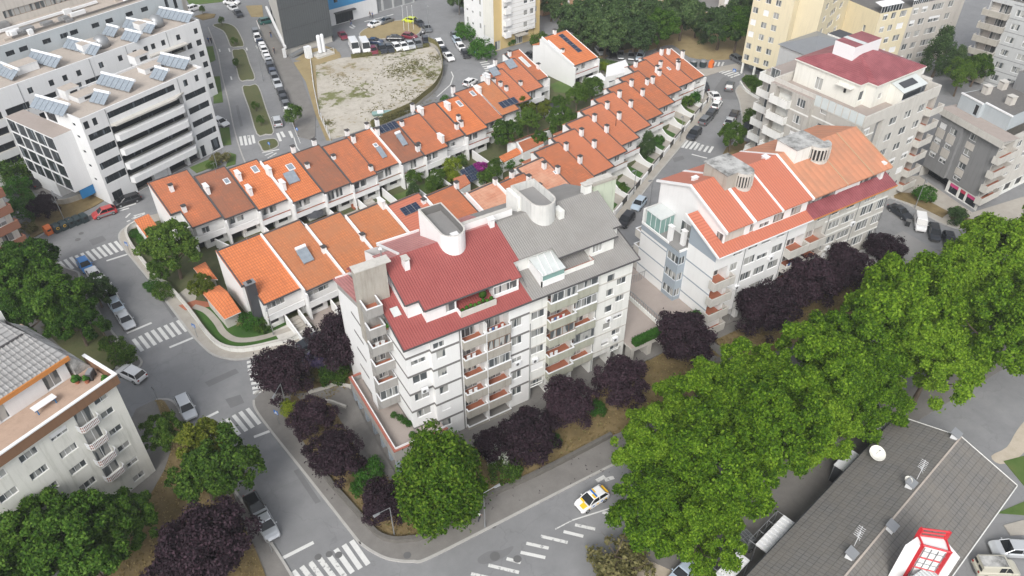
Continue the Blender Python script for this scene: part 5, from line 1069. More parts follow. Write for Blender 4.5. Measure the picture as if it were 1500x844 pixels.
# ================================================================== yellow tower and its wing
A=Bld('apartment_tower',131.3,118.5,-76,'tall pale yellow tower with barred white windows above an open ground floor','apartment tower')
zs_=[(3.0+i*2.65+.35,3.0+i*2.65+1.65)for i in range(9)]
A.face((0,0),(9.4,0),2.6,30,cells(((.3,1.6),(2.9,4.2),(5.3,6.6)),zs_,n=2),'render_yellow');A.face((9.4,0),(9.4,2.2),0,30,[],'render_yellow');A.face((9.4,2.2),(14.6,2.2),0,30,[],'render_yellow')
for z in(0,):
 m_=MB()
 for s_ in(.2,3.2,6.2,9.0):m_.box(s_,s_+.4,.05,.45,0,2.6,'white_aged')
 A.part('pillars',m_)
A.w.face((0,4),(9.4,4),0,2.6,[(1,4,.1,2.2,.2,'office_glass')],'band_blue');A.w.poly([(0,0,2.6),(0,20,2.6),(9.4,20,2.6),(9.4,0,2.6)][::1],'white_aged')
d22=Vector((math.cos(R_(98)),math.sin(R_(98))));p2=Vector((14.6,2.2));p3=p2+d22*20
A.face(tuple(p2),tuple(p3),0,30,cells(((2.4,4.4),(7.0,10.6),(12.8,15.2)),[(z0,z1)for z0,z1 in zs_],n=3),'render_yellow');A.face(tuple(p3),(0,22),0,30,[],'render_yellow');A.face((0,22),(0,0),2.6,30,[],'render_yellow');A.w.poly([(0,0,30),(14.6,2.2,30),(*p3,30),(0,22,30)],'roof_felt');A.done()
A=Bld('apartment_wing',154.5,103.2,-6,'pale yellow lower wing with grey flat roof and glazed roof terraces, its far half greyed','apartment block');L=15
zs_=[(1.2+i*2.75,2.6+i*2.75)for i in range(5)]
A.face((0,0),(9.5,0),0,14,cells(((1.2,2.6),(3.6,5),(6.2,8.2)),zs_),'render_yellow',ps=.6);A.face((9.5,-.01),(26,-.01),0,14.5,cells(((.6,2.2),(3.2,5),(6.4,10),(11.4,13)),zs_),'render_beige');A.face((0,12),(0,0),0,14,[(8.4,9.2,9,10.4),(8.4,9.2,6.2,7.6)],'render_yellow');A.w.poly([(0,0,13.8),(26,0,13.8),(26,12,13.8),(0,12,13.8)],'roof_felt');A.face((26,0),(26,12),0,14,[],'render_beige');A.face((26,12),(0,12),0,14,[],'render_yellow');A.done()
for x0,x1 in((.3,6.2),(9.6,14)):
 m_=MB();m_.box(x0,x1,.2,.26,13.85,15.4,'office_glass');m_.slab([(x0-.2,0,15.45),(x1+.2,0,15.45),(x1+.2,2.2,15.8),(x0-.2,2.2,15.8)],.1,'metal_white')
 for i in range(8):m_.box(x0+(x1-x0)*i/7-.03,x0+(x1-x0)*i/7+.03,.14,.2,13.85,15.4,'metal_white')
 A.part('glazed_terrace',m_)
A=Bld('apartment_block',172.5,90.5,-80,'light grey flats with banded window rows and stacked corner balconies behind dark conifers','apartment block')
zs_=[(1.5+i*2.8,2.8+i*2.8)for i in range(6)]
A.face((0,0),(30,0),0,18.3,cells([(5.5+i*3.4,7.2+i*3.4)for i in range(7)],zs_),'render_lightgrey',holes=[(.2,4.4,z0-.7,z1+.4,1.2,'render_beige','concrete_pale')for z0,z1 in zs_],ps=.3);A.face((0,16),(0,0),0,18.3,cells(((4,5.2),(9,10.2)),zs_),'render_lightgrey');A.face((30,0),(30,16),0,18.3,[],'render_lightgrey');A.face((30,16),(0,16),0,18.3,[],'render_lightgrey');A.w.poly([(0,0,18.1),(30,0,18.1),(30,16,18.1),(0,16,18.1)],'roof_felt')
for z0,z1 in zs_:balcony(A,(0,0),(30,0),-.6,4.6,z0-.7,1.3,'concrete','concrete_pale');window(A.r,(0,0),(30,0),1.9,4.2,z0-.6,z1+.2,inset=1.05,n=2,shut=0)
m_=MB();bands(m_,(4.6,0),(30,0),[.8+i*2.8 for i in range(7)],'render_midgrey',.12);split_parts(A,'floor_band',m_)
m_=MB();m_.box(2,12,2,8,18.1,20.4,'office_glass');m_.box(1.8,12.2,1.8,8.2,20.4,20.6,'metal_white')
for i in range(11):m_.box(2+i,2.08+i,1.9,2,18.1,20.4,'metal_white')
A.part('glass_penthouse',m_);A.done()
# ================================================================== grey tower with the maroon hipped roof
A=Bld('apartment_tower',100.5,64.3,4,'grey and white apartment tower crowned by a cream attic with maroon hipped roof','apartment tower')
L,D,ZP=19.6,17.5,19.6
rc=[17.2-2.87*i for i in range(6)]
A.face((0,0),(3.2,0),0,ZP,[(.4,2.0,z-.6,z+.75)for z in(17.3,14.4,11.6)],'pebbledash');A.face((3.2,.7),(5.2,.7),0,ZP,[],'render_midgrey');A.w.poly([(3.2,0,0),(3.2,.7,0),(3.2,.7,ZP),(3.2,0,ZP)],'pebbledash')
A.face((5.2,0),(L,0),0,ZP,cells(((1.9,3.9),(5.8,7.8)),[(z-.65,z+.7)for z in rc])+cells(((9.5,11.4),),[(z-.6,z+.75)for z in rc]),'concrete_pale',ps=.4,holes=[(11.9,14.3,z-1.2,z+1.0,1.2,'white_aged','terracotta_floor')for z in rc])
A.w.poly([(5.2,.7,0),(5.2,0,0),(5.2,0,ZP),(5.2,.7,ZP)],'concrete_pale')
for z in rc:
 balcony(A,(5.2,0),(L+1.3,0),11.9,15.7,z-1.25,1.0,'concrete_pale','concrete_pale',hgt=.85);window(A.r,(5.2,0),(L,0),12.1,14.2,z-1.2,z+.9,inset=1.08,n=2,shut=0)
A.face((L,0),(L,D),0,ZP,[],'concrete_pale');A.face((L,D),(0,D),0,ZP,[],'concrete_pale')
lf=[18.3-2.87*i for i in range(7)]
A.face((0,9.2),(0,0),0,ZP,[(1.3,2.5,z-.6,z+.6)for z in lf],'pebbledash',ps=.3);A.face((-.8,D),(-.8,9.2),0,ZP,[(5.6,7.2,z-.7,z+.7,dict(n=3))for z in lf],'pebbledash',holes=[(1.2,4.4,z-1.2,z+1.1,1.2,'white_aged','concrete_pale')for z in lf]);A.w.poly([(-.8,9.2,0),(0,9.2,0),(0,9.2,ZP),(-.8,9.2,ZP)],'pebbledash');A.w.poly([(-.8,D,ZP),(-.8,9.2,ZP),(0,9.2,ZP),(0,D,ZP)],'terrace_tile')
for z in lf:
 balcony(A,(-.8,D),(-.8,9.2),.9,4.6,z-1.25,.9,'white_aged','white_aged','concrete_pale')
m_=MB();bands(m_,(0,9.2),(0,0),[16.6-2.87*i for i in range(6)],'white_aged',.25);bands(m_,(0,0),(3.2,0),[16.6-2.87*i for i in range(6)],'white_aged',.25);bands(m_,(-.8,D),(-.8,9.2),[16.6-2.87*i for i in range(6)],'white_aged',.25);split_parts(A,'floor_band',m_)
A.w.poly([(0,0,ZP-.9),(L,0,ZP-.9),(L,D,ZP-.9),(0,D,ZP-.9)],'terrace_tile')
for q in((-.05,L+.05,-.05,.2),(L-.2,L+.05,.2,D),(-.05,.2,.2,D-.2),(-.05,L,D-.2,D+.05)):A.w.box(*q,ZP-1.2,ZP+.6,'concrete_pale')
x0,x1,y0,y1=4.2,18.4,3.2,17.0;za=22.6
at=MB();at.face((x0,y1),(x0,y0+1.6),ZP-.9,za,[(4.2,5.6,ZP-.6,ZP+1.4),(9.5,10.0,ZP+.6,ZP+1.4)],'render_cream');at.face((x0,y0+1.6),(x0+1.8,y0+1.6),ZP-.9,za,[(.3,1.5,ZP,ZP+1.6)],'render_cream');at.face((x0+1.8,y0+1.6),(x0+1.8,y0),ZP-.9,za,[],'render_cream');at.face((x0+1.8,y0),(x1,y0),ZP-.9,za,[(1.2,2.2,ZP+.2,ZP+1.2)],'render_cream');at.face((x1,y0),(x1,y1),ZP-.9,za,[],'render_cream');at.face((x1,y1),(x0,y1),ZP-.9,za,[],'render_cream');A.part('attic_wall',at)
window(A.r,(x0,y1),(x0,y0+1.6),4.2,5.6,ZP-.6,ZP+1.4,n=2,shut=0);window(A.r,(x0,y0+1.6),(x0+1.8,y0+1.6),.3,1.5,ZP,ZP+1.6,shut=0);window(A.r,(x0+1.8,y0),(x1,y0),1.2,2.2,ZP+.2,ZP+1.2,shut=0)
ur=MB();X0,X1,Y0,Y1=x0-.35,x1+.35,y0-.3,y1+.3;cx,cy,zc=(X0+X1)/2,(Y0+Y1)/2+.6,za+2.3
P=[(X0,Y0+1.7,za),(X0+1.9,Y0+1.7,za),(X0+1.9,Y0,za),(X1,Y0,za),(X1,Y1,za),(X0,Y1,za)]
ur.poly([P[5],P[0],(cx-.5,cy,zc)],'sheet_maroon');ur.poly([P[0],P[1],P[2],(cx-.5,cy,zc)],'sheet_maroon');ur.poly([P[2],P[3],(cx+.5,cy,zc),(cx-.5,cy,zc)],'sheet_maroon');ur.poly([P[3],P[4],(cx+.5,cy,zc)],'sheet_maroon');ur.poly([P[4],P[5],(cx-.5,cy,zc),(cx+.5,cy,zc)],'sheet_maroon')
ur.prism([(p[0],p[1])for p in P],za-.22,za-.02,'render_cream');A.part('upper_roof',ur)
m_=MB();m_.box(cx-3.6,cx+3.2,cy-1.2,cy+2.6,za+.6,za+3.5,'metal_white','sheet_maroon');m_.box(cx-1.6,cx-.6,cy-1.2,cy+2.6,za+3.51,za+3.56,'polycarbonate');A.part('roof_lantern',m_)
m_=MB();m_.slab([(x0+5.6,y0-2.6,ZP+1.6),(x0+12,y0-2.6,ZP+1.6),(x0+12,y0-.1,ZP+2.4),(x0+5.6,y0-.1,ZP+2.4)],.1,'polycarbonate');m_.box(x0+5.8,x0+11.8,y0-2.5,y0-2.42,ZP+.3,ZP+1.5,'office_glass');m_.box(x0+5.8,x0+11.8,y0-2.5,y0-2.4,ZP-.9,ZP+.3,'metal_white');m_.poly([(x0+5.7,y0,ZP-.9),(x0+5.7,y0-2.5,ZP-.9),(x0+5.7,y0-2.5,ZP+1.55),(x0+5.7,y0,ZP+2.3)],'render_cream');m_.slab([(x0+6.6,y0-1.9,ZP+1.95),(x0+10.2,y0-1.9,ZP+1.95),(x0+10.2,y0-.7,ZP+2.33),(x0+6.6,y0-.7,ZP+2.33)],.05,'slate_dark');A.part('glazed_terrace',m_)
m_=MB();m_.box(x0-1.0,x0-.02,y1-11.3,y1-8.5,ZP+1.9,ZP+2.05,'render_cream');A.part('canopy',m_)
m_=MB();
for i in range(7):m_.box(-.1,-.06,.3+i*1.3,1.4+i*1.3,ZP-1.0,ZP+.75,'panel_white')
split_parts(A,'parapet_panel',m_)
m_=MB();m_.box(x1+.5,L+.5,2,16,ZP-1.2,ZP+.9,'concrete_pale','concrete_pale')
for y in(4,7,10,13):m_.box(x1+.6,x1+2.2,y,y+1.5,ZP+.9,ZP+1.9,'white_aged','concrete_pale')
A.part('roof_boxes',m_);A.done()
m_=MB();m_.box(15.5,26,21.5,29,0,18.5,'render_lightgrey');P=[(15.1,21.1),(26.4,21.1),(26.4,29.4),(15.1,29.4)]
for k in range(4):m_.poly([(*P[k],18.52),(*P[(k+1)%4],18.52),(20.7,25.2,20.2)],'metal_grey')
m_.box(26.5,30,22,27,15,18.8,'render_cream','slate_dark');A.part('rear_wing',m_)
m_=MB();m_.box(6.5,15.4,D+.01,D+7,0,17.4,'pebbledash','terrace_tile');m_.box(4.9,6.5,D+3.2,D+7,0,2.2,'white_aged');A.part('side_wing',m_)
for z in[16.6-2.87*i for i in range(6)]:balcony(A,(6.5,D+7),(6.5,D),.1,4.6,z-.2,1.5,'white_aged','white_aged','concrete_pale');window(A.r,(6.46,D+7),(6.46,D),1.2,3.2,z-.15,z+1.8,inset=0,n=2,shut=0)
# ================================================================== grey corner building with shops
A=Bld('apartment_block',127.1,67.7,-100,'grey rendered corner block with pink shop panels at street level and cream balconies','apartment block')
L,ZG=12.7,13.6;zr_=[10.8,7.95,5.1,2.6]
zz=[(a-.05,a+1.05)for a in(10.2,7.45,4.7)]+[(2.5,3.4)]
A.face((0,0),(5.0,0),2.3,ZG-1.2,cells(((.4,1.8),(2.7,4.1)),[(10.1,11.2),(7.3,8.4),(4.6,5.7)],n=2),'render_midgrey',ps=.5);A.face((5.0,.6),(12.0,.6),2.3,ZG-1.2,cells(((1.2,2.7),),[(10.6,11.7),(7.8,8.9),(5.2,6.3),(2.9,3.8)],n=2),'render_midgrey',ps=.5)
A.w.poly([(5,0,2.3),(5,.6,2.3),(5,.6,ZG-1.2),(5,0,ZG-1.2)],'render_midgrey');A.w.poly([(0,0,2.3),(5,0,2.3),(5,3,2.3),(0,3,2.3)][::-1],'white_aged')
m_=MB()
for x in(.4,2.7):m_.box(x-.15,x+1.55,-.05,-.003,5.75,7.25,'render_beige');m_.box(x-.15,x+1.55,-.05,-.003,8.45,10.05,'render_beige')
for z in(3.9,6.4,9.0):m_.box(6.1,7.8,.55,.597,z,z+1.2,'render_beige')
split_parts(A,'window_panel',m_)
A.face((0,2.2),(5.6,2.2),0,2.3,[(.3,5,.2,2.1,dict(n=5,**OG))],'metal_dark');A.face((5.6,.7),(L,.7),0,2.3,[],'white_aged',holes=[(.5,2.4,.1,2.0,.25,'office_glass'),(2.8,4.0,.1,2.0,.25,'office_glass'),(4.3,6.5,.1,2.0,.25,'office_glass')]);A.w.poly([(5.6,2.2,0),(5.6,.7,0),(5.6,.7,2.3),(5.6,2.2,2.3)],'white_aged')
m_=MB()
for x0,x1,c_ in((6.15,7.95,'poster_pink'),(8.45,9.55,'poster_red'),(9.95,12.05,'poster_pink')):m_.box(x0,x1,.80,.84,1.35,1.95,c_)
A.part('shop_sign',m_)
A.w.face((-.3,-.35),(L+.3,-.35),ZG-1.2,ZG,[],'concrete_pale');A.w.poly([(-.3,.9,ZG-1.2),(L+.3,.9,ZG-1.2),(L+.3,-.35,ZG-1.2),(-.3,-.35,ZG-1.2)][::1],'concrete_pale');A.w.poly([(-.3,-.35,ZG),(L+.3,-.35,ZG),(L+.3,3,ZG),(-.3,3,ZG)],'terrace_tile')
DE=36;d80=Vector((math.cos(R_(102)),math.sin(R_(102))))
pr0=Vector((12.0,.6));
zz2=[(z-.6,z+.6)for z in(10.6,7.85,5.1)]
e1=pr0+d80*DE
A.face(tuple(pr0),tuple(e1),2.3,ZG-1.2,cells([(6+i*3.4,7.6+i*3.4)for i in range(8)],zz2),'concrete_pale',holes=[(.3,4.6,z-1.1,z+1.1,1.2,'render_midgrey','concrete_pale')for z in(10.8,8.1,5.4,3.4)])
A.w.face(tuple(pr0-d80*-.6),tuple(e1),0,2.3,[(1+i*3.5,4+i*3.5,.1,2.1,.5,'metal_dark')for i in range(9)],'white_aged')
for z in(10.8,8.1,5.4,3.0):balcony(A,tuple(pr0),tuple(e1),-.7,4.8,z-1.15,1.2,'concrete_pale','concrete_pale',hgt=.9);window(A.r,tuple(pr0),tuple(e1),.5,4.4,z-1.1,z+.9,inset=1.08,n=4,shut=0)
n2=Vector((d80.y,-d80.x));f0,f1=pr0+n2*.35-d80*.4,e1+n2*.35
A.w.face(tuple(f0),tuple(f1),ZG-1.2,ZG,[],'concrete_pale')
A.face(tuple(e1),(0,DE),0,ZG,[],'concrete_pale');A.face((0,DE),(0,0),0,ZG,[],'concrete_pale')
at=MB();i0=Vector((10.2,3.0));i1=i0+d80*(DE-4);za=16.2
at.face((.6,2.2),(5,2.2),ZG,za,[(3.2,4,ZG+.2,ZG+2)],'render_bluegrey');at.face((5,2.2),(5,3.0),ZG,za,[],'render_bluegrey');at.face((5,3.0),tuple(i0),ZG,za,[],'render_bluegrey');at.face(tuple(i0),tuple(i1),ZG,za,[],'render_bluegrey');at.face(tuple(i1),(.6,DE-2),ZG,za,[],'render_bluegrey');at.face((.6,DE-2),(.6,2.2),ZG,za,[],'render_bluegrey')
at.poly([(.6,2.2,za-.1),(5,2.2,za-.1),(5,3,za-.1),(*i0,za-.1),(*i1,za-.1),(.6,DE-2,za-.1)],'roof_felt');A.part('attic_wall',at)
m_=MB();
for a,b in(((.6,2.2),(5,2.2)),((5,3.0),tuple(i0))):m_.box(a[0]-.1,b[0]+.1,a[1]-.1,a[1]+.2,za-.12,za+.1,'white_clean')
A.part('roof_edge',m_)
m_=MB();m_.box(2.0,8.5,12,20,za-.1,za+3,'render_midgrey','roof_felt');A.part('lift_house',m_)
for x,y in((2.0,6),(6.5,6.5),(1.6,10)):chimney(A,x,y,za-.1,za+1.1,1.1,1.1,'render_beige','concrete_pale')
m_=MB();m_.lathe([(1.1,za),(1.0,za+.5),(.6,za+.8),(.05,za+.95)],'white_clean',14,(8.6,14,0));A.part('roof_dome',m_)
A.done()
# ================================================================== lower left apartment building
A=Bld('apartment_block',-6.9-32*math.cos(R_(26.5)),70.5-32*math.sin(R_(26.5)),26.5,'stained cream apartment block with brown parapet band, roof terrace and patterned balcony railings','apartment block')
LL,DD,Z0=32,17,14.3
def lx(s):return LL+s
zrow=[11.0-2.8*i for i in range(4)]
wins=[(lx(-2.65),lx(-1.2),h-.85,h)for h in(12.45,9.7,6.95,4.15,1.65)]+[(lx(-2.65),lx(-1.2),13.7,14.6)]
for c0,c1 in((-7.8,-5.95),(-11.0,-9.2),(-14.2,-12.4),(-19.4,-17.6),(-24,-22.2)):wins+=[(lx(c0),lx(c1),h-.95,h,dict(n=3))for h in(14.1,11.4,8.65,5.8,3.0)]
holes=[]
bz=[13.2,10.45,7.75,5.0]
wins+=[(lx(-5.0),lx(-3.2),z-.8,z+1.35,dict(n=2))for z in bz]
A.face((0,0),(LL,0),0,15.0,wins,'lime_wall',ps=.12)
for z in bz:
 m_=MB();x0,x1=lx(-5.25),lx(-2.95);P=[(x0,-.01),(x0+.05,-.55),(x0+.35,-.8),(x1-.35,-.8),(x1-.05,-.55),(x1,-.01)]
 m_.prism(P,z-1.0,z-.85,'concrete');o=A.part('balcony',m_);m_=MB()
 for i in range(5):
  a,b=Vector(P[i]),Vector(P[i+1]);L_=(b-a).length;n=max(2,int(L_/.16))
  for k in range(n):p=a+(b-a)*(k/n);m_.box(p.x-.035,p.x+.035,p.y-.03,p.y+.03,z-.85,z,'metal_white');
  for zz_ in(z-.84,z-.45,z-.05):m_.tube((a.x,a.y,zz_),(b.x,b.y,zz_),.035,.035,'metal_white',4)
  m_.poly([(a.x,a.y,z-.8),(b.x,b.y,z-.8),(b.x,b.y,z-.1),(a.x,a.y,z-.1)],'brick_brown')if i in(1,2,3)else None
 m_.build('railing',o)
A.face((LL,0),(LL,DD),0,15.0,[(5,6.2,z,z+1.1)for z in(2,5,8,11)],'lime_wall');A.face((LL,DD),(0,DD),0,15,[],'lime_wall');A.face((0,DD),(0,0),0,15,[],'lime_wall')
A.w.poly([(0,0,15.1),(LL,0,15.1),(LL,DD,15.1),(0,DD,15.1)],'terrace_pink')
m_=MB();m_.box(-.2,LL+.35,-.5,-.28,14.85,16.1,'brown_band');m_.box(LL+.12,LL+.35,-.28,5,14.85,16.1,'brown_band');m_.box(-.2,LL+.12,-.28,-.02,14.85,15.05,'brown_band');A.part('parapet',m_)
m_=MB();m_.box(-.2,LL+.4,-.56,-.2,16.11,16.25,'white_clean');m_.box(LL+.05,LL+.4,-.2,5,16.11,16.25,'white_clean');A.part('coping',m_)
at=MB();xa=LL-2.0
at.face((0,4.4),(xa,4.4),15.1,17.6,[(xa-2.6,xa-.9,15.2,17.2),(xa-7.6,xa-6.6,15.15,17.1),(xa-9.6,xa-8.6,15.8,16.8),(xa-13.5,xa-12,15.8,17)],'white_clean');at.poly([(xa,4.4,15.1),(xa,13,15.1),(xa,13,17.6),(xa,4.4,17.6)],'white_clean');A.part('attic_wall',at)
for s0,s1,z0,z1,n in((xa-2.6,xa-.9,15.2,17.2,2),(xa-7.6,xa-6.6,15.15,17.1,1),(xa-9.6,xa-8.6,15.8,16.8,2)):window(A.r,(0,4.4),(xa,4.4),s0,s1,z0,z1,n=n,shut=0)
m_=MB();m_.box(-.2,xa+.5,3.9,4.05,17.45,18.0,'fascia_orange');A.part('fascia',m_)
m_=MB();m_.slab([(-.2,4.06,18.0),(xa+.4,4.06,18.0),(xa-.2,10,18.8),(-.2,10,18.8)],.12,'sheet_fibre');m_.slab([(-.2,10,18.85),(xa-.2,10,18.85),(xa-.8,14.5,19.1),(-.2,14.5,19.1)],.12,'sheet_fibre');m_.slab([(xa-6.9,6,18.55),(xa-6.2,6,18.55),(xa-6.2,6.8,18.62),(xa-6.9,6.8,18.62)],.2,'white_clean')
for x in range(0,int(xa),1):
 for k in range(1):m_.hexa([(x,4.07,18.0),(x+.18,4.07,18.0),(x+.18,10,18.8),(x,10,18.8)],[(x+.04,4.07,18.1),(x+.14,4.07,18.1),(x+.14,10,18.9),(x+.04,10,18.9)],'sheet_fibre');m_.hexa([(x+.5,4.07,18.0),(x+.68,4.07,18.0),(x+.68,10,18.8),(x+.5,10,18.8)],[(x+.54,4.07,18.1),(x+.64,4.07,18.1),(x+.64,10,18.9),(x+.54,10,18.9)],'sheet_fibre');m_.hexa([(x,10.01,18.85),(x+.18,10.01,18.85),(x+.18,14.5,19.1),(x,14.5,19.1)],[(x+.04,10.01,18.95),(x+.14,10.01,18.95),(x+.14,14.5,19.2),(x+.04,14.5,19.2)],'sheet_fibre')
m_.box(-.2,xa-.5,9.85,10.0,18.75,18.98,'coping_dark');A.part('roof',m_)
m_=MB();m_.box(-.2,xa+.1,14.5,14.9,15.1,19.5,'white_aged','white_clean');m_.hexa([(xa+.4,4.1,15.1),(LL+.1,4.1,15.1),(LL+.1,16,15.1),(xa-.2,16,15.1)],[(xa+.42,4.1,17.7),(xa+.7,4.1,17.6),(xa+.3,16,17.2),(xa-.1,16,18.6)],'concrete_mould');A.part('roof_upstand',m_)
m_=MB();m_.tube((LL-.2,.6,0),(LL-.2,.6,.1),.05,.05,'metal_grey',4);A.done()
def set_at(fn,root,lx_,ly_,z):
 p=root.matrix_basis@Vector((lx_,ly_,z));return(p.x,p.y,p.z)
p=set_at(None,A.r,LL-6.0,2.6,15.1);e=empty('terrace_table',p[0],p[1],26.5,p[2],'white garden table with blue legs on the pink roof terrace','table');m_=MB();m_.box(-1.2,1.2,-.45,.45,.72,.77,'white_clean');m_.build('tabletop',e)
for x in(-1.0,.9):
 for y in(-.35,.25):m_=MB();m_.box(x,x+.1,y,y+.1,0,.72,'poster_blue');m_.build('leg',e)
for i,(x,y,r,lb)in enumerate(((LL-2.2,3.0,.5,'leafy potted plant against the terrace wall window'),(LL-1.6,2.2,.35,'small potted plant near the middle of the terrace end'),(LL-.5,.5,.4,'potted plant in the outer corner of the brown terrace'))):
 p=set_at(None,A.r,x,y,15.1);e=empty('potted_plant',*p[:2],0,p[2],lb,'potted plant');m_=MB();m_.lathe([(.2,0),(.28,.4)],'pot_clay',10);m_.build('pot',e);m_=MB()
 for k in range(7):m_.blob((r*.6*math.cos(k),r*.6*math.sin(k),.55+.1*(k%3)),(r*.5,r*.5,r*.5),'leaf_shrub',7,5)
 m_.build('foliage',e)
p=set_at(None,A.r,LL-.9,2.4,15.1);e=empty('barbecue_cart',*p[:2],60,p[2],'dark covered cart among the clutter of the terrace corner','cart');m_=MB();m_.box(-.5,.5,-.3,.3,.25,.9,'slate_dark');m_.box(-.45,.45,-.25,.25,.9,1.05,'metal_grey');m_.build('body',e);m_=MB();m_.tube((-.4,-.3,.15),(-.4,.3,.15),.15,.15,'tyre_black',10);m_.tube((.4,-.3,.15),(.4,.3,.15),.15,.15,'tyre_black',10);m_.build('wheel',e)
# ================================================================== brown balcony block at the left edge
A=Bld('apartment_block',-15.4,125.0,26.5,'cream block with brown brick balcony bands cut by the left photo edge','apartment block');L=26
zz=[.6+i*2.85 for i in range(5)]
A.face((-L,0),(0,0),0,15,[(L-2.6,L-.9,z+.4,z+1.9,dict(n=2))for z in zz]+[(L-6.8,L-3.6,z+.2,z+2.0,dict(n=4))for z in zz],'render_cream');A.face((0,0),(0,14),0,15,[],'render_cream');A.face((0,14),(-L,14),0,15,[],'render_cream');A.w.poly([(-L,0,15),(0,0,15),(0,14,15),(-L,14,15)],'roof_felt');A.done()
for z in zz:balcony(A,(-L,0),(0,0),L-7.4,L+.25,z,1.1,'brick_brown','brick_brown',hgt=.85,drop=.45)
# ================================================================== shed roofed market hall, lower right
A=Bld('market_hall',33.9,8.5,11.4,'low hall with a broad dark tiled gable roof, white edge trims and rust stained ridge','hall')
L,D,ze_,zr_=40,13.3,4.4,6.5
zf=lambda y:ze_+(zr_-ze_)*(y/6.65)if y<=6.65 else zr_-(zr_-ze_)*((y-6.65)/6.65)
A.w.face((.4,.5),(L-.5,.5),0,ze_,[(2+i*4,4.5+i*4,1.6,3.2,.15,'office_glass')for i in range(9)],'white_aged');A.w.face((L-.5,D-.5),(.4,D-.5),0,ze_,[(1+i*4,4+i*4,.1,2.8,.4,'metal_dark')for i in range(9)],'white_aged');A.w.poly([(L-.5,.5,0),(L-.5,D-.5,0),(L-.5,D-.5,ze_),(L-.5,6.65,zr_-.2),(L-.5,.5,ze_)],'white_aged');A.w.poly([(.4,D-.5,0),(.4,.5,0),(.4,.5,ze_),(.4,6.65,zr_-.2),(.4,D-.5,ze_)],'white_aged');A.done()
m_=MB();m_.slab([(0,-.1,ze_),(L,-.1,ze_),(L,6.65,zr_),(0,6.65,zr_)],.12,'tiles_dark');m_.slab([(0,6.65,zr_),(L,6.65,zr_),(L,D+.1,ze_),(0,D+.1,ze_)],.12,'tiles_dark');A.part('roof',m_)
m_=MB();m_.box(0,L,6.56,6.74,zr_-.06,zr_+.05,'roof_gravel');A.part('ridge',m_)
m_=MB();m_.hexa([(L,-.15,ze_-.2),(L+.09,-.15,ze_-.2),(L+.09,6.65,zr_-.2),(L,6.65,zr_-.2)],[(L,-.15,ze_+.04),(L+.09,-.15,ze_+.04),(L+.09,6.65,zr_+.04),(L,6.65,zr_+.04)],'white_aged');m_.hexa([(L,6.65,zr_-.2),(L+.09,6.65,zr_-.2),(L+.09,D+.15,ze_-.2),(L,D+.15,ze_-.2)],[(L,6.65,zr_+.04),(L+.09,6.65,zr_+.04),(L+.09,D+.15,ze_+.04),(L,D+.15,ze_+.04)],'white_aged');m_.box(0,L,-.2,-.11,ze_-.2,ze_-.03,'white_aged');m_.box(0,L,D+.11,D+.22,ze_-.2,ze_-.02,'metal_dark');A.part('gutter',m_)
def onroof(name,pxy,label,cat,build,dz=0,group=None):
 z=6.0
 for _ in range(6):
  x,y=G(*pxy,z);loc=A.r.matrix_basis.inverted()@Vector((x,y,0));z=zf(loc.y)
 e=empty(name,x,y,11.4,z+dz,label,cat,group);build(e);return e
A.r.matrix_basis=Matrix.Translation((33.9,8.5,0))@Matrix.Rotation(R_(11.4),4,'Z')
def vent(e):
 m_=MB();m_.box(-.5,.5,-.35,.35,-.2,.5,'metal_white');m_.build('base',e);m_=MB();m_.slab([(-.6,-.5,.5),(.6,-.5,.5),(.6,.5,.78),(-.6,.5,.78)],.06,'metal_grey');m_.build('cap',e)
for pxy,lb in(((1333,712),'metal roof vent beside the small white dish on the dark roof ridge'),((1305,775),'metal roof vent at mid ridge next to the red sign frame'),((1246,815),'metal roof vent with an aerial close to the lower photo edge'),((1399,640),'metal roof vent at the far gable end of the dark roof')):onroof('roof_vent',pxy,lb,'roof vent',vent,group='roof vents on the dark roof')
def dish(r):
 def f(e):
  m_=MB();m_.lathe([(.06,.0),(r*.5,.09),(r*.85,.28),(r,.42),(r*.97,.44),(r*.82,.31),(r*.48,.13),(.03,.05)],'render_cream',18);o=m_.build('reflector',e,(0,0,.55));o.rotation_euler=(R_(18),R_(-12),0);m_=MB();m_.tube((0,0,-.2),(0,0,.6),.05,.05,'metal_grey');m_.build('mast',e);m_=MB();m_.tube((0,0,.6),(.1,-.2,1.25),.025,.025,'metal_grey',4);m_.box(.04,.16,-.26,-.14,1.2,1.34,'metal_grey');m_.build('feed',e)
 return f
onroof('satellite_dish',(1281,670),'large cream satellite dish standing alone on the dark roof','satellite dish',dish(.92));onroof('satellite_dish',(1326,709),'small white satellite dish beside a roof vent','satellite dish',dish(.42))
def aerial(e):
 m_=MB();m_.tube((0,0,-.2),(0,0,2.4),.03,.03,'metal_white',5);m_.tube((-.7,0,2.3),(.8,.2,2.3),.025,.025,'metal_white',4)
 for i in range(6):m_.tube((-.6+i*.25,-.35+.03*i,2.3),(-.6+i*.25,.4+.03*i,2.3),.02,.02,'metal_white',4)
 m_.tube((-.35,-.3,1.6),(.35,.3,1.6),.02,.02,'metal_white',4);m_.build('mast',e)
onroof('tv_aerial',(1343,694+8),'white television aerial above the small dish','aerial',aerial);onroof('tv_aerial',(1251,800),'white television aerial above the lowest roof vent','aerial',aerial)
tp=[(1345.2,783.6),(1325.6,797.3),(1352,798.5),(1392,809),(1408.4,816),(1385.3,788.7)]
zt2=11.0;hx=[Vector(G(*q,zt2))for q in tp];c0=sum(hx,Vector((0,0)))/6;e=empty('sign_tower',c0.x,c0.y,0,0,'white panelled sign tower with bright red frame rising through the dark roof','sign tower')
hl=[(p-c0)for p in hx];m_=MB();m_.prism([tuple(p*.97)for p in hl],5.0,zt2-.12,'white_clean');m_.build('panel',e);m_=MB()
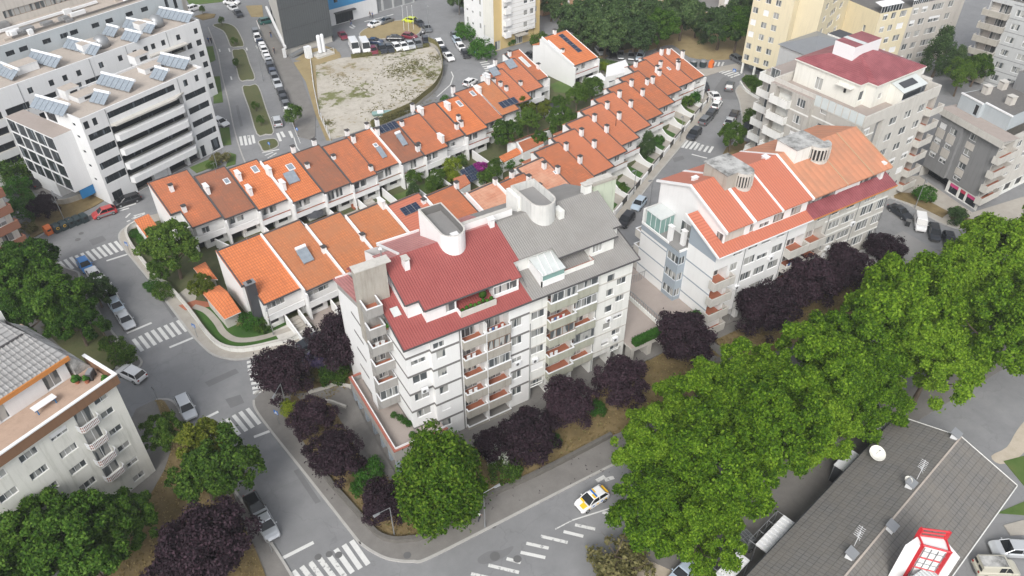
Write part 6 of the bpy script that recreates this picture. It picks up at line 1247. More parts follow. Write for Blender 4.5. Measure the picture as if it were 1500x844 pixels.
for i in(0,2,3,5):p=hl[i];m_.box(p.x-.16,p.x+.16,p.y-.16,p.y+.16,0,zt2+(1.0 if i in(0,5)else.02),'metal_red')
for i,j,zz_ in((0,2,zt2),(5,3,zt2),(2,3,zt2),(0,5,zt2),(0,5,zt2+1.0),(0,5,zt2+.5),(2,3,9.2),(2,3,7.6)):m_.tube((*hl[i],zz_),(*hl[j],zz_),.1,.1,'metal_red',6)
m_.build('frame',e);m_=MB();fn=(hl[2]+hl[3])/2;a,b=hl[2],hl[3];dv2=(b-a).normalized();nn=Vector((dv2.y,-dv2.x));nn=nn if nn.dot(fn)>0 else-nn
for k in range(4):p=a+(b-a)*(k+.5)/4+nn*.05;m_.tube((p.x,p.y,5.2),(p.x,p.y,zt2-.3),.045,.045,'metal_grey',5)
for zz_ in(6.4,8.4,10.2):m_.tube((*(a+nn*.05),zz_),(*(b+nn*.05),zz_),.04,.04,'metal_grey',5)
m_.build('ladder',e);m_=MB();p=fn+nn*1.1;m_.box(p.x-1.4,p.x+1.4,p.y-.8,p.y+.8,6.2,7.6,'panel_white');m_.build('cabinet',e)
for i,(q,n,hh,lb)in enumerate((((1301,622),3.9,3.1,'flat white roofed kiosk at the far corner of the dark hall'),((1242,674),3.4,3.0,'white roofed kiosk between plane leaves and the dark roof'),((1137,782),5.2,3.2,'white slatted canopy beside the roof rack van'),((1068,836),5.0,3.2,'white slatted canopy touching the lower photo edge'))):
 x,y=G(*q,hh);e=empty('market_kiosk',x,y,11.4,0,lb,'kiosk','kiosks along the dark hall');m_=MB();m_.box(-n/2,n/2,-.75,.75,hh-.18,hh,'metal_white');m_.build('roof',e);m_=MB()
 if i>1:
  for k in range(9):m_.box(-n/2+.1+k*n/9,-n/2+.3+k*n/9,-.72,.72,hh+.002,hh+.06,'white_clean')
  m_.build('slats',e);m_=MB();
  for z in(.1,1.2,2.6):m_.tube((-n/2,1.5,z+.5),(n/2,1.5,z+.5),.04,.04,'metal_grey',5)
  for k in range(4):m_.tube((-n/2+k*n/3,1.5,0),(-n/2+k*n/3,1.5,3.1),.05,.05,'metal_grey',5);m_.tube((-n/2+k*n/3,1.5,3.1),(-n/2+k*n/3,.7,3.1),.04,.04,'metal_grey',5)
  m_.build('frame',e)
 else:m_.box(-n/2+.1,n/2-.1,-.65,.65,0,hh-.18,'slate_dark');m_.build('body',e)
 m_=MB()
 for sx_ in(-1,1):
  for sy_ in(-1,1):m_.box(sx_*(n/2-.12)-.05,sx_*(n/2-.12)+.05,sy_*.68-.05,sy_*.68+.05,0,hh-.18,'metal_grey')
 m_.build('post',e)
# ================================================================== ground
def struct(name,mb):return tag(mb.build(name),kind='structure')
m_=MB();m_.poly([(-900,-900,0),(1600,-900,0),(1600,1600,0),(-900,1600,0)],'asphalt');struct('ground',m_)
def gp(px,z=0):return[G(x,y,z)for x,y in px]
def smooth(pts,n=4,closed=False):
 """Catmull-Rom through the points"""
 P=[Vector(p)for p in pts];out=[];N=len(P)
 for i in range(N if closed else N-1):
  p0,p1,p2,p3=(P[(i+k)%N]if closed else P[min(N-1,max(0,i+k))]for k in(-1,0,1,2))
  for j in range(n):
   t=j/n;out.append(.5*((2*p1)+(p2-p0)*t+(2*p0-5*p1+4*p2-p3)*t*t+(3*p1-p0-3*p2+p3)*t**3))
 if not closed:out.append(P[-1])
 return[tuple(p)for p in out]
def offs(pts,w):
 P=[Vector(p)for p in pts];L,Rr=[],[]
 for i in range(len(P)):
  d=Vector((0,0))
  if i:d+=(P[i]-P[i-1]).normalized()
  if i<len(P)-1:d+=(P[i+1]-P[i]).normalized()
  d.normalize();n=Vector((-d.y,d.x));k=1/max(.5,n.dot(Vector((-(P[min(i+1,len(P)-1)]-P[max(0,i-1)if i==len(P)-1 else i]).y,(P[min(i+1,len(P)-1)]-P[max(0,i-1)if i==len(P)-1 else i]).x)).normalized()))if len(P)>1 else 1
  k=min(k,1.5);L.append(P[i]+n*w/2*k);Rr.append(P[i]-n*w/2*k)
 return L,Rr
def ribbon(mb,pts,w,z0,z1,mat,hs=None):
 L,Rr=offs(pts,w);n=len(L);k=mb.mi(mat);i0=len(mb.v)
 for i in range(n):
  t=hs[i]if hs else z1
  mb.v+=[(Rr[i].x,Rr[i].y,z0),(L[i].x,L[i].y,z0),(L[i].x,L[i].y,t),(Rr[i].x,Rr[i].y,t)]
 for i in range(n-1):
  a,b=i0+4*i,i0+4*i+4
  for q in((a+3,b+3,b+2,a+2),(a,b,b+3,a+3),(b+1,a+1,a+2,b+2)):mb.f.append(q);mb.m.append(k)
 for a,rev in((i0,False),(i0+4*(n-1),True)):
  q=(a,a+3,a+2,a+1);mb.f.append(q if not rev else q[::-1]);mb.m.append(k)
def slabz(name,pts,z,mat,base=-.05):
 m_=MB();m_.prism(list(pts),base,z,mat);return struct(name,m_)
def sheet(name,pts,z,mat):
 a=sum(pts[i][0]*pts[(i+1)%len(pts)][1]-pts[(i+1)%len(pts)][0]*pts[i][1]for i in range(len(pts)))
 m_=MB();m_.poly([(x,y,z)for x,y in(pts if a>0 else pts[::-1])],mat);return struct(name,m_)
def kerb(pts,name='kerb',w=.28,z=.135):
 m_=MB();ribbon(m_,pts,w,-.05,z,'kerb_stone');return struct(name,m_)
ka=smooth(gp([(218,317),(199,326),(180,337),(174.5,348),(181,363),(194,380),(227,420),(254.7,456.5),(280.8,490.4),(306.8,516.5),(327.7,525),(348.6,527.4),(374.6,523),(400,515),(430,505),(455,497)]))
kb=smooth(gp([(903,338),(950,272),(998,214),(1024,182),(1039,158),(1042,144),(1032,129),(1015,118)]))
slabz('pavement',ka+[(24,82.3),(62,81.5)]+kb+[(112,126),(96,148),(84,144.5),(72,136),(62,130.5),(52,127.5),(28,125),(12,126.8)],.12,'paving_pale');kerb(ka);kerb(kb)
slabz('garden_ground',smooth(gp([(207,331),(190,340),(189,350),(197,366),(222,399),(246,419),(280,457),(303,488),(324,508),(348.6,514),(374.6,511),(400,506),(425,500),(448,488)]),3)+[(22,85),(60,86.5),(66,88),(100,106),(112,117),(110,124),(96,145),(84,142),(66,130),(52,126),(28,123),(12,125),(5,124.5)],.16,'garden_soil')
sheet('lawn',smooth(gp([(285,452),(305,484),(323,503),(348,510.5),(375,508),(408,500),(446,488),(438,474),(410,470),(385,470),(362,466),(340,452),(318,446),(298,443)]),3,True),.168,'lawn_green')
m_=MB();ribbon(m_,smooth(gp([(284,450),(301.6,456.5),(317,472),(327.7,488),(343,498),(361.6,499.5),(385,495.6),(410,488),(438,478)])),.95,.1,.19,'paving_pale');struct('garden_path',m_)
sheet('patio',gp([(250,441),(272,424),(292,421),(287,440),(277,456)]),.172,'paving_pale');sheet('brick_path',gp([(272,456),(262,449),(286,441),(308,444),(312,450)]),.178,'terracotta_floor')
sheet('patio',[(17.9,84.4),(23.2,85.2),(22.6,88.6),(17.3,87.8)],.172,'terrace_tile');sheet('patio',[(12.6,83.9),(15.4,84.3),(15.0,87.6),(12.4,87.2)],.173,'concrete_pale')
sheet('back_lane',gp([(643,247),(655,240),(690,262),(676,270)]),.175,'paving')
sheet('lawn',gp([(806,125),(822,118),(845,128),(838,138),(812,136)]),.17,'green_grass');sheet('lawn',gp([(757,229),(778,221),(774,214),(754,221)]),.17,'lawn_green')
for q in(((10.8,111.6),(15,103.2)),((18.6,111.4),(20,102.5)),((24.1,110.6),(25.5,102)),((29.6,110.4),(31,101.4)),((34.9,111),(36.2,101)),((40,112),(41.2,101.2)),((44.9,112.4),(46.2,101)),((50,113),(51.6,101.5)),((55,115),(56.4,104)),((60,115.6),(61,106))):
 m_=MB();ribbon(m_,[q[0],q[1]],.18,0,1.9,'white_render');tag(m_.build('garden_wall'),'white wall dividing the gardens behind two terraces','garden wall','walls between the inner gardens')
for i,(a,b)in enumerate(zip([(12,102.6),(19.4,102.6),(24.9,102.2),(30.4,101.5),(35.6,101.1),(40.7,101.2),(45.6,101),(51,101.4)],[(19,110.8),(24,110.2),(29.3,109.8),(34.6,110.3),(39.6,111),(44.5,111.6),(49.6,112.2),(54.7,113.6)])):
 if i in(0,1,3,4,5,6):sheet('patio',[a,(b[0],a[1]+.8),b,(a[0]-.8,b[1]-.6)],.165,('terrace_pink','terrace_tile','terracotta_floor','paving_pale','white_render','green_grass','green_grass','green_grass')[i]if i!=4 else 'paving_pale')
m_=MB();ribbon(m_,[(40.4,104.2),(45.2,105)],.16,0,2.2,'white_clean');tag(m_.build('garden_wall'),'white wall closing the pale patio near the dark garden conifer','garden wall')
def wall(pts,h,w_,mat,label,name='garden_wall',cat='wall',cap=None,hs=None,group=None):
 m_=MB();ribbon(m_,pts,w_,0,h,mat,hs);e=empty(name,pts[0][0],pts[0][1],0,0,label,cat,group);o=m_.build('masonry',e,(-pts[0][0],-pts[0][1],0))
 if cap:c=MB();ribbon(c,pts,w_+.1,h+.002,h+.09,cap);c.build('coping',e,(-pts[0][0],-pts[0][1],0))
 return e
wall(smooth(gp([(212,325),(200,331),(189,338),(187,348),(196,366),(222,400),(245,419.5),(279,458),(302,489.5),(323,509.5),(348.6,516),(374.6,513.3),(400,507.5),(425,501),(447,491)]),3),.85,.28,'white_aged','low white garden wall curving round the terrace corner along the pavement',cap='concrete_pale')
def uvP(a,b,t):return(a[0]+(b[0]-a[0])*t,a[1]+(b[1]-a[1])*t)
prof=[(0,2.3),(.12,2.25),(.25,2.0),(.38,1.55),(.5,1.25),(.68,1.1),(1,1.05)]
t9=R_(ANG);u9=Vector((math.cos(t9),math.sin(t9)));v9=Vector((-u9.y,u9.x));s0_,s1_=Vector(gp([(900.5,316.5)])[0]),Vector(gp([(1009,184)])[0]);ds=(s1_-s0_).normalized()
hit=[]
for i,f in enumerate(fr3):
 if i==0:continue
 P=f[4]*f[1]+f[5]*(f[2]+.9)
 d=-v9;den=d.x*ds.y-d.y*ds.x;r_=s0_-P;t=(r_.x*ds.y-r_.y*ds.x)/den;Q=P+d*t;hit.append(Q)
 if 1<t<16 and i<10:
  n=14;pts=[tuple(P+(Q-P)*(k/n))for k in range(n+1)]
  hs=[]
  for k in range(n+1):
   x=k/n
   for(xa,ha),(xb,hb)in zip(prof,prof[1:]):
    if xa<=x<=xb:hs.append(ha+(hb-ha)*(x-xa)/(xb-xa));break
  nm=['first','second','third','fourth','fifth','sixth','seventh','eighth','ninth','tenth'][i-1]
  wall(pts,2,.22,'white_render','white curving yard wall, %s from the green stair column'%nm,'yard_wall','wall',hs=hs,group='curving walls of the street terrace yards')
for i in range(len(hit)-1):
 a,b=hit[i],hit[i+1];nm=['first','second','third','fourth','fifth','sixth','seventh','eighth','ninth'][i]if i<9 else 'last'
 L_=(b-a).length;d=(b-a)/L_;e=empty('yard_fence',a.x,a.y,math.degrees(math.atan2(d.y,d.x)),0,'white street wall with dark gate, %s yard from the green stair column'%nm,'fence','street walls of the terrace yards')
 m_=MB();m_.box(.15,L_*.55,-.11,.11,0,1.05,'white_render');m_.box(L_-.35,L_-.02,-.15,.15,0,1.25,'white_render');m_.build('masonry',e)
 m_=MB();m_.box(L_*.55+.02,L_-.38,-.04,.04,.05,1.3,'metal_dark');m_.box(.2,L_*.5,-.03,.03,1.055,1.4,'metal_dark')if i%2 else None;m_.build('gate',e)
 c=(a+b)/2+v9*2.2;q=[c+d*(-L_*.3)-v9*1.2,c+d*(L_*.05)-v9*1.2,c+d*(L_*.05)+v9*2.4,c+d*(-L_*.3)+v9*2.4];sheet('front_garden',[tuple(p)for p in q],.172,'lawn_green' if i<6 else 'green_grass')
kc=smooth(gp([(372,586.8),(375,601),(400.7,636.4),(451.6,700),(519.9,787),(528.4,796.4),(543.8,807.5),(564.2,817.7),(584.7,822),(605.2,822.8),(625,819.5),(700,782),(780,741),(904,678)]))+[(60,42.4),(90,42.5),(104,43),(111,45)]
slabz('pavement',kc+[(112.5,49),(104,56.5),(100,62),(99,86.5),(97,89),(80,79.5),(64,76.2),(20,76.5),(9,77.5)],.12,'paving');kerb(kc)
kd=[(100,63),(100.3,80),(99,86.5),(97,89),(80,79.5),(64,76.3),(20,76.6),(9,77.7),(6.6,76.6)];kerb(kd)
gb_=smooth(gp([(432,628),(460,672),(485.8,711),(503,730),(525,755),(544,776),(558,788),(578,794),(598,793),(619,789),(660,766),(712,731),(775,702),(833,673),(895,640)]),3)
gpoly=gb_+[(53,46.5),(60,46.7),(63,48),(63,55.5),(53.5,55),(41,53.6),(24,54.2),(18,53),(14.5,58),(14.5,70.5),(19,71.5),(19,75),(11,74.5),(8.6,70)]
slabz('planting_ground',gpoly,.3,'dry_grass')
slabz('planting_ground',[(64.5,48.2),(64.5,53.5),(98,53),(103,46.5),(90,45.6)],.3,'dry_grass')
sheet('footpath',gp([(470,574),(487,567),(510,568),(516,580),(540,627),(583,702),(571,706),(535,662),(508,605),(480,592),(458,583),(440,588),(432,580)]),.306,'paving');m_=MB();ribbon(m_,[(18,54.4),(24,55.2),(41,54.6),(53,56),(64,56.2),(100,54.2)],1.6,.1,.312,'paving');struct('footpath',m_)
m_=MB();ribbon(m_,[(58.4,55.9),(62.4,50),(64.4,45.5)],1.3,.1,.316,'paving');struct('footpath',m_)
wall(gb_[4:],.75,.45,'stone_wall','low rough stone retaining wall rounding the street corner below the plum trees','stone_wall');wall([(53.2,46.4),(60,46.6),(63.3,47.8)],.7,.4,'stone_wall','short dark retaining wall piece by the path between plane trees','stone_wall')
wall(gp([(452,579),(480,571),(492,566),(515,570)]),.75,.25,'concrete_pale','pale low wall beside the path at the podium end','path_wall');wall(gp([(470,590),(486,592),(508,600)]),.7,.25,'concrete_pale','short pale kerb wall closing the dry bed by the podium path','path_wall')
ke=smooth(gp([(60,372),(95,392),(115,400),(118,412),(140,448),(158,478),(176,500),(196,518),(206,527),(207,534),(198,541),(180,542),(165,536)]))
slabz('pavement',ke+gp([(100,520),(-60,430),(-30,390)]),.12,'paving');kerb(ke)
slabz('planting_ground',gp([(120,470),(150,482),(166,512),(178,530),(160,548),(100,520),(60,480)]),.2,'median_grass')
wall(gp([(149,487),(175,528)]),1.5,.08,'bark','leaning rusty mesh fence by the driveway','mesh_fence','fence');
kf=smooth(gp([(229,586),(247,586),(258,593),(266,607),(275,622),(300,655),(330,700),(370,755),(400,800),(424,838),(440,870)]))
slabz('pavement',kf+gp([(380,1000),(150,1000),(100,800),(200,600)]),.12,'paving');kerb(kf)
gd=smooth(gp([(229,588),(242,590),(262,625),(300,680),(340,740),(372,800),(395,860)]))+gp([(200,900),(120,800),(212,742)])+[(-6,70),(-4.5,73)]
slabz('planting_ground',gd,.22,'dry_grass')
md=[[(312,38),(320,35),(332,35),(344,40),(352,52),(357.5,67),(349,69),(338.5,69),(333,56),(327,46)],[(340,75.5),(349,73.5),(358.7,73.8),(366,94),(373.6,115.4),(362,118),(351.6,118),(346,98)],[(355,129),(366,126.5),(378,126.5),(390,160),(401,194),(389,197.5),(376.6,197),(365,160)],[(379,208),(392,204.5),(404,204.5),(408,214),(396,220.5),(386,222),(382,215)]]
for q in md:p=smooth(gp(q),3,True);slabz('median',p,.13,'median_grass');kerb(p+[p[0]],w=.22,z=.16)
for q,mt in(([(302,69),(312,68),(316,88),(308,92)],'green_grass'),([(312,113),(322,112),(327,150),(313,152)],'green_grass'),([(322,188),(336,187),(339,212),(326,214)],'green_grass'),([(278,246),(313,231),(322,241),(288,254)],'green_grass'),([(337,224),(346,227),(345,241),(331,245)],'green_grass'),([(285,24),(300,20),(316,21),(314,26),(297,30)],'dry_grass'),([(270,-6),(330,-6),(345,1),(278,8)],'green_grass'),([(360,9),(384,8),(386,25),(368,25)],'straw_grass')):
 slabz('verge',gp(q),.1,mt)
kg=smooth(gp([(305,40),(318,75),(325,110),(335,150),(342,185),(352,220),(360,240)]));kerb(kg,w=.25,z=.1)
kh=smooth(gp([(376,30),(400,88),(420,140),(436,200)]));slabz('pavement',kh+gp([(455,205),(462,200),(462,170),(440,110),(424,84),(395,40),(384,25)]),.11,'paving')
sheet('waste_ground',smooth(gp([(462,96),(492,86),(540,82),(590,76),(628,68),(640,75),(647,92),(647,112),(637,132),(622,146),(600,163),(560,179),(520,194),(492,203),(483,203),(476,185),(468,165),(463,130)]),3,True),.02,'sand_lot')
slabz('verge',gp([(430,92),(448,88),(470,86),(497,76),(500,84),(492,87),(462,96),(467,165),(483,203),(487,206),(478,206),(462,168),(448,120)]),.06,'straw_grass')
slabz('verge',gp([(500,84),(492,72),(478,68),(455,72),(432,88),(448,90)]),.05,'straw_grass')
p=smooth(gp([(527,53),(533,44),(552,37),(580,31),(600,30),(613,34),(617,45),(605,54),(580,56),(548,58)]),3,True);slabz('traffic_island',p,.12,'straw_grass');kerb(p+[p[0]],w=.25,z=.15)
wl_=gp([(455,88),(460,130),(468,170),(484,206)]);e=empty('lot_fence',*wl_[0],0,0,'thin post fence down the dry grass side of the waste lot','fence');m_=MB();o_=Vector(wl_[0])
def dense(pts,step):
 out=[]
 for a,b in zip(pts,pts[1:]):
  a,b=Vector(a),Vector(b);n=max(1,int((b-a).length/step));out+=[a+(b-a)*k/n for k in range(n)]
 return out+[Vector(pts[-1])]
m_=MB();ribbon(m_,[tuple(Vector(p)-o_)for p in wl_],.15,0,.45,'concrete_pale');m_.build('base_wall',e)
for p in dense(wl_,2.6):m_=MB();q=p-o_;m_.box(q.x-.05,q.x+.05,q.y-.05,q.y+.05,.45,2.0,'metal_white');m_.build('post',e)
wl_=smooth(gp([(628,66),(641,73),(648,92),(648,113),(638,133),(622,147),(600,164),(562,180)]),3);e=empty('lot_hedge_fence',*wl_[0],0,0,'curved low wall with green mesh round the waste lot corner','fence');o_=Vector(wl_[0]);m_=MB();ribbon(m_,[tuple(Vector(p)-o_)for p in wl_],.2,0,.8,'concrete');m_.build('base_wall',e);m_=MB();ribbon(m_,[tuple(Vector(p)-o_)for p in wl_],.05,.8,2.0,'leaf_weed');m_.build('mesh',e)
kr=smooth(gp([(1045,246),(1058,232),(1072,215),(1080,195),(1087,178),(1085,160),(1082,146),(1078,132),(1090,120)]));slabz('pavement',[(98.5,88)]+kr+gp([(1090,108),(1098,125),(1130,150),(1150,180),(1130,215)])+[(101,86)],.12,'paving_pale');kerb(kr)
slabz('planting_ground',gp([(1058,228),(1064,217),(1090,208),(1106,215),(1104,230),(1080,236)]),.25,'dry_grass');sheet('side_lane',gp([(1088,176),(1100,168),(1145,192),(1120,200)]),.126,'asphalt');sheet('side_lane',gp([(1078,206),(1092,198),(1135,212),(1110,225)]),.127,'asphalt')
slabz('planting_ground',gp([(1094,185),(1118,186),(1122,196),(1096,196)]),.2,'median_grass')
pts=gp([(1084,122),(1092,134),(1112,147),(1135,158)]);wall(smooth(pts),.6,.3,'white_aged','curved low white wall with shrubs at the yellow tower foot','low_wall')
slabz('verge',gp([(1086,116),(1096,130),(1116,143),(1136,153),(1140,140),(1100,112)]),.2,'green_grass')
slabz('parkland',smooth(gp([(872,86),(900,79),(935,76),(955,73),(985,66),(1010,84),(1050,88),(1082,84),(1100,70),(1100,30),(1040,18),(960,25),(880,30),(855,50)]),3,True),.1,'straw_grass')
sheet('undergrowth',gp([(850,20),(960,25),(1000,45),(960,62),(900,78),(870,84),(845,60)]),.106,'garden_soil')
slabz('pavement',gp([(993,105),(1040,101),(1088,92),(1090,102),(1058,104),(1035,112),(1010,114)]),.11,'paving_pale')
slabz('verge',gp([(862,103),(890,92),(950,100),(930,108),(905,103),(870,113)]),.1,'green_grass')
kq=smooth(gp([(1298,288),(1330,300),(1360,318),(1385,330),(1410,336),(1450,338),(1500,330)]));slabz('pavement',kq+gp([(1560,310),(1560,270),(1424,312),(1345,258),(1310,262)]),.12,'paving_pale');kerb(kq)
slabz('planting_ground',gp([(1308,282),(1340,285),(1390,312),(1380,320),(1345,303),(1310,291)]),.2,'dry_grass');slabz('planting_ground',smooth(gp([(1393,318),(1420,322),(1452,333),(1440,336),(1410,333),(1398,328)]),3,True),.25,'dry_grass')
wall(smooth(gp([(1388,326),(1410,333),(1440,336),(1470,331),(1500,322)])),.6,.3,'concrete','low grey wall beside the clipped round shrub','low_wall')
sheet('sand_patch',gp([(860,870),(885,838),(910,815),(935,800),(960,800),(990,844),(1000,880)]),.006,'sand_path');slabz('pavement',[(34,34),(52,33.6),(100,33.5),(100,29.5),(70,29.5),(40,24)],.09,'paving')
sheet('sand_patch',smooth(gp([(1452,668),(1475,655),(1490,630),(1510,610),(1530,620),(1510,650),(1490,672),(1465,680)]),3,True),.006,'sand_path');slabz('verge',gp([(1470,676),(1500,668),(1560,660),(1560,730),(1500,712)]),.06,'green_grass');slabz('verge',gp([(1460,752),(1500,735),(1540,730),(1540,752),(1500,755)]),.06,'green_grass')
slabz('pavement',gp([(1470,770),(1500,762),(1560,762),(1560,780),(1480,785)]),.1,'paving_pale')
slabz('verge',gp([(10,262),(38,300),(50,335),(70,330),(60,300),(30,255)]),.1,'green_grass');slabz('planting_ground',gp([(42,352),(70,337),(140,302),(160,290),(150,283),(80,300),(60,300)]),.15,'dry_grass');kerb(smooth(gp([(36,362),(66,342),(110,325),(140,312),(165,302)])))
sheet('forecourt',gp([(25,262),(60,250),(85,275),(62,290)]),.006,'paving')
wall(smooth(gp([(85,300),(100,299),(125,290),(142,279),(150,282)])),1.1,.2,'concrete','grey slotted concrete wall curving under the white office block','low_wall')
def stripe(a,b,w_,z=.008,mat='road_paint',mb=None):
 a,b=Vector(a),Vector(b);d=(b-a).normalized();n=Vector((-d.y,d.x))*w_/2;mb.poly([(*(a-n),z),(*(b-n),z),(*(b+n),z),(*(a+n),z)],mat)
def zebra(c0,c1,L_,n,w_=.5,worn=(),name='zebra_crossing'):
 """bars spread between the middles of the first and last bar; each bar runs across that line"""
 a,b=Vector(G(*c0)),Vector(G(*c1));d=(b-a).normalized();nn=Vector((-d.y,d.x));m_=MB()
 for i in range(n):p=a+(b-a)*i/(n-1);stripe(p-nn*L_/2,p+nn*L_/2,w_,mb=m_,mat='road_paint_worn' if i in worn else 'road_paint')
 struct(name,m_)
def bars(pairs,w_=.5,worn=(),name='zebra_crossing'):
 m_=MB()
 for i,(a,b)in enumerate(pairs):stripe(G(*a),G(*b),w_,mb=m_,mat='road_paint_worn' if i in worn else 'road_paint')
 struct(name,m_)
sc=lambda x,y:(380+x/5.8625,700+y/5.8625)
bars([(sc(790,540),sc(935,745)),(sc(725,575),sc(868,780)),(sc(655,612),sc(800,815)),(sc(583,648),sc(735,850)),(sc(510,685),sc(665,890)),(sc(435,725),sc(590,930)),(sc(362,762),sc(520,960)),(sc(290,800),sc(440,990)),(sc(215,838),sc(370,1030))],.55,(3,4,5,6))
bars([(sc(180,700),sc(465,555))],.42,name='stop_line')
c5=lambda x,y:(140+x/3.836,420+y/3.836)
bars([(c5(460,190),c5(512,252)),(c5(424,203),c5(476,268)),(c5(390,217),c5(442,282)),(c5(354,231),c5(406,296)),(c5(318,245),c5(370,310)),(c5(283,260),c5(336,328)),(c5(248,278),c5(300,345)),(c5(212,295),c5(264,362))],.5)
bars([(c5(175,262),c5(315,203))],.4,name='stop_line');bars([(c5(415,342),c5(555,284))],.4,name='stop_line');bars([(c5(610,742),c5(690,702))],.4,name='stop_line');bars([(c5(890,845),c5(978,812))],.4,name='stop_line')
bars([(c5(852,685),c5(922,772)),(c5(812,703),c5(884,792)),(c5(775,722),c5(848,811)),(c5(738,742),c5(808,832)),(c5(700,760),c5(770,850)),(c5(662,780),c5(732,870))],.5)
bars([(c5(850,427),c5(905,415)),(c5(853,450),c5(912,438)),(c5(856,474),c5(915,462)),(c5(862,497),c5(920,486)),(c5(868,522),c5(926,510)),(c5(874,546),c5(932,535)),(c5(880,572),c5(938,560)),(c5(884,596),c5(944,585))],.5)
c6=lambda x,y:(x/3.0133,280+y/3.0133)
bars([(c6(508,222),c6(543,262)),(c6(482,230),c6(518,270)),(c6(456,238),c6(494,280)),(c6(432,248),c6(470,288)),(c6(408,257),c6(446,297)),(c6(383,266),c6(420,306)),(c6(360,274),c6(397,316)),(c6(335,284),c6(372,326)),(c6(311,292),c6(348,334)),(c6(286,302),c6(322,343)),(c6(262,312),c6(298,352))],.5);bars([(c6(470,308),c6(565,278))],.4,name='stop_line')
bars([(c6(515,82),c6(600,55)),(c6(520,90),c6(570,75))],.35,name='parking_line');bars([(c6(560,135),c6(640,100)),(c6(555,118),c6(575,98)),(c6(590,110),c6(640,96)),(c6(575,128),c6(600,112))],.3,(0,1,2,3),name='parking_line')
c7=lambda x,y:(620+x/4.137,640+y/4.137)
bars([(c7(1085,457),c7(1160,475)),(c7(920,533),c7(1042,560)),(c7(850,574),c7(970,603)),(c7(712,602),c7(875,640)),(c7(625,645),c7(760,675)),(c7(590,700),c7(740,732)),(c7(505,738),c7(590,762)),(c7(395,778),c7(580,822)),(c7(290,830),c7(430,862))],.38,(0,1,3,4,6,7,8),'hatching')
bars([(c7(905,505),c7(1165,423))],.16,name='lane_line');bars([(c7(800,560),c7(905,505))],.14,(0,),name='lane_line');bars([(c7(1050,268),c7(1100,240)),(c7(1100,262),c7(1155,245))],.5,(0,1),name='road_arrow')
c8=lambda x,y:(960+x/4.689,80+y/4.689)
bars([(c8(185,640),c8(220,590)),(c8(208,645),c8(248,597)),(c8(238,650),c8(280,600)),(c8(270,655),c8(300,610)),(c8(300,662),c8(328,620)),(c8(335,668),c8(362,628)),(c8(368,675),c8(395,632))],.5,(3,4,5));bars([(c8(250,685),c8(355,712))],.35,name='stop_line')
bars([(c8(435,122),c8(510,98)),(c8(455,130),c8(530,105)),(c8(475,140),c8(552,114)),(c8(497,148),c8(570,124)),(c8(518,158),c8(580,135))],.5);bars([(c8(555,612),c8(600,625)),(c8(575,600),c8(615,612)),(c8(590,585),c8(625,598)),(c8(600,570),c8(635,582)),(c8(612,555),c8(645,567))],.5)
sheet('road_patch',smooth(gp([(1054,120),(1060,113),(1070,118),(1083,140),(1080,146),(1045,143),(1046,132)]),3,True),.005,'asphalt_dark')
bars([((358,199),(361,213)),((364,198.5),(367,212)),((370,198),(372.5,210)),((352,200),(354.5,213))],.5);bars([((406.5,195),(411,207)),((412,193),(416.5,201)),((424,192),(429,202))],.55);bars([((363,202),(365,200))],.3,name='road_mark');bars([((384,224),(409,219)),((388,228),(400,223)),((392,232),(405,224))],.3,(1,2),name='hatching')
bars([((430,200),(435,216)),((435,216),(441,224))],.2,name='lane_line')
for a,b in(((321,72),(322.5,76)),((335,71),(337,76)),((338,112),(339.5,117)),((361,70),(362,74)),((375,67),(377,71))):bars([(a,b)],.3,name='road_mark')
bars([((376,30),(380,42))],.25,name='lane_line');bars([((381,62),(440,210))],.12,(0,),'lane_line')
bars([((534,32),(541,30)),((540,31),(547,28.5)),((545,29.5),(553,27)),((551,28),(559,25.5)),((557,26.5),(565,24)),((563,25),(570,22.5)),((568,23.5),(576,21))],.45);bars([((512,39),(518,42)),((515,36),(520,40))],.5,(0,1))
bars([((703,92),(714,90)),((705,95),(717,93)),((707,98),(719,96)),((709,101),(722,99)),((711,104),(724,102))],.5)
bars([((661,105),(664,112)),((664,112),(660,124)),((660,124),(640,142))],.22,name='lane_line')
bars([((1041,96),(1044,91)),((1046,97),(1049,91)),((1052,97),(1054,91)),((1057,97),(1060,91))],.4,(1,3))
for px,r,lb in(((466,816),.38,0),((482,812),.38,0),((496,813),.4,0),((114,351),.45,0),((119,342),.4,0),((725,815),.55,0),((758,819),.45,0),((723,771),.3,0),((596.6,813.5),.42,1)):
 x,y=G(*px,.12 if lb else 0);m_=MB();m_.lathe([(r,0),(r,.012)],'rubber_grey',16,(x,y,.122 if lb else.004));m_.lathe([(r*.6,0),(r*.6,.004)],'rubber_grey',12,(x,y,.1345 if lb else.0165));tag(m_.build('manhole_cover'),'dark round manhole cover set in the street surface','manhole cover','manhole covers')
sheet('road_patch',smooth(gp([(700,818),(715,808),(735,806),(752,800),(745,812),(722,824),(704,826)]),3,True),.004,'asphalt_dark')
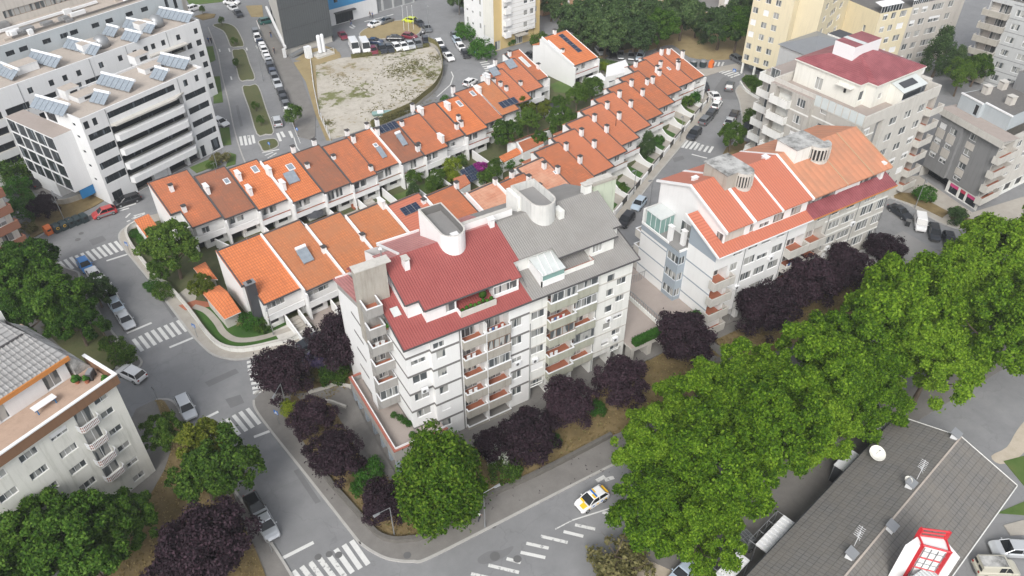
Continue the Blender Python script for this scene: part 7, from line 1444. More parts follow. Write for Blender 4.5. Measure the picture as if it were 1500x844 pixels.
for i,f in enumerate(fr2[:3]):
 e=tag(empty('yard_steps',*(f[4]*(f[0]+.9)+f[5]*(f[2]-4.6)),ANG,0),('pale yard steps beside the lawn of the black chimney house','pale yard steps of the tank heater house','pale yard steps near the concrete stair column')[i],'steps');m_=MB()
 for k in range(6):m_.box(2.6,4.3,k*.72,(k+1)*.72,.1,.25+k*.16,'paving_pale')
 m_.build('steps',e);m_=MB();m_.hexa([(2.35,-.4,.1),(2.55,-.4,.1),(2.55,4.4,.1),(2.35,4.4,.1)],[(2.35,-.4,.9),(2.55,-.4,.9),(2.55,4.4,2.1),(2.35,4.4,2.1)],'white_render');m_.build('side_wall',e);m_=MB();m_.hexa([(4.4,-.4,.1),(4.6,-.4,.1),(4.6,4.4,.1),(4.4,4.4,.1)],[(4.4,-.4,.9),(4.6,-.4,.9),(4.6,4.4,2.1),(4.4,4.4,2.1)],'white_render');m_.build('side_wall',e)
 m_=MB()
 for k in range(9):m_.box(2.7+k*.18,2.74+k*.18,-.3,-.26,.2,1.15,'metal_dark')
 m_.box(2.66,4.3,-.31,-.25,1.15,1.2,'metal_dark');m_.build('gate',e)
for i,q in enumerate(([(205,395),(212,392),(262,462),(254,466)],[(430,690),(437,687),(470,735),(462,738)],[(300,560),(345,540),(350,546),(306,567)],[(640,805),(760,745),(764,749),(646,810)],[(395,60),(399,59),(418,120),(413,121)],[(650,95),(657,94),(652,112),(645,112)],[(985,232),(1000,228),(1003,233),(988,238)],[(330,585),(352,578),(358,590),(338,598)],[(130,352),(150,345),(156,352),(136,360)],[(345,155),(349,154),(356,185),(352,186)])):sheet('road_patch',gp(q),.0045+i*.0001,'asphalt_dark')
# ================================================================== trees and shrubs
def leafcloud(name,seed,rx,ry,rz,n,leaf,npuff,mat,puff=(.26,.42),low=-.55,shell=.62,core=.12,upbias=.25,taper=0,ragged=.12,lobes=0):
 """a crown: leaf-sized faces over many uneven clumps, gaps between them"""
 g=np.random.default_rng(seed)
 C=[];tries=0;Lb=[]
 while len(Lb)<lobes and tries<3000:
  tries+=1;d=g.normal(size=3);d/=np.linalg.norm(d)
  if d[2]<low*.6:continue
  c=d*g.uniform(.5,.68);r=g.uniform(.27,.42)
  if all(np.linalg.norm(c-q[:3])>.34 for q in Lb):Lb.append(np.array([*c,r]))
 tries=0
 while lobes and len(C)<npuff and tries<20000:
  tries+=1;q=Lb[g.integers(len(Lb))];d=g.normal(size=3);d/=np.linalg.norm(d);p=q[:3]+d*q[3]*g.uniform(.75,1.12)
  if d[2]<-.5 or any(np.linalg.norm(p-o[:3])<o[3]*.72 for o in Lb):continue
  C.append((*p,g.uniform(*puff)))
 tries=0
 while len(C)<npuff and tries<9000:
  tries+=1
  d=g.normal(size=3);d/=np.linalg.norm(d)
  if d[2]<low:continue
  k=g.uniform(shell,.92)if g.random()>core else g.uniform(.1,shell)
  k*=1+g.normal()*ragged*.6
  p=d*k;
  if taper:p[:2]*=1-taper*max(0,p[2])
  C.append((*p,g.uniform(*puff)))
 C=np.array(C);pr=C[:,3]**2;pr/=pr.sum()
 i=g.choice(len(C),n,p=pr);D=g.normal(size=(n,3));D/=np.linalg.norm(D,axis=1)[:,None]
 outw=C[i,:3]+D*.25;outw/=np.linalg.norm(outw,axis=1)[:,None]+1e-6
 flip=(D*outw).sum(1)<-.35;D[flip]*=-1
 D[:,2]=np.where((D[:,2]<-.3)&(g.random(n)<.6),-D[:,2],D[:,2])
 P=(C[i,:3]+D*(C[i,3]*(g.uniform(.6,1.12,n)+np.where(g.random(n)<.12,g.uniform(0,.5,n),0)))[:,None])*np.array([rx,ry,rz])
 N=D*.42+outw*.25+np.array([0,0,upbias])+g.normal(size=(n,3))*.55;N/=np.linalg.norm(N,axis=1)[:,None]
 T=np.cross(N,g.normal(size=(n,3)));T/=np.linalg.norm(T,axis=1)[:,None];Bv=np.cross(N,T)
 s=leaf*g.uniform(.6,1.25,n)[:,None]
 V=np.empty((n,4,3));V[:,0]=P-T*s*.55;V[:,1]=P+Bv*s*.36-N*s*.06;V[:,2]=P+T*s*.55;V[:,3]=P-Bv*s*.36-N*s*.06
 me=bpy.data.meshes.new(name);me.vertices.add(4*n);me.vertices.foreach_set('co',V.reshape(-1).astype(np.float32));me.loops.add(4*n);me.loops.foreach_set('vertex_index',np.arange(4*n,dtype=np.int32));me.polygons.add(n);me.polygons.foreach_set('loop_start',np.arange(0,4*n,4,dtype=np.int32));me.update(calc_edges=True);me.materials.append(MATS[mat]);return me
def trunkmesh(seed,h,r,spread,limbs=6,mat='bark',top=.55):
 rr=random.Random(seed);m_=MB();a=Vector((0,0,0));hb=h*.32
 b=Vector((rr.uniform(-.2,.2),rr.uniform(-.2,.2),hb));m_.tube(a,b,r*1.25,r*.85,mat,8);c=b+Vector((rr.uniform(-.3,.3),rr.uniform(-.3,.3),h*top-hb));m_.tube(b,c,r*.85,r*.35,mat,7)
 for k in range(limbs):
  t=k*2*math.pi/limbs+rr.uniform(-.4,.4);s0=b.lerp(c,rr.uniform(0,.6));e=s0+Vector((math.cos(t)*spread*rr.uniform(.5,.8),math.sin(t)*spread*rr.uniform(.5,.8),h*rr.uniform(.12,.3)));m_.tube(s0,e,r*.5,r*.16,mat,6)
  e2=e+Vector((math.cos(t+.5)*spread*.2,math.sin(t+.5)*spread*.2,h*.1));m_.tube(e,e2,r*.16,r*.05,mat,5)
 o=m_.build('trunk');d=o.data;bpy.data.objects.remove(o);return d
KIND={}
def kind(name,variants,trunk_h,trunk_r,cz,args,**kw):
 KIND[name]=[(leafcloud('crown',100+len(KIND)*17+i,*args[:3],*args[3:],**kw),trunkmesh(50+len(KIND)*7+i,trunk_h,trunk_r,(args[0]+args[1])/2),cz)for i in range(variants)]
kind('plane',4,12,.32,7.6,(6.0,6.0,6.0,52000,.32,160,'leaf_plane'),puff=(.075,.16),low=-.6,lobes=15)
kind('hornbeam',1,12,.28,6.2,(3.9,3.9,6.2,26000,.30,110,'leaf_hornbeam'),puff=(.17,.27),low=-.9,shell=.7,core=.1,taper=.35)
kind('plum',3,6,.15,3.5,(3.1,3.1,2.8,18000,.23,95,'leaf_plum'),puff=(.15,.27),low=-.6,shell=.55,core=.2,ragged=.2)
kind('maple',2,10,.25,6.0,(5.0,5.0,4.6,30000,.34,130,'leaf_maple'),puff=(.08,.18),low=-.6,lobes=14)
kind('olive',1,8,.2,5.0,(3.6,3.6,3.6,14000,.28,100,'leaf_olive'),puff=(.09,.19),lobes=11)
kind('green',2,8,.2,4.8,(3.6,3.6,3.6,14000,.28,100,'leaf_green'),puff=(.09,.19),lobes=11)
kind('dark',2,11,.3,6.0,(5.5,5.5,5.5,18000,.42,110,'leaf_dark'),puff=(.1,.2),low=-.8,lobes=13)
kind('conifer',1,8,.2,4.5,(2.4,2.4,4.6,9000,.28,60,'leaf_dark'),puff=(.2,.33),low=-.9,taper=.6)
kind('small',1,5,.12,3.3,(1.9,1.9,2.1,4200,.22,45,'leaf_green'),puff=(.2,.34))
kind('lime',1,4,.1,2.2,(1.7,1.7,1.7,4200,.18,45,'leaf_lime'),puff=(.2,.33),low=-.8)
kind('shrub',2,2,.06,.85,(1.3,1.3,1.0,3000,.15,36,'leaf_shrub'),puff=(.22,.36),low=-.5)
kind('darkshrub',1,2,.06,.8,(1.3,1.3,1.0,3000,.15,36,'leaf_green'),puff=(.22,.36),low=-.5)
kind('weedshrub',1,2,.05,.6,(1.2,1.2,.9,1800,.18,30,'leaf_weed'),puff=(.2,.36),low=-.5)
kind('ball',1,1.6,.05,1.0,(1.0,1.0,1.0,4000,.11,60,'leaf_dark'),puff=(.3,.36),low=-.9,shell=.66,core=.05,ragged=0)
kind('magenta',1,1.5,.05,.9,(1.5,1.2,.9,3000,.16,34,'petal_magenta'),puff=(.22,.36),low=-.4)
kind('lilac',1,1.8,.05,1.0,(1.3,1.3,1.1,2600,.13,34,'petal_lilac'),puff=(.22,.36),low=-.5)
kind('whitebloom',1,2.2,.05,1.4,(1.2,1.2,1.4,2600,.16,34,'petal_white'),puff=(.22,.36),low=-.6)
tr_=random.Random(11)
def tree(k,x,y,s,label,cat='tree',group=None,name=None,sz=None,v=None):
 vs_=KIND[k];cr,tk,cz=vs_[(v if v is not None else tr_.randrange(len(vs_)))%len(vs_)]
 e=empty(name or('tree' if cat=='tree' else 'shrub'),x,y,tr_.uniform(0,360),0,label,cat,group);e.scale=(s,s,sz or s)
 t=bpy.data.objects.new('trunk',tk);COL.objects.link(t);t.parent=e
 c=bpy.data.objects.new('crown',cr);COL.objects.link(c);c.parent=e;c.location.z=cz
 return e
def treep(k,px,py,s,label,cat='tree',group=None,name=None,sz=None,v=None):
 cz=KIND[k][0][2]*(sz or s);x,y=G(px,py,cz);return tree(k,x,y,s,label,cat,group,name,sz,v)
gp1='bright plane trees along the lower street'
PL=[(41.8,39.2,.86,'plane tree at the street end of the bright row, nearest the police car'),(37.8,33.0,.9,'plane tree lowest in the bright row, beside the sandy patch'),(38.6,28.9,.78,'plane tree leaning over the roof rack van by the slatted canopies'),(44.8,32.8,1.04,'plane tree beyond the sandy patch one, behind the white slatted canopy'),
(48.6,40.0,.98,'plane tree in front of the dark plum with the tiled terrace'),(52.4,33.6,1.04,'plane tree facing the middle of the dark hall roof'),(58.4,32.8,.86,'plane tree touching the white kiosk near the cream dish'),(57.6,40.4,.96,'plane tree before the footpath with stone kerb between lawns'),
(63.2,36.6,1.0,'plane tree opposite the cream satellite dish, mid row'),(66.8,32.8,.84,'plane tree hanging over the far kiosk corner of the dark hall'),(71.5,38.4,1.06,'plane tree before the colonnade of the orange roofed block'),(80.5,37.4,1.16,'broad plane tree below the plum pair of the maroon roofed block'),(77.4,31.4,.96,'plane tree just past the gable of the dark hall'),
(90.6,38.2,1.16,'plane tree below the flat garage annex'),(88.4,30,1.08,'plane tree overhanging the dark shaded yard past the hall'),(101.5,38.4,1.16,'plane tree near the parked van and its dark neighbours'),(99,30.5,1.08,'plane tree at the edge of the photo above the shaded yard'),(112,38,1.0,'plane tree cut by the photo edge below the curved pavement')]
for i,(x,y,s,lb)in enumerate(PL):tree('plane',x,y,s,lb,group=gp1,name='plane_tree',v=i,sz=s*(1,.92,1.1,1.04,.95,1.12)[i%6])
treep('hornbeam',645,706,1.16,'full egg shaped green tree standing alone before the white flats at the street corner',name='hornbeam_tree')
gp2='dark purple plum trees'
for i,(px,py,s,lb)in enumerate([(413,546,1.2,'large plum tree by the side street mouth with lamp and crossing sign'),(502,500,1.36,'large plum tree behind the podium beside the lilac shrub'),(457,613,.88,'plum tree near the street lamp arm on the dry bed'),(491,668,1.02,'plum tree beside the clipped green shrub, above the long kerb'),(562,737,.82,'small plum tree behind the bent lamp at the corner'),(775,640,1.12,'plum tree beside the white flowering shrub'),(722,652,.72,'small plum tree half hidden by the egg shaped tree'),(832,592,1.04,'plum tree before the joint of the red and grey roofed halves'),(911,560,1.12,'plum tree at the end corner of the grey roofed half'),(1004,494,1.28,'round plum tree below the hedge edged terrace'),
(1120,455,1.28,'plum tree nearest the corner balconies of the orange roofed block'),(1184,415,1.36,'plum tree at the middle of the orange roofed block'),(1241,394,1.22,'plum tree under the division of orange and maroon roofs'),(1297,371,1.02,'plum tree last in line beside the flat garage annex')]):treep('plum',px,py,s,lb,group=gp2,name='plum_tree',v=i)
treep('plum',304,800,1.4,'huge dark plum crown at the lower edge beside the parked silver car',group=gp2,name='plum_tree',v=1);treep('plum',275,822,1.2,'dark plum crown at the lower photo edge next to the maple',group=gp2,name='plum_tree',v=2);treep('plum',64,303,.72,'small dark plum tree beside the recycling bins',group=gp2,name='plum_tree',v=0)
gp3='leafy green trees along the side street'
for i,(k,px,py,s,lb,v)in enumerate([('maple',30,415,1.15,'big green tree above the fibre roofed block, cut by the photo edge',0),('maple',75,440,1.0,'big green tree between the roof edge and the parked cars',1),('maple',112,474,.72,'green tree hanging above the mesh fence',0),('maple',25,470,.9,'green tree right behind the fibre roof',1),('maple',45,385,.85,'green tree reaching to the zebra crossing by the blue car',0),('dark',140,428,.48,'small dark evergreen over the row of parked cars',0),
('maple',55,780,.98,'bright green maple at the lower corner before the stained flats',0),('maple',120,800,1.05,'bright green maple in the middle of the lower corner group',1),('maple',168,770,.75,'small maple at the end of the stained facade',0),('maple',15,830,.9,'green maple cut by the corner of the photo',1),
('olive',300,657,.95,'yellow green tree over the zebra crossing',0),('green',326,692,1.2,'tall mid green tree beside the parked black car',0),('green',298,702,.95,'mid green tree behind the yellow green one',1),('green',238,634,.68,'small round tree on the dry grass strip',1),
('green',250,364,1.22,'rounded garden tree hiding the notched corner house',1),('green',235,395,.6,'low garden tree beside the curved garden wall',0)]):treep(k,px,py,s,lb,group=gp3,v=v)
for k,px,py,s,lb,v in[('olive',296,421,.55,'bright bushy tree by the brick path',0),('conifer',606,287,.55,'dark garden conifer in the pale patio',0),('lime',662,244,1.0,'round yellow lime bush in the inner garden',0),('lime',664,260,.75,'smaller yellow bush below the round lime one',0),('small',607,262,.75,'loose pale garden tree below the brown roof terrace house',0),('small',640,262,.8,'green garden tree left of the lime bush',0),('small',632,271,.7,'green garden tree at the patio wall end',0),('small',715,262,.9,'green garden tree beside the tilted panels',0),('small',725,247,.8,'garden tree among the sheds',0),('small',676,236,.6,'slim palm like garden tree',0),
('green',743,198,.82,'dense garden tree before the sheds',0),('green',774,177,.7,'dark evergreen between the terraces',1),('olive',770,158,.66,'light green tree at the end of rear terrace',0),('olive',797,160,.5,'light green tree by the small grey garage',0),('green',822,180,.88,'round tree behind the staggered terrace',1),('green',845,143,.72,'grey green tree below the detached white house',0),('green',868,130,.7,'green tree against the white annexes',0),('green',818,153,.5,'dark shrub tree beside the lawn of the detached house',1),('lime',883,99,.85,'yellow green shrub beyond the detached house',0),('conifer',948,214,.62,'bushy upright conifer in a terrace front yard',0),('small',912,275,.42,'small conifer in the front yard nearest the green column',0),('green',790,205,.5,'shrub tree above the low orange roof strip',1)]:treep(k,px,py,s,lb,group='trees of the terrace gardens',v=v)
for k,px,py,s,lb in[('magenta',705,246,1.1,'magenta bougainvillea bush in the inner garden'),('darkshrub',650,275,.9,'dark shrub beside the inner garden path'),('shrub',742,240,1.2,'green shrub beside low orange roof'),('shrub',760,232,1.0,'green shrub between small sheds'),('darkshrub',655,253,.8,'dark shrub under the lime bush'),('shrub',655,283,1.0,'shrub by the tiled pavilion wall'),('lilac',459,531,1.35,'lilac flowering shrub behind plum trees'),('darkshrub',489,549,1.5,'dark green shrub mass by the lilac one'),('weedshrub',455,552,1.2,'yellowish shrub beside the podium lawn'),('shrub',540,690,1.35,'clipped rounded green shrub on the dry bed'),('shrub',532,712,1.05,'bright green shrub below the clipped one'),('whitebloom',732,670,1.1,'white flowering shrub beside the egg shaped tree'),('darkshrub',740,692,1.4,'dark green shrub under the white flowers'),('shrub',873,600,1.0,'bright shrub between two plum trees'),('shrub',810,645,.8,'bright low shrub by the colonnade'),('lime',424,600,.75,'yellow green shrub under the plum by the crossing sign'),
('weedshrub',355,468,1.0,'shrub by the hipped porch'),('shrub',368,470,1.35,'tall climbing shrub at the black chimney'),('darkshrub',385,478,1.0,'reddish green shrub at the lawn corner'),('shrub',222,418,.9,'shrub behind the garden wall'),('darkshrub',240,428,1.2,'low dark shrub along the garden wall'),('shrub',200,342,.8,'shrub at the garden corner by the zebra crossing'),('shrub',210,350,.9,'shrub below the hipped orange porch'),('darkshrub',223,365,1.0,'dark shrub against the corner garden wall'),
('darkshrub',310,243,.8,'small shrub at the office lawn'),('weedshrub',324,232,1.5,'grey green bush by the office entrance'),('darkshrub',180,522,1.4,'clipped hedge end by the driveway'),('darkshrub',165,505,1.2,'clipped hedge beside the mesh fence'),('darkshrub',20,250,2.4,'dark bush mass at the left photo edge'),('shrub',35,305,2.0,'green creeper bank beside the brown balconies'),('shrub',25,275,1.8,'green bank above the creeper'),('weedshrub',40,335,1.2,'pale weed clump by the orange bin'),
('ball',1401,317,1.55,'clipped round bush on the dry kerb bed'),('ball',1438,329,1.35,'smaller clipped ball bush near the grey wall'),('shrub',1402,311,.9,'green shrub above the clipped bush'),('shrub',1355,285,1.5,'leafy bush below the shops of the grey block'),('darkshrub',1098,118,1.3,'dark round bush at the yellow tower foot'),('darkshrub',1116,130,1.7,'dark green bush by the curved white wall'),('darkshrub',1104,175,1.7,'dark bush by the parked black van'),('shrub',684,47,2.2,'round bush at the ochre tower corner'),('shrub',706,72,2.4,'bushes beside the blue sign at the junction'),('darkshrub',678,42,1.3,'dark bush behind the round one'),('darkshrub',697,68,1.2,'dark bush next to the blue sign'),('darkshrub',790,60,1.7,'dark bush at the ochre tower entrance'),('shrub',748,62,1.0,'bush by the tower doorway'),
('darkshrub',1002,148,1.6,'clipped green shrub inside the rounded end yard'),('shrub',1012,143,1.6,'bright shrub inside the rounded end yard'),('shrub',965,205,.9,'low shrub in a yard by the conifer'),('weedshrub',905,822,2.4,'grey green bush beside the sandy patch'),('weedshrub',925,838,1.8,'olive bush at the lower photo edge'),('darkshrub',190,742,1.2,'grey shrub at the foot of the stained flats'),('shrub',652,145,.8,'small shrub by the rear terrace chimneys'),('whitebloom',735,112,.8,'pale shrub by the white car behind the terrace')]:treep(k,px,py,s,lb,'shrub','garden and street shrubs')
for k,px,py,s,lb,v in[('dark',845,38,1.1,'dark wood tree nearest the detached white house',0),('dark',880,26,1.1,'dark wood tree behind, upper photo edge',1),('dark',888,48,1.05,'dark wood tree above the parked grey cars',1),('dark',915,30,1.15,'tall dark wood tree in the middle of the group',0),('dark',930,50,.95,'dark wood tree above the roofs of the end houses',1),('maple',968,40,.95,'lighter wood tree at the clearing edge',0),('dark',950,24,.95,'dark wood tree before the tan brick flats',1),('dark',1000,25,1.0,'rounded dark tree behind the clearing',0),('dark',1022,28,.8,'dark tree between clearing and brick flats',1),('dark',1056,38,1.0,'grey green tree beside the clearing bush',1),('maple',1082,40,1.05,'green tree touching the yellow tower',1),('dark',1095,15,.9,'dark tree behind the yellow tower edge',0),('dark',808,8,.7,'dark tree between white tower and brick flats',1),('conifer',1378,78,1.25,'tall dark conifer behind the cream attic',0),('green',1408,112,.95,'green tree behind the grey corner block',0),('green',1432,100,.9,'green tree below the light grey flats',1),('conifer',1402,92,.8,'dark tree between grey tower and light flats',0),('green',1073,200,.75,'round street tree with clear trunk on the island',1),('small',429,168,.95,'single young street tree at the end of the parked cars',0),('dark',672,2,.6,'dark trees at the upper edge beside the ochre tower',0),('dark',692,-2,.6,'dark tree behind the ochre tower',1)]:treep(k,px,py,s,lb,group='trees at the far side',v=v)
for px,py,lb in((324,30,'thin sapling at the tip of the first median'),(345,92,'dark sapling on the second median'),(374,155,'sapling on the long median, far half'),(381,176,'sapling on the long median, near half'),(343,60,'sapling on the first median'),(296,14,'sapling on the round verge by the white car')):treep('small',px,py,.42,lb,group='median saplings')
for px,py,lb in((1028,55,'round dark bush alone in the dry clearing'),):treep('ball',px,py,1.6,lb,'shrub')
def hedge(pts,h,w_,label,mat='leaf_green',n_per=260,leaf=.16):
 P=dense(pts,.5);o_=P[0];g=np.random.default_rng(len(label));L_,Rr=offs([tuple(p)for p in P],w_);m_=MB();ribbon(m_,[(p.x-o_.x,p.y-o_.y)for p in P],w_*.8,0,h*.93,mat)
 for k in range(int(n_per*len(P)*.5)):
  i=g.integers(0,len(P)-1);p=P[i].lerp(P[i+1],g.random());n=Vector((-(P[i+1]-P[i]).normalized().y,(P[i+1]-P[i]).normalized().x));top=g.random()<.5;sd_=g.uniform(-1,1)if top else g.choice((-1,1))
  c=Vector((p.x-o_.x,p.y-o_.y,h*g.uniform(.93,1.05)if top else h*g.uniform(.05,1)))+Vector((n.x,n.y,0))*sd_*w_*.5*g.uniform(.85,1.1);a,b=Vector(g.normal(size=3)).normalized()*leaf,Vector(g.normal(size=3)).normalized()*leaf*.6
  m_.poly([c-a*.5,c+b*.5,c+a*.5,c-b*.5],mat)
 e=empty('hedge',o_.x,o_.y,0,0,label,'hedge');f=m_.build('foliage',e);return e
h_=hedge([(52.3,56.4),(58,56.5),(63.6,56.4)],1.0,1.2,'clipped green hedge on the edge of the raised tiled terrace','leaf_shrub');h_.location.z=2.9
hedge(gp([(600,164),(575,175),(560,181),(545,186)]),1.3,.8,'weedy hedge on the curved edge of the waste lot','leaf_weed',120,.3)
hedge(gp([(868,93),(890,97),(925,104),(935,103)]),1.3,1.6,'dark hedge behind the yellow green shrub','leaf_dark',120,.25)
hedge(gp([(628,68),(600,73),(560,79),(515,85)]),.7,1.2,'straggling weed strip between car park and waste lot','leaf_weed',70,.3)
g=np.random.default_rng(5);m_=MB()
for cx,cy,sp,n in((585,105,22,300),(610,95,18,200),(600,140,28,140),(535,130,26,60),(500,115,16,50),(630,110,10,120),(555,160,26,70),(480,180,10,60),(640,85,10,100),(575,80,30,120)):
 for k in range(n):
  x,y=G(cx+g.normal()*sp*.6,cy+g.normal()*sp*.3)
  for j in range(3):a=g.uniform(0,6.28);r=g.uniform(.2,.5);m_.poly([(x,y,.02),(x+math.cos(a)*r,y+math.sin(a)*r,g.uniform(.04,.16)),(x+math.cos(a+.7)*r*.8,y+math.sin(a+.7)*r*.8,.05)],'leaf_weed')
tag(m_.build('weeds'),kind='stuff')
for i,(x,y)in enumerate(((19.6,60.8),(20.1,60.1),(20.3,59.3),(20.6,58.6),(20.2,56.9))):
 e=tree('shrub',x,y,.33,('podium planter fern nearest the stair column','second podium planter fern along the white wall','third podium planter fern along the white wall','fourth podium planter fern along the white wall','podium pot plant at the outer corner')[i],'potted plant','plants on the podium terrace','potted_plant',sz=.5);e.location.z=3.3
def tufts(name,poly,n,z,mat,size=.22):
 P=[Vector(p)for p in poly];x0,x1,y0,y1=min(p.x for p in P),max(p.x for p in P),min(p.y for p in P),max(p.y for p in P);m_=MB();k=0;g=np.random.default_rng(n)
 while k<n:
  x,y=g.uniform(x0,x1),g.uniform(y0,y1);c=False
  for i in range(len(P)):
   a,b=P[i-1],P[i]
   if(a.y>y)!=(b.y>y)and x<(b.x-a.x)*(y-a.y)/(b.y-a.y)+a.x:c=not c
  if not c:k+=.2;continue
  k+=1
  for j in range(3):t=g.uniform(0,6.28);r=size*g.uniform(.5,1.4);m_.poly([(x,y,z),(x+math.cos(t)*r,y+math.sin(t)*r,z+g.uniform(.03,.2)),(x+math.cos(t+.8)*r*.8,y+math.sin(t+.8)*r*.8,z+.02)],mat)
 return tag(m_.build(name),kind='stuff')
leafmat('leaf_straw',(.13,.10,.04),(.23,.175,.075),(.34,.27,.13),.3)
tufts('dry_grass',gpoly,2600,.3,'leaf_straw');tufts('dry_grass',[(64.5,48.2),(64.5,53.5),(98,53),(103,46.5),(90,45.6)],1200,.3,'leaf_straw');tufts('dry_grass',gd,1500,.22,'leaf_straw');tufts('grass',gpoly,700,.3,'leaf_weed')
tufts('fallen_leaves',[(8,58),(16,47),(40,42.6),(90,42.7),(90,46),(40,46),(20,50),(12,62)],500,.125,'leaf_plum',.12);tufts('fallen_leaves',[(36,36),(100,36),(100,42),(36,42)],500,.006,'leaf_straw',.1)
# ================================================================== vehicles
def car_parts(t):
 """meshes of one vehicle, front towards +x; paint slot first"""
 L,Wd,Ht={'hatch':(4.0,1.74,1.47),'sedan':(4.5,1.78,1.43),'estate':(4.5,1.78,1.47),'suv':(4.4,1.84,1.62),'mini':(3.6,1.64,1.5),'mpv':(4.4,1.8,1.68),'van':(4.4,1.8,1.85),'bigvan':(5.9,2.05,2.55)}[t]
 hw,X0,X1=Wd/2,-L/2,L/2;bl=.93 if t not in('suv','van','bigvan')else 1.02
 if t=='bigvan':bl=1.2
 hood={'sedan':.27,'estate':.25,'suv':.25,'hatch':.25,'mini':.2,'mpv':.19,'van':.2,'bigvan':.14}[t];boot={'sedan':.16}.get(t,.02)
 st=[(0,.86,.34,bl-.22),(.015,.92,.26,bl-.06),(.06,.98,.2,bl+.0),(boot+.08,1,.19,bl+.02),(.5,1,.18,bl),(1-hood-.04,1,.19,bl-.01),(1-hood*.5,.985,.2,bl-.08),(.95,.94,.22,bl-.2),(.985,.86,.25,bl-.3),(1,.76,.32,bl-.4)]
 b=MB();k=b.mi('paint_white');i0=len(b.v);n=10
 for fx,wf,zl_,zt_ in st:
  x=X0+L*fx;w_=hw*wf
  for y,z in((-w_*.9,zl_),(-w_,zl_+.16),(-w_,(zl_+zt_)/2+.05),(-w_*.985,zt_-.12),(-w_*.9,zt_),(w_*.9,zt_),(w_*.985,zt_-.12),(w_,(zl_+zt_)/2+.05),(w_,zl_+.16),(w_*.9,zl_)):b.v.append((x,y,z))
 for s in range(len(st)-1):
  for j in range(n):a,c=i0+s*n,i0+(s+1)*n;b.f.append((a+j,a+(j+1)%n,c+(j+1)%n,c+j));b.m.append(k)
 b.f.append(tuple(i0+j for j in range(n))[::-1]);b.m.append(k);b.f.append(tuple(i0+(len(st)-1)*n+j for j in range(n)));b.m.append(k)
 xr0,xf0=X0+L*(boot+.015),X1-L*hood+.02;rk={'sedan':.62,'estate':.34,'suv':.38,'hatch':.45,'mini':.35,'mpv':.28,'van':.08,'bigvan':.06}[t];fk={'bigvan':.5,'van':.62,'mpv':.85}.get(t,.78)
 xr1,xf1=xr0+rk,xf0-fk;hb,ht=hw*.9,hw*.74 if t not in('van','bigvan')else hw*.86;zb,zt_=bl-.015,Ht
 B=[(xr0,-hb,zb),(xf0,-hb,zb),(xf0,hb,zb),(xr0,hb,zb)];T=[(xr1,-ht,zt_-.05),(xf1,-ht,zt_-.05),(xf1,ht,zt_-.05),(xr1,ht,zt_-.05)]
 if t in('van','bigvan'):
  xm=xf0-fk-1.0;mm=lambda p,q,f:tuple(p[i]+(q[i]-p[i])*f for i in range(3))
  b.hexa([(xr0,-hb,zb-.05),(xm,-hb,zb-.05),(xm,hb,zb-.05),(xr0,hb,zb-.05)],[(xr1,-ht,zt_-.05),(xm,-ht,zt_-.05),(xm,ht,zt_-.05),(xr1,ht,zt_-.05)],'paint_white')
  SB=[(xm+.01,-hb,zb),B[1],B[2],(xm+.01,hb,zb)];ST=[(xm+.01,-ht,zt_-.05),T[1],T[2],(xm+.01,ht,zt_-.05)]
 else:SB,ST=B,T
 r=[(xr1-.03,-ht-.02,zt_-.06),(xf1+.03,-ht-.02,zt_-.06),(xf1+.03,ht+.02,zt_-.06),(xr1-.03,ht+.02,zt_-.06)];b.hexa(r,[(xr1+.08,-ht+.1,zt_),(xf1-.1,-ht+.1,zt_),(xf1-.1,ht-.1,zt_),(xr1+.08,ht-.1,zt_)],'paint_white')
 for p,q in zip(SB,ST):b.tube(p,q,.045,.04,'paint_white',5)
 for s in(-1,1):
  xm2=(SB[0][0]+SB[1][0])/2-.1;b.tube((xm2,s*hb,zb),(xm2,s*ht,zt_-.05),.04,.04,'paint_white',5)
  b.blob((SB[1][0]-.25,s*(hb+.16),zb+.1),(.09,.1,.07),'paint_white',6,4)
 b.box(X0-.02,X0+.06,-hw*.7,hw*.7,.3,.5,'rubber_grey');b.box(X1-.06,X1+.015,-hw*.6,hw*.6,.27,.42,'rubber_grey')
 parts=[('body',b,True)]
 def gl(name,q):
  c=[sum(p[i]for p in q)/4 for i in range(3)];g_=MB();g_.poly([tuple(c[i]+(p[i]-c[i])*.93 for i in range(3))for p in q],'car_glass');parts.append((name,g_,False))
 gl('windscreen',[SB[1],SB[2],ST[2],ST[1]]);gl('side_window',[SB[0],SB[1],ST[1],ST[0]]);gl('side_window',[SB[2],SB[3],ST[3],ST[2]])
 if t in('van','bigvan'):
  for y in(-.45,.45):g_=MB();g_.box(xr0-.03,xr0+.05,y-.32,y+.32,zb+.12,zt_-.45,'car_glass');parts.append(('rear_window',g_,False))
 else:gl('rear_window',[SB[3],SB[0],ST[0],ST[3]])
 f_=MB();f_.hexa([(p[0]*.96,p[1]*.93,zb-.02)for p in SB],[(p[0]*.9,p[1]*.93,zt_-.12)for p in ST],'car_glass');parts.append(('interior',f_,False))
 R0=.31 if t not in('suv','bigvan')else.35
 for x in(X0+L*.19,X1-L*.19):
  for s in(-1,1):w_=MB();w_.tube((x,s*(hw-.2),R0),(x,s*(hw+.012),R0),R0,R0,'tyre_black',14);w_.tube((x,s*(hw+.0),R0),(x,s*(hw+.02),R0),R0*.62,R0*.58,'metal_grey',10);parts.append(('wheel',w_,False))
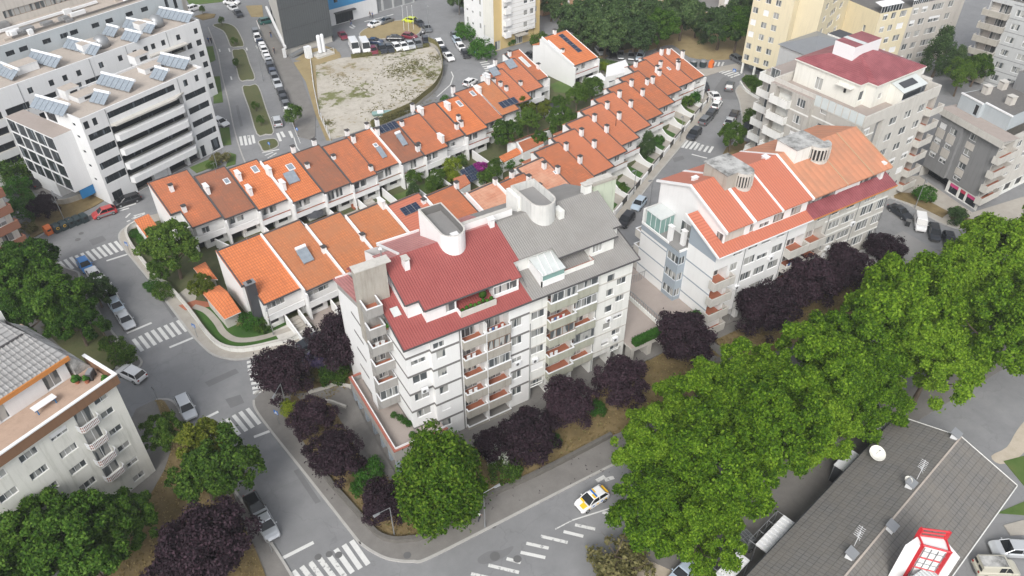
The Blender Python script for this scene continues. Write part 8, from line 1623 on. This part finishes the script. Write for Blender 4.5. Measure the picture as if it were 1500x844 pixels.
 for s in(-1,1):
  h_=MB();h_.hexa([(X1-.34,s*hw*.72-.15,bl-.42),(X1-.03,s*hw*.66-.15,bl-.46),(X1-.03,s*hw*.66+.15,bl-.46),(X1-.34,s*hw*.76+.13,bl-.42)],[(X1-.36,s*hw*.72-.15,bl-.235),(X1-.1,s*hw*.66-.15,bl-.32),(X1-.1,s*hw*.66+.15,bl-.32),(X1-.36,s*hw*.76+.13,bl-.235)],'lamp_lens');parts.append(('headlight',h_,False))
  h_=MB();h_.box(X0-.01,X0+.12,s*hw*.72-.12,s*hw*.72+.12,bl-.28,bl-.08,'tail_lens');parts.append(('tail_light',h_,False))
 return parts
CARM={}
def car(px,py,dx,dy,t,col,label,group='parked and passing cars',cat=None,z=.75):
 """dx, dy: survey-picture direction of the nose"""
 if t not in CARM:
  L_=[]
  for nm,mb,sm in car_parts(t):o=mb.build(nm);L_.append((nm,o.data));bpy.data.objects.remove(o)
  CARM[t]=L_;CARM[(t,'white')]=L_[0][1]
 if(t,col)not in CARM:
  me=CARM[(t,'white')].copy()
  for i,m__ in enumerate(me.materials):
   if m__.name=='paint_white':me.materials[i]=MATS['paint_'+col]
  CARM[(t,col)]=me
 a,b=Vector(G(px-dx*.5,py-dy*.5,z)),Vector(G(px+dx*.5,py+dy*.5,z));c=Vector(G(px,py,z));d=b-a
 e=empty('parked_van' if 'van' in t else 'parked_car',c.x,c.y,math.degrees(math.atan2(d.y,d.x)),0,label,cat or('van' if 'van' in t else 'car'),group)
 for nm,me in CARM[t]:
  o=bpy.data.objects.new(nm,CARM[(t,col)]if nm=='body' else me);COL.objects.link(o);o.parent=e
 return e
CARS=[(124,387,13,18,'hatch','blue','bright blue hatchback on the zebra crossing end'),(138,402,13,18,'sedan','white','white car parked directly behind the blue hatchback'),(152,416,13,18,'sedan','white','white car mostly under the small dark evergreen, nearer the blue hatchback'),(161,431,12,18,'hatch','white','white hatchback under the small dark evergreen, nearer the silver car'),(170,447,12,18,'hatch','paleblue','pale blue hatchback with its rear under the dark evergreen'),(183,467,12,18,'sedan','silver','silver saloon last in the row before the stop line'),
(192,546,-27,-13,'suv','white','white car with black roof glass leaving the driveway'),(272,595,11,22,'estate','silver','silver estate alone at the corner before the zebra crossing'),(389,766,16,30,'sedan','silver','silver saloon at the kerb beside the huge plum crown'),(374,741,14,26,'hatch','black','black car half under the tree behind the silver saloon'),
(152,310,-22,7,'hatch','red','red roofed grey sided hatchback beside the recycling bins'),(186,292,-26,8,'estate','black','black estate in front of the blue shop window'),(457,498,-24,11,'sedan','dark','dark green saloon between two plum trees and the yard steps'),(518,487,-22,9,'hatch','dark','dark hatchback hidden behind the plum and white flats'),
(1031,126,-6,-13,'suv','dark','dark car parked under the end house wall'),(1046,139,-11,-12,'sedan','white','white saloon by the rounded end yard'),(1050,152,12,-18,'hatch','white','white hatchback second in the kerb row after the white saloon'),(1043,164,12,-15,'estate','dark','dark estate between white hatchback and grey estate'),(1034,174,13,-13,'estate','grey','grey estate last in the kerb row on the bend'),(1017,195,-14,14,'suv','dark','dark car driving toward the zebra crossing by the terrace yards'),(1069,125,4,-14,'suv','grey','grey car driving over the dark asphalt patch'),(1076,166,7,-13,'hatch','black','black car with blue rear load across the road'),(1069,177,9,-14,'sedan','silver','silver saloon parked opposite the grey estate'),(1098,187,-20,6,'van','black','black van with blue doors before the tower balconies'),(1110,214,16,9,'sedan','dark','dark saloon on the side lane behind the street tree'),(1081,86,14,8,'estate','grey','grey estate at the yellow tower edge'),
(936,297,-13,16,'hatch','paleblue','pale silver blue hatchback near the glass roof room'),(917,321,-14,16,'suv','black','black car at the kerb between the grey roof and glass room'),
(879,74,9,11,'hatch','silver','silver hatchback nearest the detached white house in the shade row'),(894,77,10,9,'suv','black','black car second in the shade row under the wood'),(909,79,1,10,'sedan','grey','grey saloon in the middle of the shade row'),(925,81,-1,10,'hatch','grey','grey hatchback fourth in the shade row'),(938,81,-4,10,'estate','paleblue','bluish estate at the end of the shade row by the roofs'),(776,80,-16,5,'sedan','dark','dark car between salmon roof and the detached white house'),
(519,69,12,22,'bigvan','white','tall white van at the outer end of the car park row'),(535,69,12,22,'bigvan','white','tall white van next to the dark purple car'),(547,73,7,10,'hatch','maroon','dark purple hatchback beside the tall vans'),(560,71,7,10,'suv','dark','dark car third from the tall vans'),(570.5,70,8,10,'hatch','dark','dark car with pale bonnet in the car park row'),(581,68,9,9,'hatch','white','white hatchback in mid row of the car park'),(591,66.5,9,9,'sedan','white','white saloon beside the silver car in the car park row'),(601,64.5,8,9,'sedan','silver','silver saloon in the car park row'),(612,63,7,9,'hatch','grey','grey hatchback near the end of car park row'),(624,58.5,4,10,'hatch','dark','dark hatchback at the corner of the waste lot'),
(548,59.5,17,1,'sedan','navy','navy saloon at the lower edge of the dry oval'),(579,55,17,0,'sedan','black','black saloon at the middle of the dry oval edge'),(600,52,13,2,'hatch','maroon','dark purple car at the pole end of the dry oval'),(600,28.5,-13,-2,'hatch','yellow','bright yellow green hatchback beside the dry oval'),(614,33,13,9,'sedan','dark','dark saloon behind the yellow hatchback'),(626,40,8,13,'sedan','grey','grey saloon at the tip of the dry oval'),(550,34,14,-5,'sedan','white','white saloon by the far side of the dry oval'),(565,29.5,-15,5,'sedan','grey','grey saloon ahead of the white one by the dry oval'),(502,51,8,10,'sedan','maroon','maroon saloon by the dark clad hall corner'),
(644,64,8,13,'suv','white','white car first of the trio on the bend road'),(650,73,8,11,'sedan','dark','dark car between two white ones on the bend'),(657,82,10,10,'sedan','white','white saloon last of the trio on the bend'),(666,51,8,14,'sedan','grey','grey car at the head of the kerb row by the ochre tower'),(669.5,59,8,12,'estate','paleblue','pale blue estate in the kerb row by the ochre tower'),(675,68,9,11,'hatch','white','white hatchback in the kerb row by the ochre tower'),(682,78,7,10,'hatch','black','black hatchback at the end of the kerb row by the ochre tower'),(689,119,13,-8,'hatch','white','white car behind the rear terrace chimneys'),
(375,48,3,11,'suv','grey','grey car at the head of the long kerb row'),(377,54.5,3,10,'hatch','white','white hatchback second in the long kerb row'),(381,61.5,4,11,'sedan','navy','navy car third in the long kerb row'),(384.5,68,4,10,'hatch','white','white car first of the bright group in the long kerb row'),(387,73,4,9,'hatch','white','white car second of the bright group in the long kerb row'),(389,79,4,11,'sedan','white','white saloon third of the bright group in the long kerb row'),(392,85.5,4,10,'hatch','white','white car fourth of the bright group in the long kerb row'),(394,90,4,10,'sedan','silver','silver saloon ending the bright group of the long kerb row'),(396.5,98.5,4,11,'suv','dark','dark car first of the dark group in the long kerb row'),(400,106,4,10,'hatch','navy','navy hatchback in the dark group of the long kerb row'),(402.5,113,4,10,'hatch','grey','grey hatchback in the dark group of the long kerb row'),(406,121,5,11,'sedan','silver','silver saloon before the gap in the long kerb row'),(413,137,5,11,'suv','black','black car first after the gap in the long kerb row'),(416,145,5,10,'hatch','dark','dark hatchback second after the gap in the long kerb row'),(419.5,154,5,11,'hatch','grey','grey car third after the gap in the long kerb row'),(423,164,5,10,'hatch','white','white car beside the young street tree'),(406,176.5,-3,-12,'suv','silver','silver car driving alone toward the long kerb row'),
(284,11,15,-5,'suv','white','white car on the top road beside the blue grey building'),(339,2,15,1,'sedan','white','white car at the very top edge of the photo'),(341.5,11,10,6,'sedan','white','white saloon before the dark one on the top road'),(349,19,8,9,'hatch','dark','dark hatchback behind the white saloon on the top road'),(391,30,13,-3,'suv','teal','dark teal car half behind the white ramp edge'),(323,178,12,5,'hatch','white','white car peeking out behind the office wing'),(49,266,-14,-10,'hatch','black','black car in the sunken forecourt by the office grid'),
(1319,309,20,14,'sedan','dark','dark green saloon under the grey tower balcony'),(1348.5,326,3,22,'van','white','small white van on the slip road by the flat annex'),(1369,339,5,22,'estate','dark','dark estate beside the small white van'),(1391,350,6,22,'hatch','dark','dark hatchback nearest the plane leaves on the slip road'),
(1484,803,-34,-2,'estate','silver','silver estate with roof glass at the lower right photo edge'),(1460,831,38,1,'van','beige','old white van with a dirty roof at the lower photo corner'),(1078,803,-28,17,'van','grey','grey van with roof rack under the plane trees'),(1002,838,-14,14,'hatch','paleblue','pale car mostly under the plane tree at the lower edge')]
for c in CARS:car(*c)
e=car(867,730,-40,25,'hatch','white','white police car with yellow chequer panels and light bar driving on the lower street','police','police car')
m_=MB();zt_=1.475
for x0,x1,y0,y1,z in((-.55,-.2,-.6,0,zt_),(-.2,.15,0,.6,zt_),(-1.0,-.6,-.5,.5,zt_-.02)):m_.box(x0,x1,y0,y1,z,z+.008,'police_yellow')
m_.hexa([(1.15,-.05,.845),(1.75,-.05,.72),(1.75,.6,.72),(1.15,.65,.845)],[(1.15,-.05,.925),(1.75,-.05,.80),(1.75,.6,.80),(1.15,.65,.925)],'police_yellow');m_.hexa([(.95,-.65,.87),(1.2,-.65,.835),(1.2,-.05,.835),(.95,-.05,.87)],[(.95,-.65,.945),(1.2,-.65,.915),(1.2,-.05,.915),(.95,-.05,.945)],'police_yellow')
m_.box(-1.95,-1.5,-.55,.55,.93,1.06,'police_yellow')
for s in(-1,1):
 for i in range(5):m_.box(-1.5+i*.6,-1.2+i*.6,s*.873-.006,s*.873+.006,.55,.72,'sign_blue' if i%2 else 'police_yellow')
m_.build('livery',e);m_=MB();m_.box(-.28,-.12,-.55,.55,zt_+.01,zt_+.11,'sign_blue');m_.build('light_bar',e)
for o in list(scene.objects):
 if o.get('label','').startswith('grey van with roof rack'):
  m_=MB()
  for i in range(8):m_.box(-1.9+i*.4,-1.84+i*.4,-.7,.7,1.9,1.95,'metal_grey')
  for y in(-.7,0,.64):m_.box(-1.9,1.0,y,y+.06,1.95,1.99,'metal_grey')
  m_.build('roof_rack',o)
 if o.get('label','').startswith('old white van'):m_=MB();m_.box(-2.0,.6,-.62,.62,1.851,1.862,'concrete_mould');m_.build('dirty_roof',o)
 if o.get('label','').startswith('red roofed'):
  m_=MB();[m_.box(-1.5,1.3,s*.868-.012,s*.868+.012,.35,.78,'metal_grey')for s in(-1,1)];m_.build('side_panel',o)
x,y=G(618.6,49,.5);e=empty('motorcycle',x,y,20,0,'white motorcycle parked at the tip of the dry oval','motorcycle')
for px in(-.65,.65):m_=MB();m_.tube((px,-.06,.32),(px,.06,.32),.32,.32,'tyre_black',14);m_.build('wheel',e)
m_=MB();m_.blob((.1,0,.72),(.42,.17,.2),'paint_white',8,6);m_.box(-.3,.3,-.12,.12,.3,.6,'metal_dark');m_.tube((.65,0,.32),(.42,0,1.0),.04,.04,'metal_grey');m_.tube((-.65,0,.32),(-.2,0,.5),.04,.04,'metal_grey');m_.build('frame',e);m_=MB();m_.box(-.75,-.05,-.14,.14,.74,.84,'metal_dark');m_.build('saddle',e);m_=MB();m_.tube((.4,-.35,1.02),(.4,.35,1.02),.025,.025,'metal_dark');m_.build('handlebar',e)
x,y=G(559,166,.5);e=empty('small_boat',x,y,-20,0,'small pale green boat left on the waste lot','boat');m_=MB();m_.hexa([(-1.8,-.35,.1),(1.2,-.35,.1),(1.2,.35,.1),(-1.8,.35,.1)],[(-2,-.75,.7),(1.4,-.75,.75),(1.4,.75,.75),(-2,.75,.7)],'glass_green');m_.hexa([(1.2,-.35,.1),(1.25,-.35,.1),(1.25,.35,.1),(1.2,.35,.1)],[(1.4,-.75,.75),(2.5,-.05,.9),(2.5,.05,.9),(1.4,.75,.75)],'glass_green');m_.build('hull',e);m_=MB();m_.box(-.9,.4,-.5,.5,.7,1.05,'metal_white');m_.build('cabin',e)
# ================================================================== street furniture
def lamp(bx,by,ax,ay,h,label,reach=1.6,double=False):
 x,y=G(bx,by,.1);tx,ty=G(ax,ay,h);d=Vector((tx-x,ty-y));d=d.normalized()*reach if d.length>.1 else Vector((reach,0))
 e=empty('street_lamp',x,y,math.degrees(math.atan2(d.y,d.x)),0,label,'street lamp','street lamps');m_=MB();m_.tube((0,0,0),(0,0,.6),.11,.09,'metal_grey',8);m_.tube((0,0,.6),(0,0,h),.075,.045,'metal_grey',8);m_.build('pole',e)
 m_=MB();m_.tube((0,0,h),(reach,0,h+.25),.04,.035,'metal_grey',6);m_.build('arm',e);m_=MB();m_.hexa([(reach-.1,-.1,h+.14),(reach+.65,-.16,h+.2),(reach+.65,.16,h+.2),(reach-.1,.1,h+.14)],[(reach-.1,-.06,h+.28),(reach+.6,-.09,h+.38),(reach+.6,.09,h+.38),(reach-.1,.06,h+.28)],'metal_grey');m_.box(reach+.05,reach+.55,-.1,.1,h+.12,h+.19,'lamp_lens');m_.build('lamp_head',e);return e
for a in[(710.5,772,723,716,6.2,'street lamp standing on the wide pavement beside the egg shaped tree',1.3),(578,785,560,751,5.2,'bent street lamp inside the corner planting below the small plum',1.3),(423,607,399,588,5.6,'street lamp with horizontal arm above the crossing sign',2.0),(401,491,393,466,5.2,'slim white lamp on the garden lawn edge',.5),(1340,305,1357,282,6.0,'street lamp on the bed below the grey corner block',1.2),(1250,460,1262,432,6,'street lamp among plum and plane trees',1.2),(94,322,84,295,6,'street lamp behind the recycling bins',.8),(952,300,945,270,5,'slim lamp post at the terrace yard nearest the glass room',.5),(928,285,924,255,5,'slim lamp post in the yard opposite the green column',.5),(996,207,992,180,5.5,'lamp post by the yards near the driven dark car',.6),(1027,165,1029,140,5.5,'lamp post in the rounded end yard',.6),(711,86,709,55,8,'tall post at the junction beside the blue sign',.4),(629,55,632,25,8,'tall lamp by the end of the dry oval',.6),(386,118,380,70,8,'tall lamp on the pavement of the long kerb row',.8),(319,248,314,226,4.5,'white lamp post on the office lawn',.4),(673,30,669,10,7,'lamp by the ochre tower junction',1.0)]:lamp(*a)
def sign(px,py,h,build,label,name='road_sign',face=None):
 x,y=G(px,py,h);e=empty(name,x,y,face if face is not None else-60,0,label,'road sign');m_=MB();m_.tube((0,0,0),(0,0,h+.32),.035,.035,'metal_grey',6);m_.build('post',e);build(e,h);return e
def crossing_plate(e,h):
 m_=MB();m_.box(-.34,.34,-.05,-.038,h-.34,h+.34,'sign_blue');p=m_.build('plate',e);m_=MB()
 m_.poly([(-.27,-.055,h-.25),(.27,-.055,h-.25),(0,-.055,h+.25)],'white_clean');m_.build('triangle',p);m_=MB()
 m_.box(-.03,.03,-.064,-.06,h-.06,h+.06,'metal_dark');m_.poly([(-.03,-.062,h-.06),(-.11,-.062,h-.21),(-.05,-.062,h-.21),(.0,-.062,h-.08)],'metal_dark');m_.poly([(.03,-.062,h-.06),(.0,-.062,h-.08),(.06,-.062,h-.21),(.12,-.062,h-.21)],'metal_dark');m_.lathe([(.001,-.03),(.035,0),(.001,.03)],'metal_dark',8,(0,-.062,h+.1));m_.build('pictogram',p)
for px,py,lb in((185,357,'blue pedestrian crossing sign at the upper corner of the garden wall'),(283.5,477,'blue pedestrian crossing sign beside the lawn corner pavement'),(404.5,604,'blue pedestrian crossing sign under the large plum and lamp'),(1189,30+160,'blue pedestrian crossing sign by the towers')):
 if px<1000:sign(px,py,2.3,crossing_plate,lb)
sign(1076,103,2.0,crossing_plate,'blue sign at the zebra crossing below the yellow tower')
def arrow_plate(e,h):
 m_=MB();m_.tube((0,-.04,h),(0,-.055,h),.32,.32,'sign_blue',18);p=m_.build('plate',e);m_=MB();m_.poly([(-.05,-.062,h-.2),(.05,-.062,h-.2),(.05,-.062,h+.05),(.14,-.062,h+.05),(0,-.062,h+.22),(-.14,-.062,h+.05),(-.05,-.062,h+.05)],'white_clean');m_.build('arrow',p)
sign(394,210,1.4,arrow_plate,'round blue arrow sign on the short median');sign(435,189,1.6,arrow_plate,'round blue sign at the paved corner by the waste lot');sign(697,77,1.6,crossing_plate,'blue sign in front of the junction bushes')
def round_plate(e,h):m_=MB();m_.tube((0,-.04,h),(0,-.055,h),.3,.3,'metal_grey',16);m_.build('plate',e)
sign(224,569,2.3,round_plate,'grey backed round sign at the dry grass tip');sign(393,793,2.2,round_plate,'grey backed round sign beside the silver saloon')
def box_sign(e,h):m_=MB();m_.box(-.9,.9,-.1,.1,h-.3,h+.3,'white_clean');p=m_.build('plate',e);
for i,(px,py)in enumerate(((82,334),(92,330),(102,326),(112,322.5),(122,319))):
 x,y=G(px,py,.8);lb=('recycling bin with yellow ring, next to the orange clothes bin','recycling bin with yellow ring, second after the orange clothes bin','plain green black bin in the middle of the bin row','plain green black bin fourth after the orange one','plain green black bin nearest the red hatchback')[i]
 e=empty('recycling_bin',x,y,24,0,lb,'bin','recycling bins in a row');m_=MB();m_.hexa([(-.5,-.6,.08),(.5,-.6,.08),(.5,.6,.08),(-.5,.6,.08)],[(-.55,-.66,1.25),(.55,-.66,1.25),(.55,.66,1.25),(-.55,.66,1.25)],'bin_green');m_.build('body',e);m_=MB();m_.hexa([(-.57,-.7,1.25),(.57,-.7,1.25),(.57,.7,1.25),(-.57,.7,1.25)],[(-.4,-.4,1.62),(.4,-.4,1.62),(.4,.4,1.62),(-.4,.4,1.62)],'bin_green');m_.build('lid',e)
 m_=MB();m_.tube((0,-.66,.95),(0,-.70,.95),.24,.24,'police_yellow' if i<2 else 'metal_dark',14);m_.tube((0,-.69,.95),(0,-.72,.95),.17,.17,'tyre_black',12);m_.build('opening',e)
def clothes_bin(px,py,lb,h=1.7):
 x,y=G(px,py,.8);e=empty('clothes_bin',x,y,24,0,lb,'bin');m_=MB();m_.box(-.5,.5,-.5,.5,.05,h*.72,'bin_orange');m_.prism([(-.5,-.5),(.5,-.5),(.5,.5),(-.5,.5)],h*.72,h*.74,'bin_orange');m_.hexa([(-.5,-.5,h*.74),(.5,-.5,h*.74),(.5,.5,h*.74),(-.5,.5,h*.74)],[(-.5,-.1,h),(.5,-.1,h),(.5,.3,h),(-.5,.3,h)],'bin_orange');m_.build('body',e);m_=MB();m_.box(-.3,.3,-.53,-.502,h*.45,h*.62,'metal_dark');m_.build('opening',e)
clothes_bin(70,337,'orange clothes bin at the end of the recycling row');clothes_bin(1042,94,'orange bin beside two dark drums at the dry clearing')
for px,lb in((1016,'dark recycling drum nearest the end house'),(1030,'dark recycling drum next to the orange bin')):
 x,y=G(px,93.5,.7);e=empty('recycling_drum',x,y,0,0,lb,'bin','dark drums at the dry clearing');m_=MB();m_.lathe([(.75,0),(.8,.3),(.8,1.3)],'bin_green',16);m_.build('body',e);m_=MB();m_.lathe([(.84,1.3),(.84,1.45),(.5,1.7),(.05,1.75)],'metal_grey',16);m_.build('lid',e)
for i,(px,py,lb)in enumerate(((592,45,'white flag pole nearest the parked vans'),(599,46,'white flag pole between the other two'),(606,44,'white flag pole nearest the motorcycle'))):
 x,y=G(px,py);e=empty('flag_pole',x,y,0,0,lb,'flag pole','flag poles on the dry oval');m_=MB();m_.tube((0,0,0),(0,0,6.2),.05,.03,'metal_white',6);m_.build('pole',e);m_=MB();m_.blob((0,0,6.25),(.09,.09,.09),'metal_white',8,5);m_.build('finial',e)
x,y=G(708,86);e=empty('junction_box',x,y,10,0,'small white utility box at the junction kerb','utility box');m_=MB();m_.box(-.25,.25,-.2,.2,0,1.1,'white_clean');m_.build('body',e);m_=MB();m_.box(-.3,.3,-.25,.25,1.1,1.18,'metal_grey');m_.build('lid',e)
x,y=G(176,508);e=empty('utility_box',x,y,10,0,'white utility box at the driveway hedge','utility box');m_=MB();m_.box(-.25,.25,-.5,.5,0,.8,'white_aged');m_.build('body',e);m_=MB();m_.box(-.3,.3,-.55,.55,.8,.88,'concrete_pale');m_.build('lid',e)
x,y=G(728.5,651,3.0);e=empty('garden_lamp',x,y,0,0,'round topped garden lamp between plum and white flowers','lamp');m_=MB();m_.tube((0,0,0),(0,0,2.9),.05,.05,'metal_grey',6);m_.build('pole',e);m_=MB();m_.lathe([(.08,2.8),(.42,2.95),(.42,3.0),(.1,3.12)],'metal_white',16);m_.build('lamp_shade',e)
for i,(px,py,lb)in enumerate(((1282,298,'black bin on the slip road beside the flat annex'),(1000,836,'bin'))):
 if i==0:x,y=G(1330,327,.5);e=empty('street_bin',x,y,30,0,'black street bin beside the small white van','bin');m_=MB();m_.box(-.4,.4,-.35,.35,.1,1.0,'metal_dark');m_.build('body',e);m_=MB();m_.box(-.44,.44,-.4,.4,1.0,1.1,'rubber_grey');m_.build('lid',e)
for px,py,lb,c_ in((462,318,'large dark parasol in a back patio','slate_dark'),(500,287,'closed patio table set under the dark roof house','concrete_pale')):
 x,y=G(px,py,1.2)
 if 'parasol' in lb:e=empty('parasol',x,y,0,0,lb,'parasol');m_=MB();m_.lathe([(1.6,1.9),(1.55,2.0),(.05,2.5)],c_,8);m_.build('canopy',e);m_=MB();m_.tube((0,0,0),(0,0,2.45),.03,.03,'metal_grey');m_.build('pole',e)
for i,(px,py,lb)in enumerate(((523,302,'brown garden sofa on the white walled patio'),(541,297,'pale garden bench on the white walled patio'))):
 x,y=G(px,py,.4);e=empty('garden_sofa',x,y,9,0,lb,'sofa');c_='wood_floor' if i==0 else 'render_beige';m_=MB();m_.box(-.9,.9,-.4,.4,.15,.45,c_);m_.build('seat',e);m_=MB();m_.box(-.9,.9,.3,.45,.45,.9,c_);m_.build('backrest',e)
# ================================================================== people
def person_mesh(seed,shirt,trousers,stride=.22,arm=.2):
 J={'pel':(0,0,.95),'wai':(0,0,1.08),'che':(0.01,0,1.32),'nec':(0,0,1.49),'hea':(.02,0,1.62),'top':(.01,0,1.73)};V=[];E_=[];Rd=[]
 def add(p,r,par=None):
  V.append(p);Rd.append(r)
  if par is not None:E_.append((par,len(V)-1))
  return len(V)-1
 a=add(J['pel'],.155);b=add(J['wai'],.14,a);c=add(J['che'],.165,b);n_=add(J['nec'],.06,c);h=add(J['hea'],.098,n_);add(J['top'],.07,h)
 for s in(-1,1):
  hp=add((0,s*.09,.88),.105,a);kn=add((s*stride*.5+.04,s*.1,.5),.07,hp);an=add((s*stride,s*.1,.09),.045,kn);add((s*stride+.16,s*.115,.04),.04,an)
  sh=add((0,s*.185,1.40),.065,c);el=add((-s*arm*.5,s*.235,1.13),.045,sh);wr2=add((-s*arm+.06,s*.235,.90),.032,el);pm=add((-s*arm+.09,s*.235,.82),.034,wr2)
  for k in range(4):add((-s*arm+.08+k*.018,s*(.22+.006*k),.735-.012*(1-abs(k-1.5))),.011,pm)
  add((-s*arm+.14,s*.21,.79),.012,pm)
 me=bpy.data.meshes.new('body');me.from_pydata(V,E_,[]);o=bpy.data.objects.new('body',me);COL.objects.link(o);md=o.modifiers.new('skin','SKIN');sv=me.skin_vertices[0].data
 for i,r in enumerate(Rd):sv[i].radius=(r,r)
 sv[0].use_root=True;s2=o.modifiers.new('sub','SUBSURF');s2.levels=s2.render_levels=1
 dg=bpy.context.evaluated_depsgraph_get();m2=bpy.data.meshes.new_from_object(o.evaluated_get(dg));bpy.data.objects.remove(o);m2.materials.clear()
 for k in('skin',shirt,trousers,'tyre_black','bark'):m2.materials.append(MATS[k])
 for p in m2.polygons:
  z=p.center.z;ay=abs(p.center.y);p.use_smooth=True
  p.material_index=4 if(z>1.66 or(z>1.56 and p.center.x<-.02))else 0 if z>1.46 or(ay>.2 and z<1.2)else 1 if z>.93 else 3 if z<.07 else 2
 return m2
pm_={}
def person(px,py,face,shirt,trousers,label,z=0):
 k=(shirt,trousers)
 if k not in pm_:pm_[k]=person_mesh(1,shirt,trousers)
 x,y=G(px,py,z+.9);o=bpy.data.objects.new('person',pm_[k]);COL.objects.link(o);o.location=(x,y,z);o.rotation_euler.z=R_(face);return tag(o,label,'person','people on foot')
for a in[(701,755,20,'cloth_white','cloth_dark','pedestrian in a white top and dark trousers half hidden by the egg shaped tree',.12),(103,326.5,200,'cloth_dark','cloth_red','person in red trousers putting waste in the middle bin',0),(401.5,74,250,'cloth_dark','cloth_dark','person in dark clothes on the paving beside the long kerb row',.11),(396.4,50,80,'cloth_dark','cloth_blue','person walking near the white ramp of the dark hall',.11),(305,58.5,60,'cloth_blue','cloth_dark','person in blue at the office corner, nearer the wall',0),(309,59,60,'cloth_dark','cloth_dark','person in dark clothes at the office corner, nearer the road',0),(542,21,180,'cloth_dark','cloth_dark','person in dark clothes before the glazed entrance',0),(545.5,21.5,180,'cloth_blue','cloth_dark','person in blue before the glazed entrance',0),(514,32.5,100,'cloth_dark','cloth_blue','person on the worn crossing before the blue wall',0),(862.5,74,120,'cloth_yellow','cloth_dark','person in a yellow top behind the detached white house',0)]:person(*a)
# ================================================================== the air
m_=MB();m_.box(-700,700,-700,900,-1,76,'white_clean');hz=m_.build('haze');tag(hz,kind='stuff')
hm=bpy.data.materials.new('haze');hm.use_nodes=True;t_=hm.node_tree;t_.nodes.remove(t_.nodes['Principled BSDF']);pv=t_.nodes.new('ShaderNodeVolumePrincipled');pv.inputs['Density'].default_value=.0003;pv.inputs['Color'].default_value=(.93,.96,1,1);pv.inputs['Anisotropy'].default_value=.2;t_.links.new(pv.outputs[0],t_.nodes['Material Output'].inputs['Volume']);hz.data.materials.clear();hz.data.materials.append(hm)
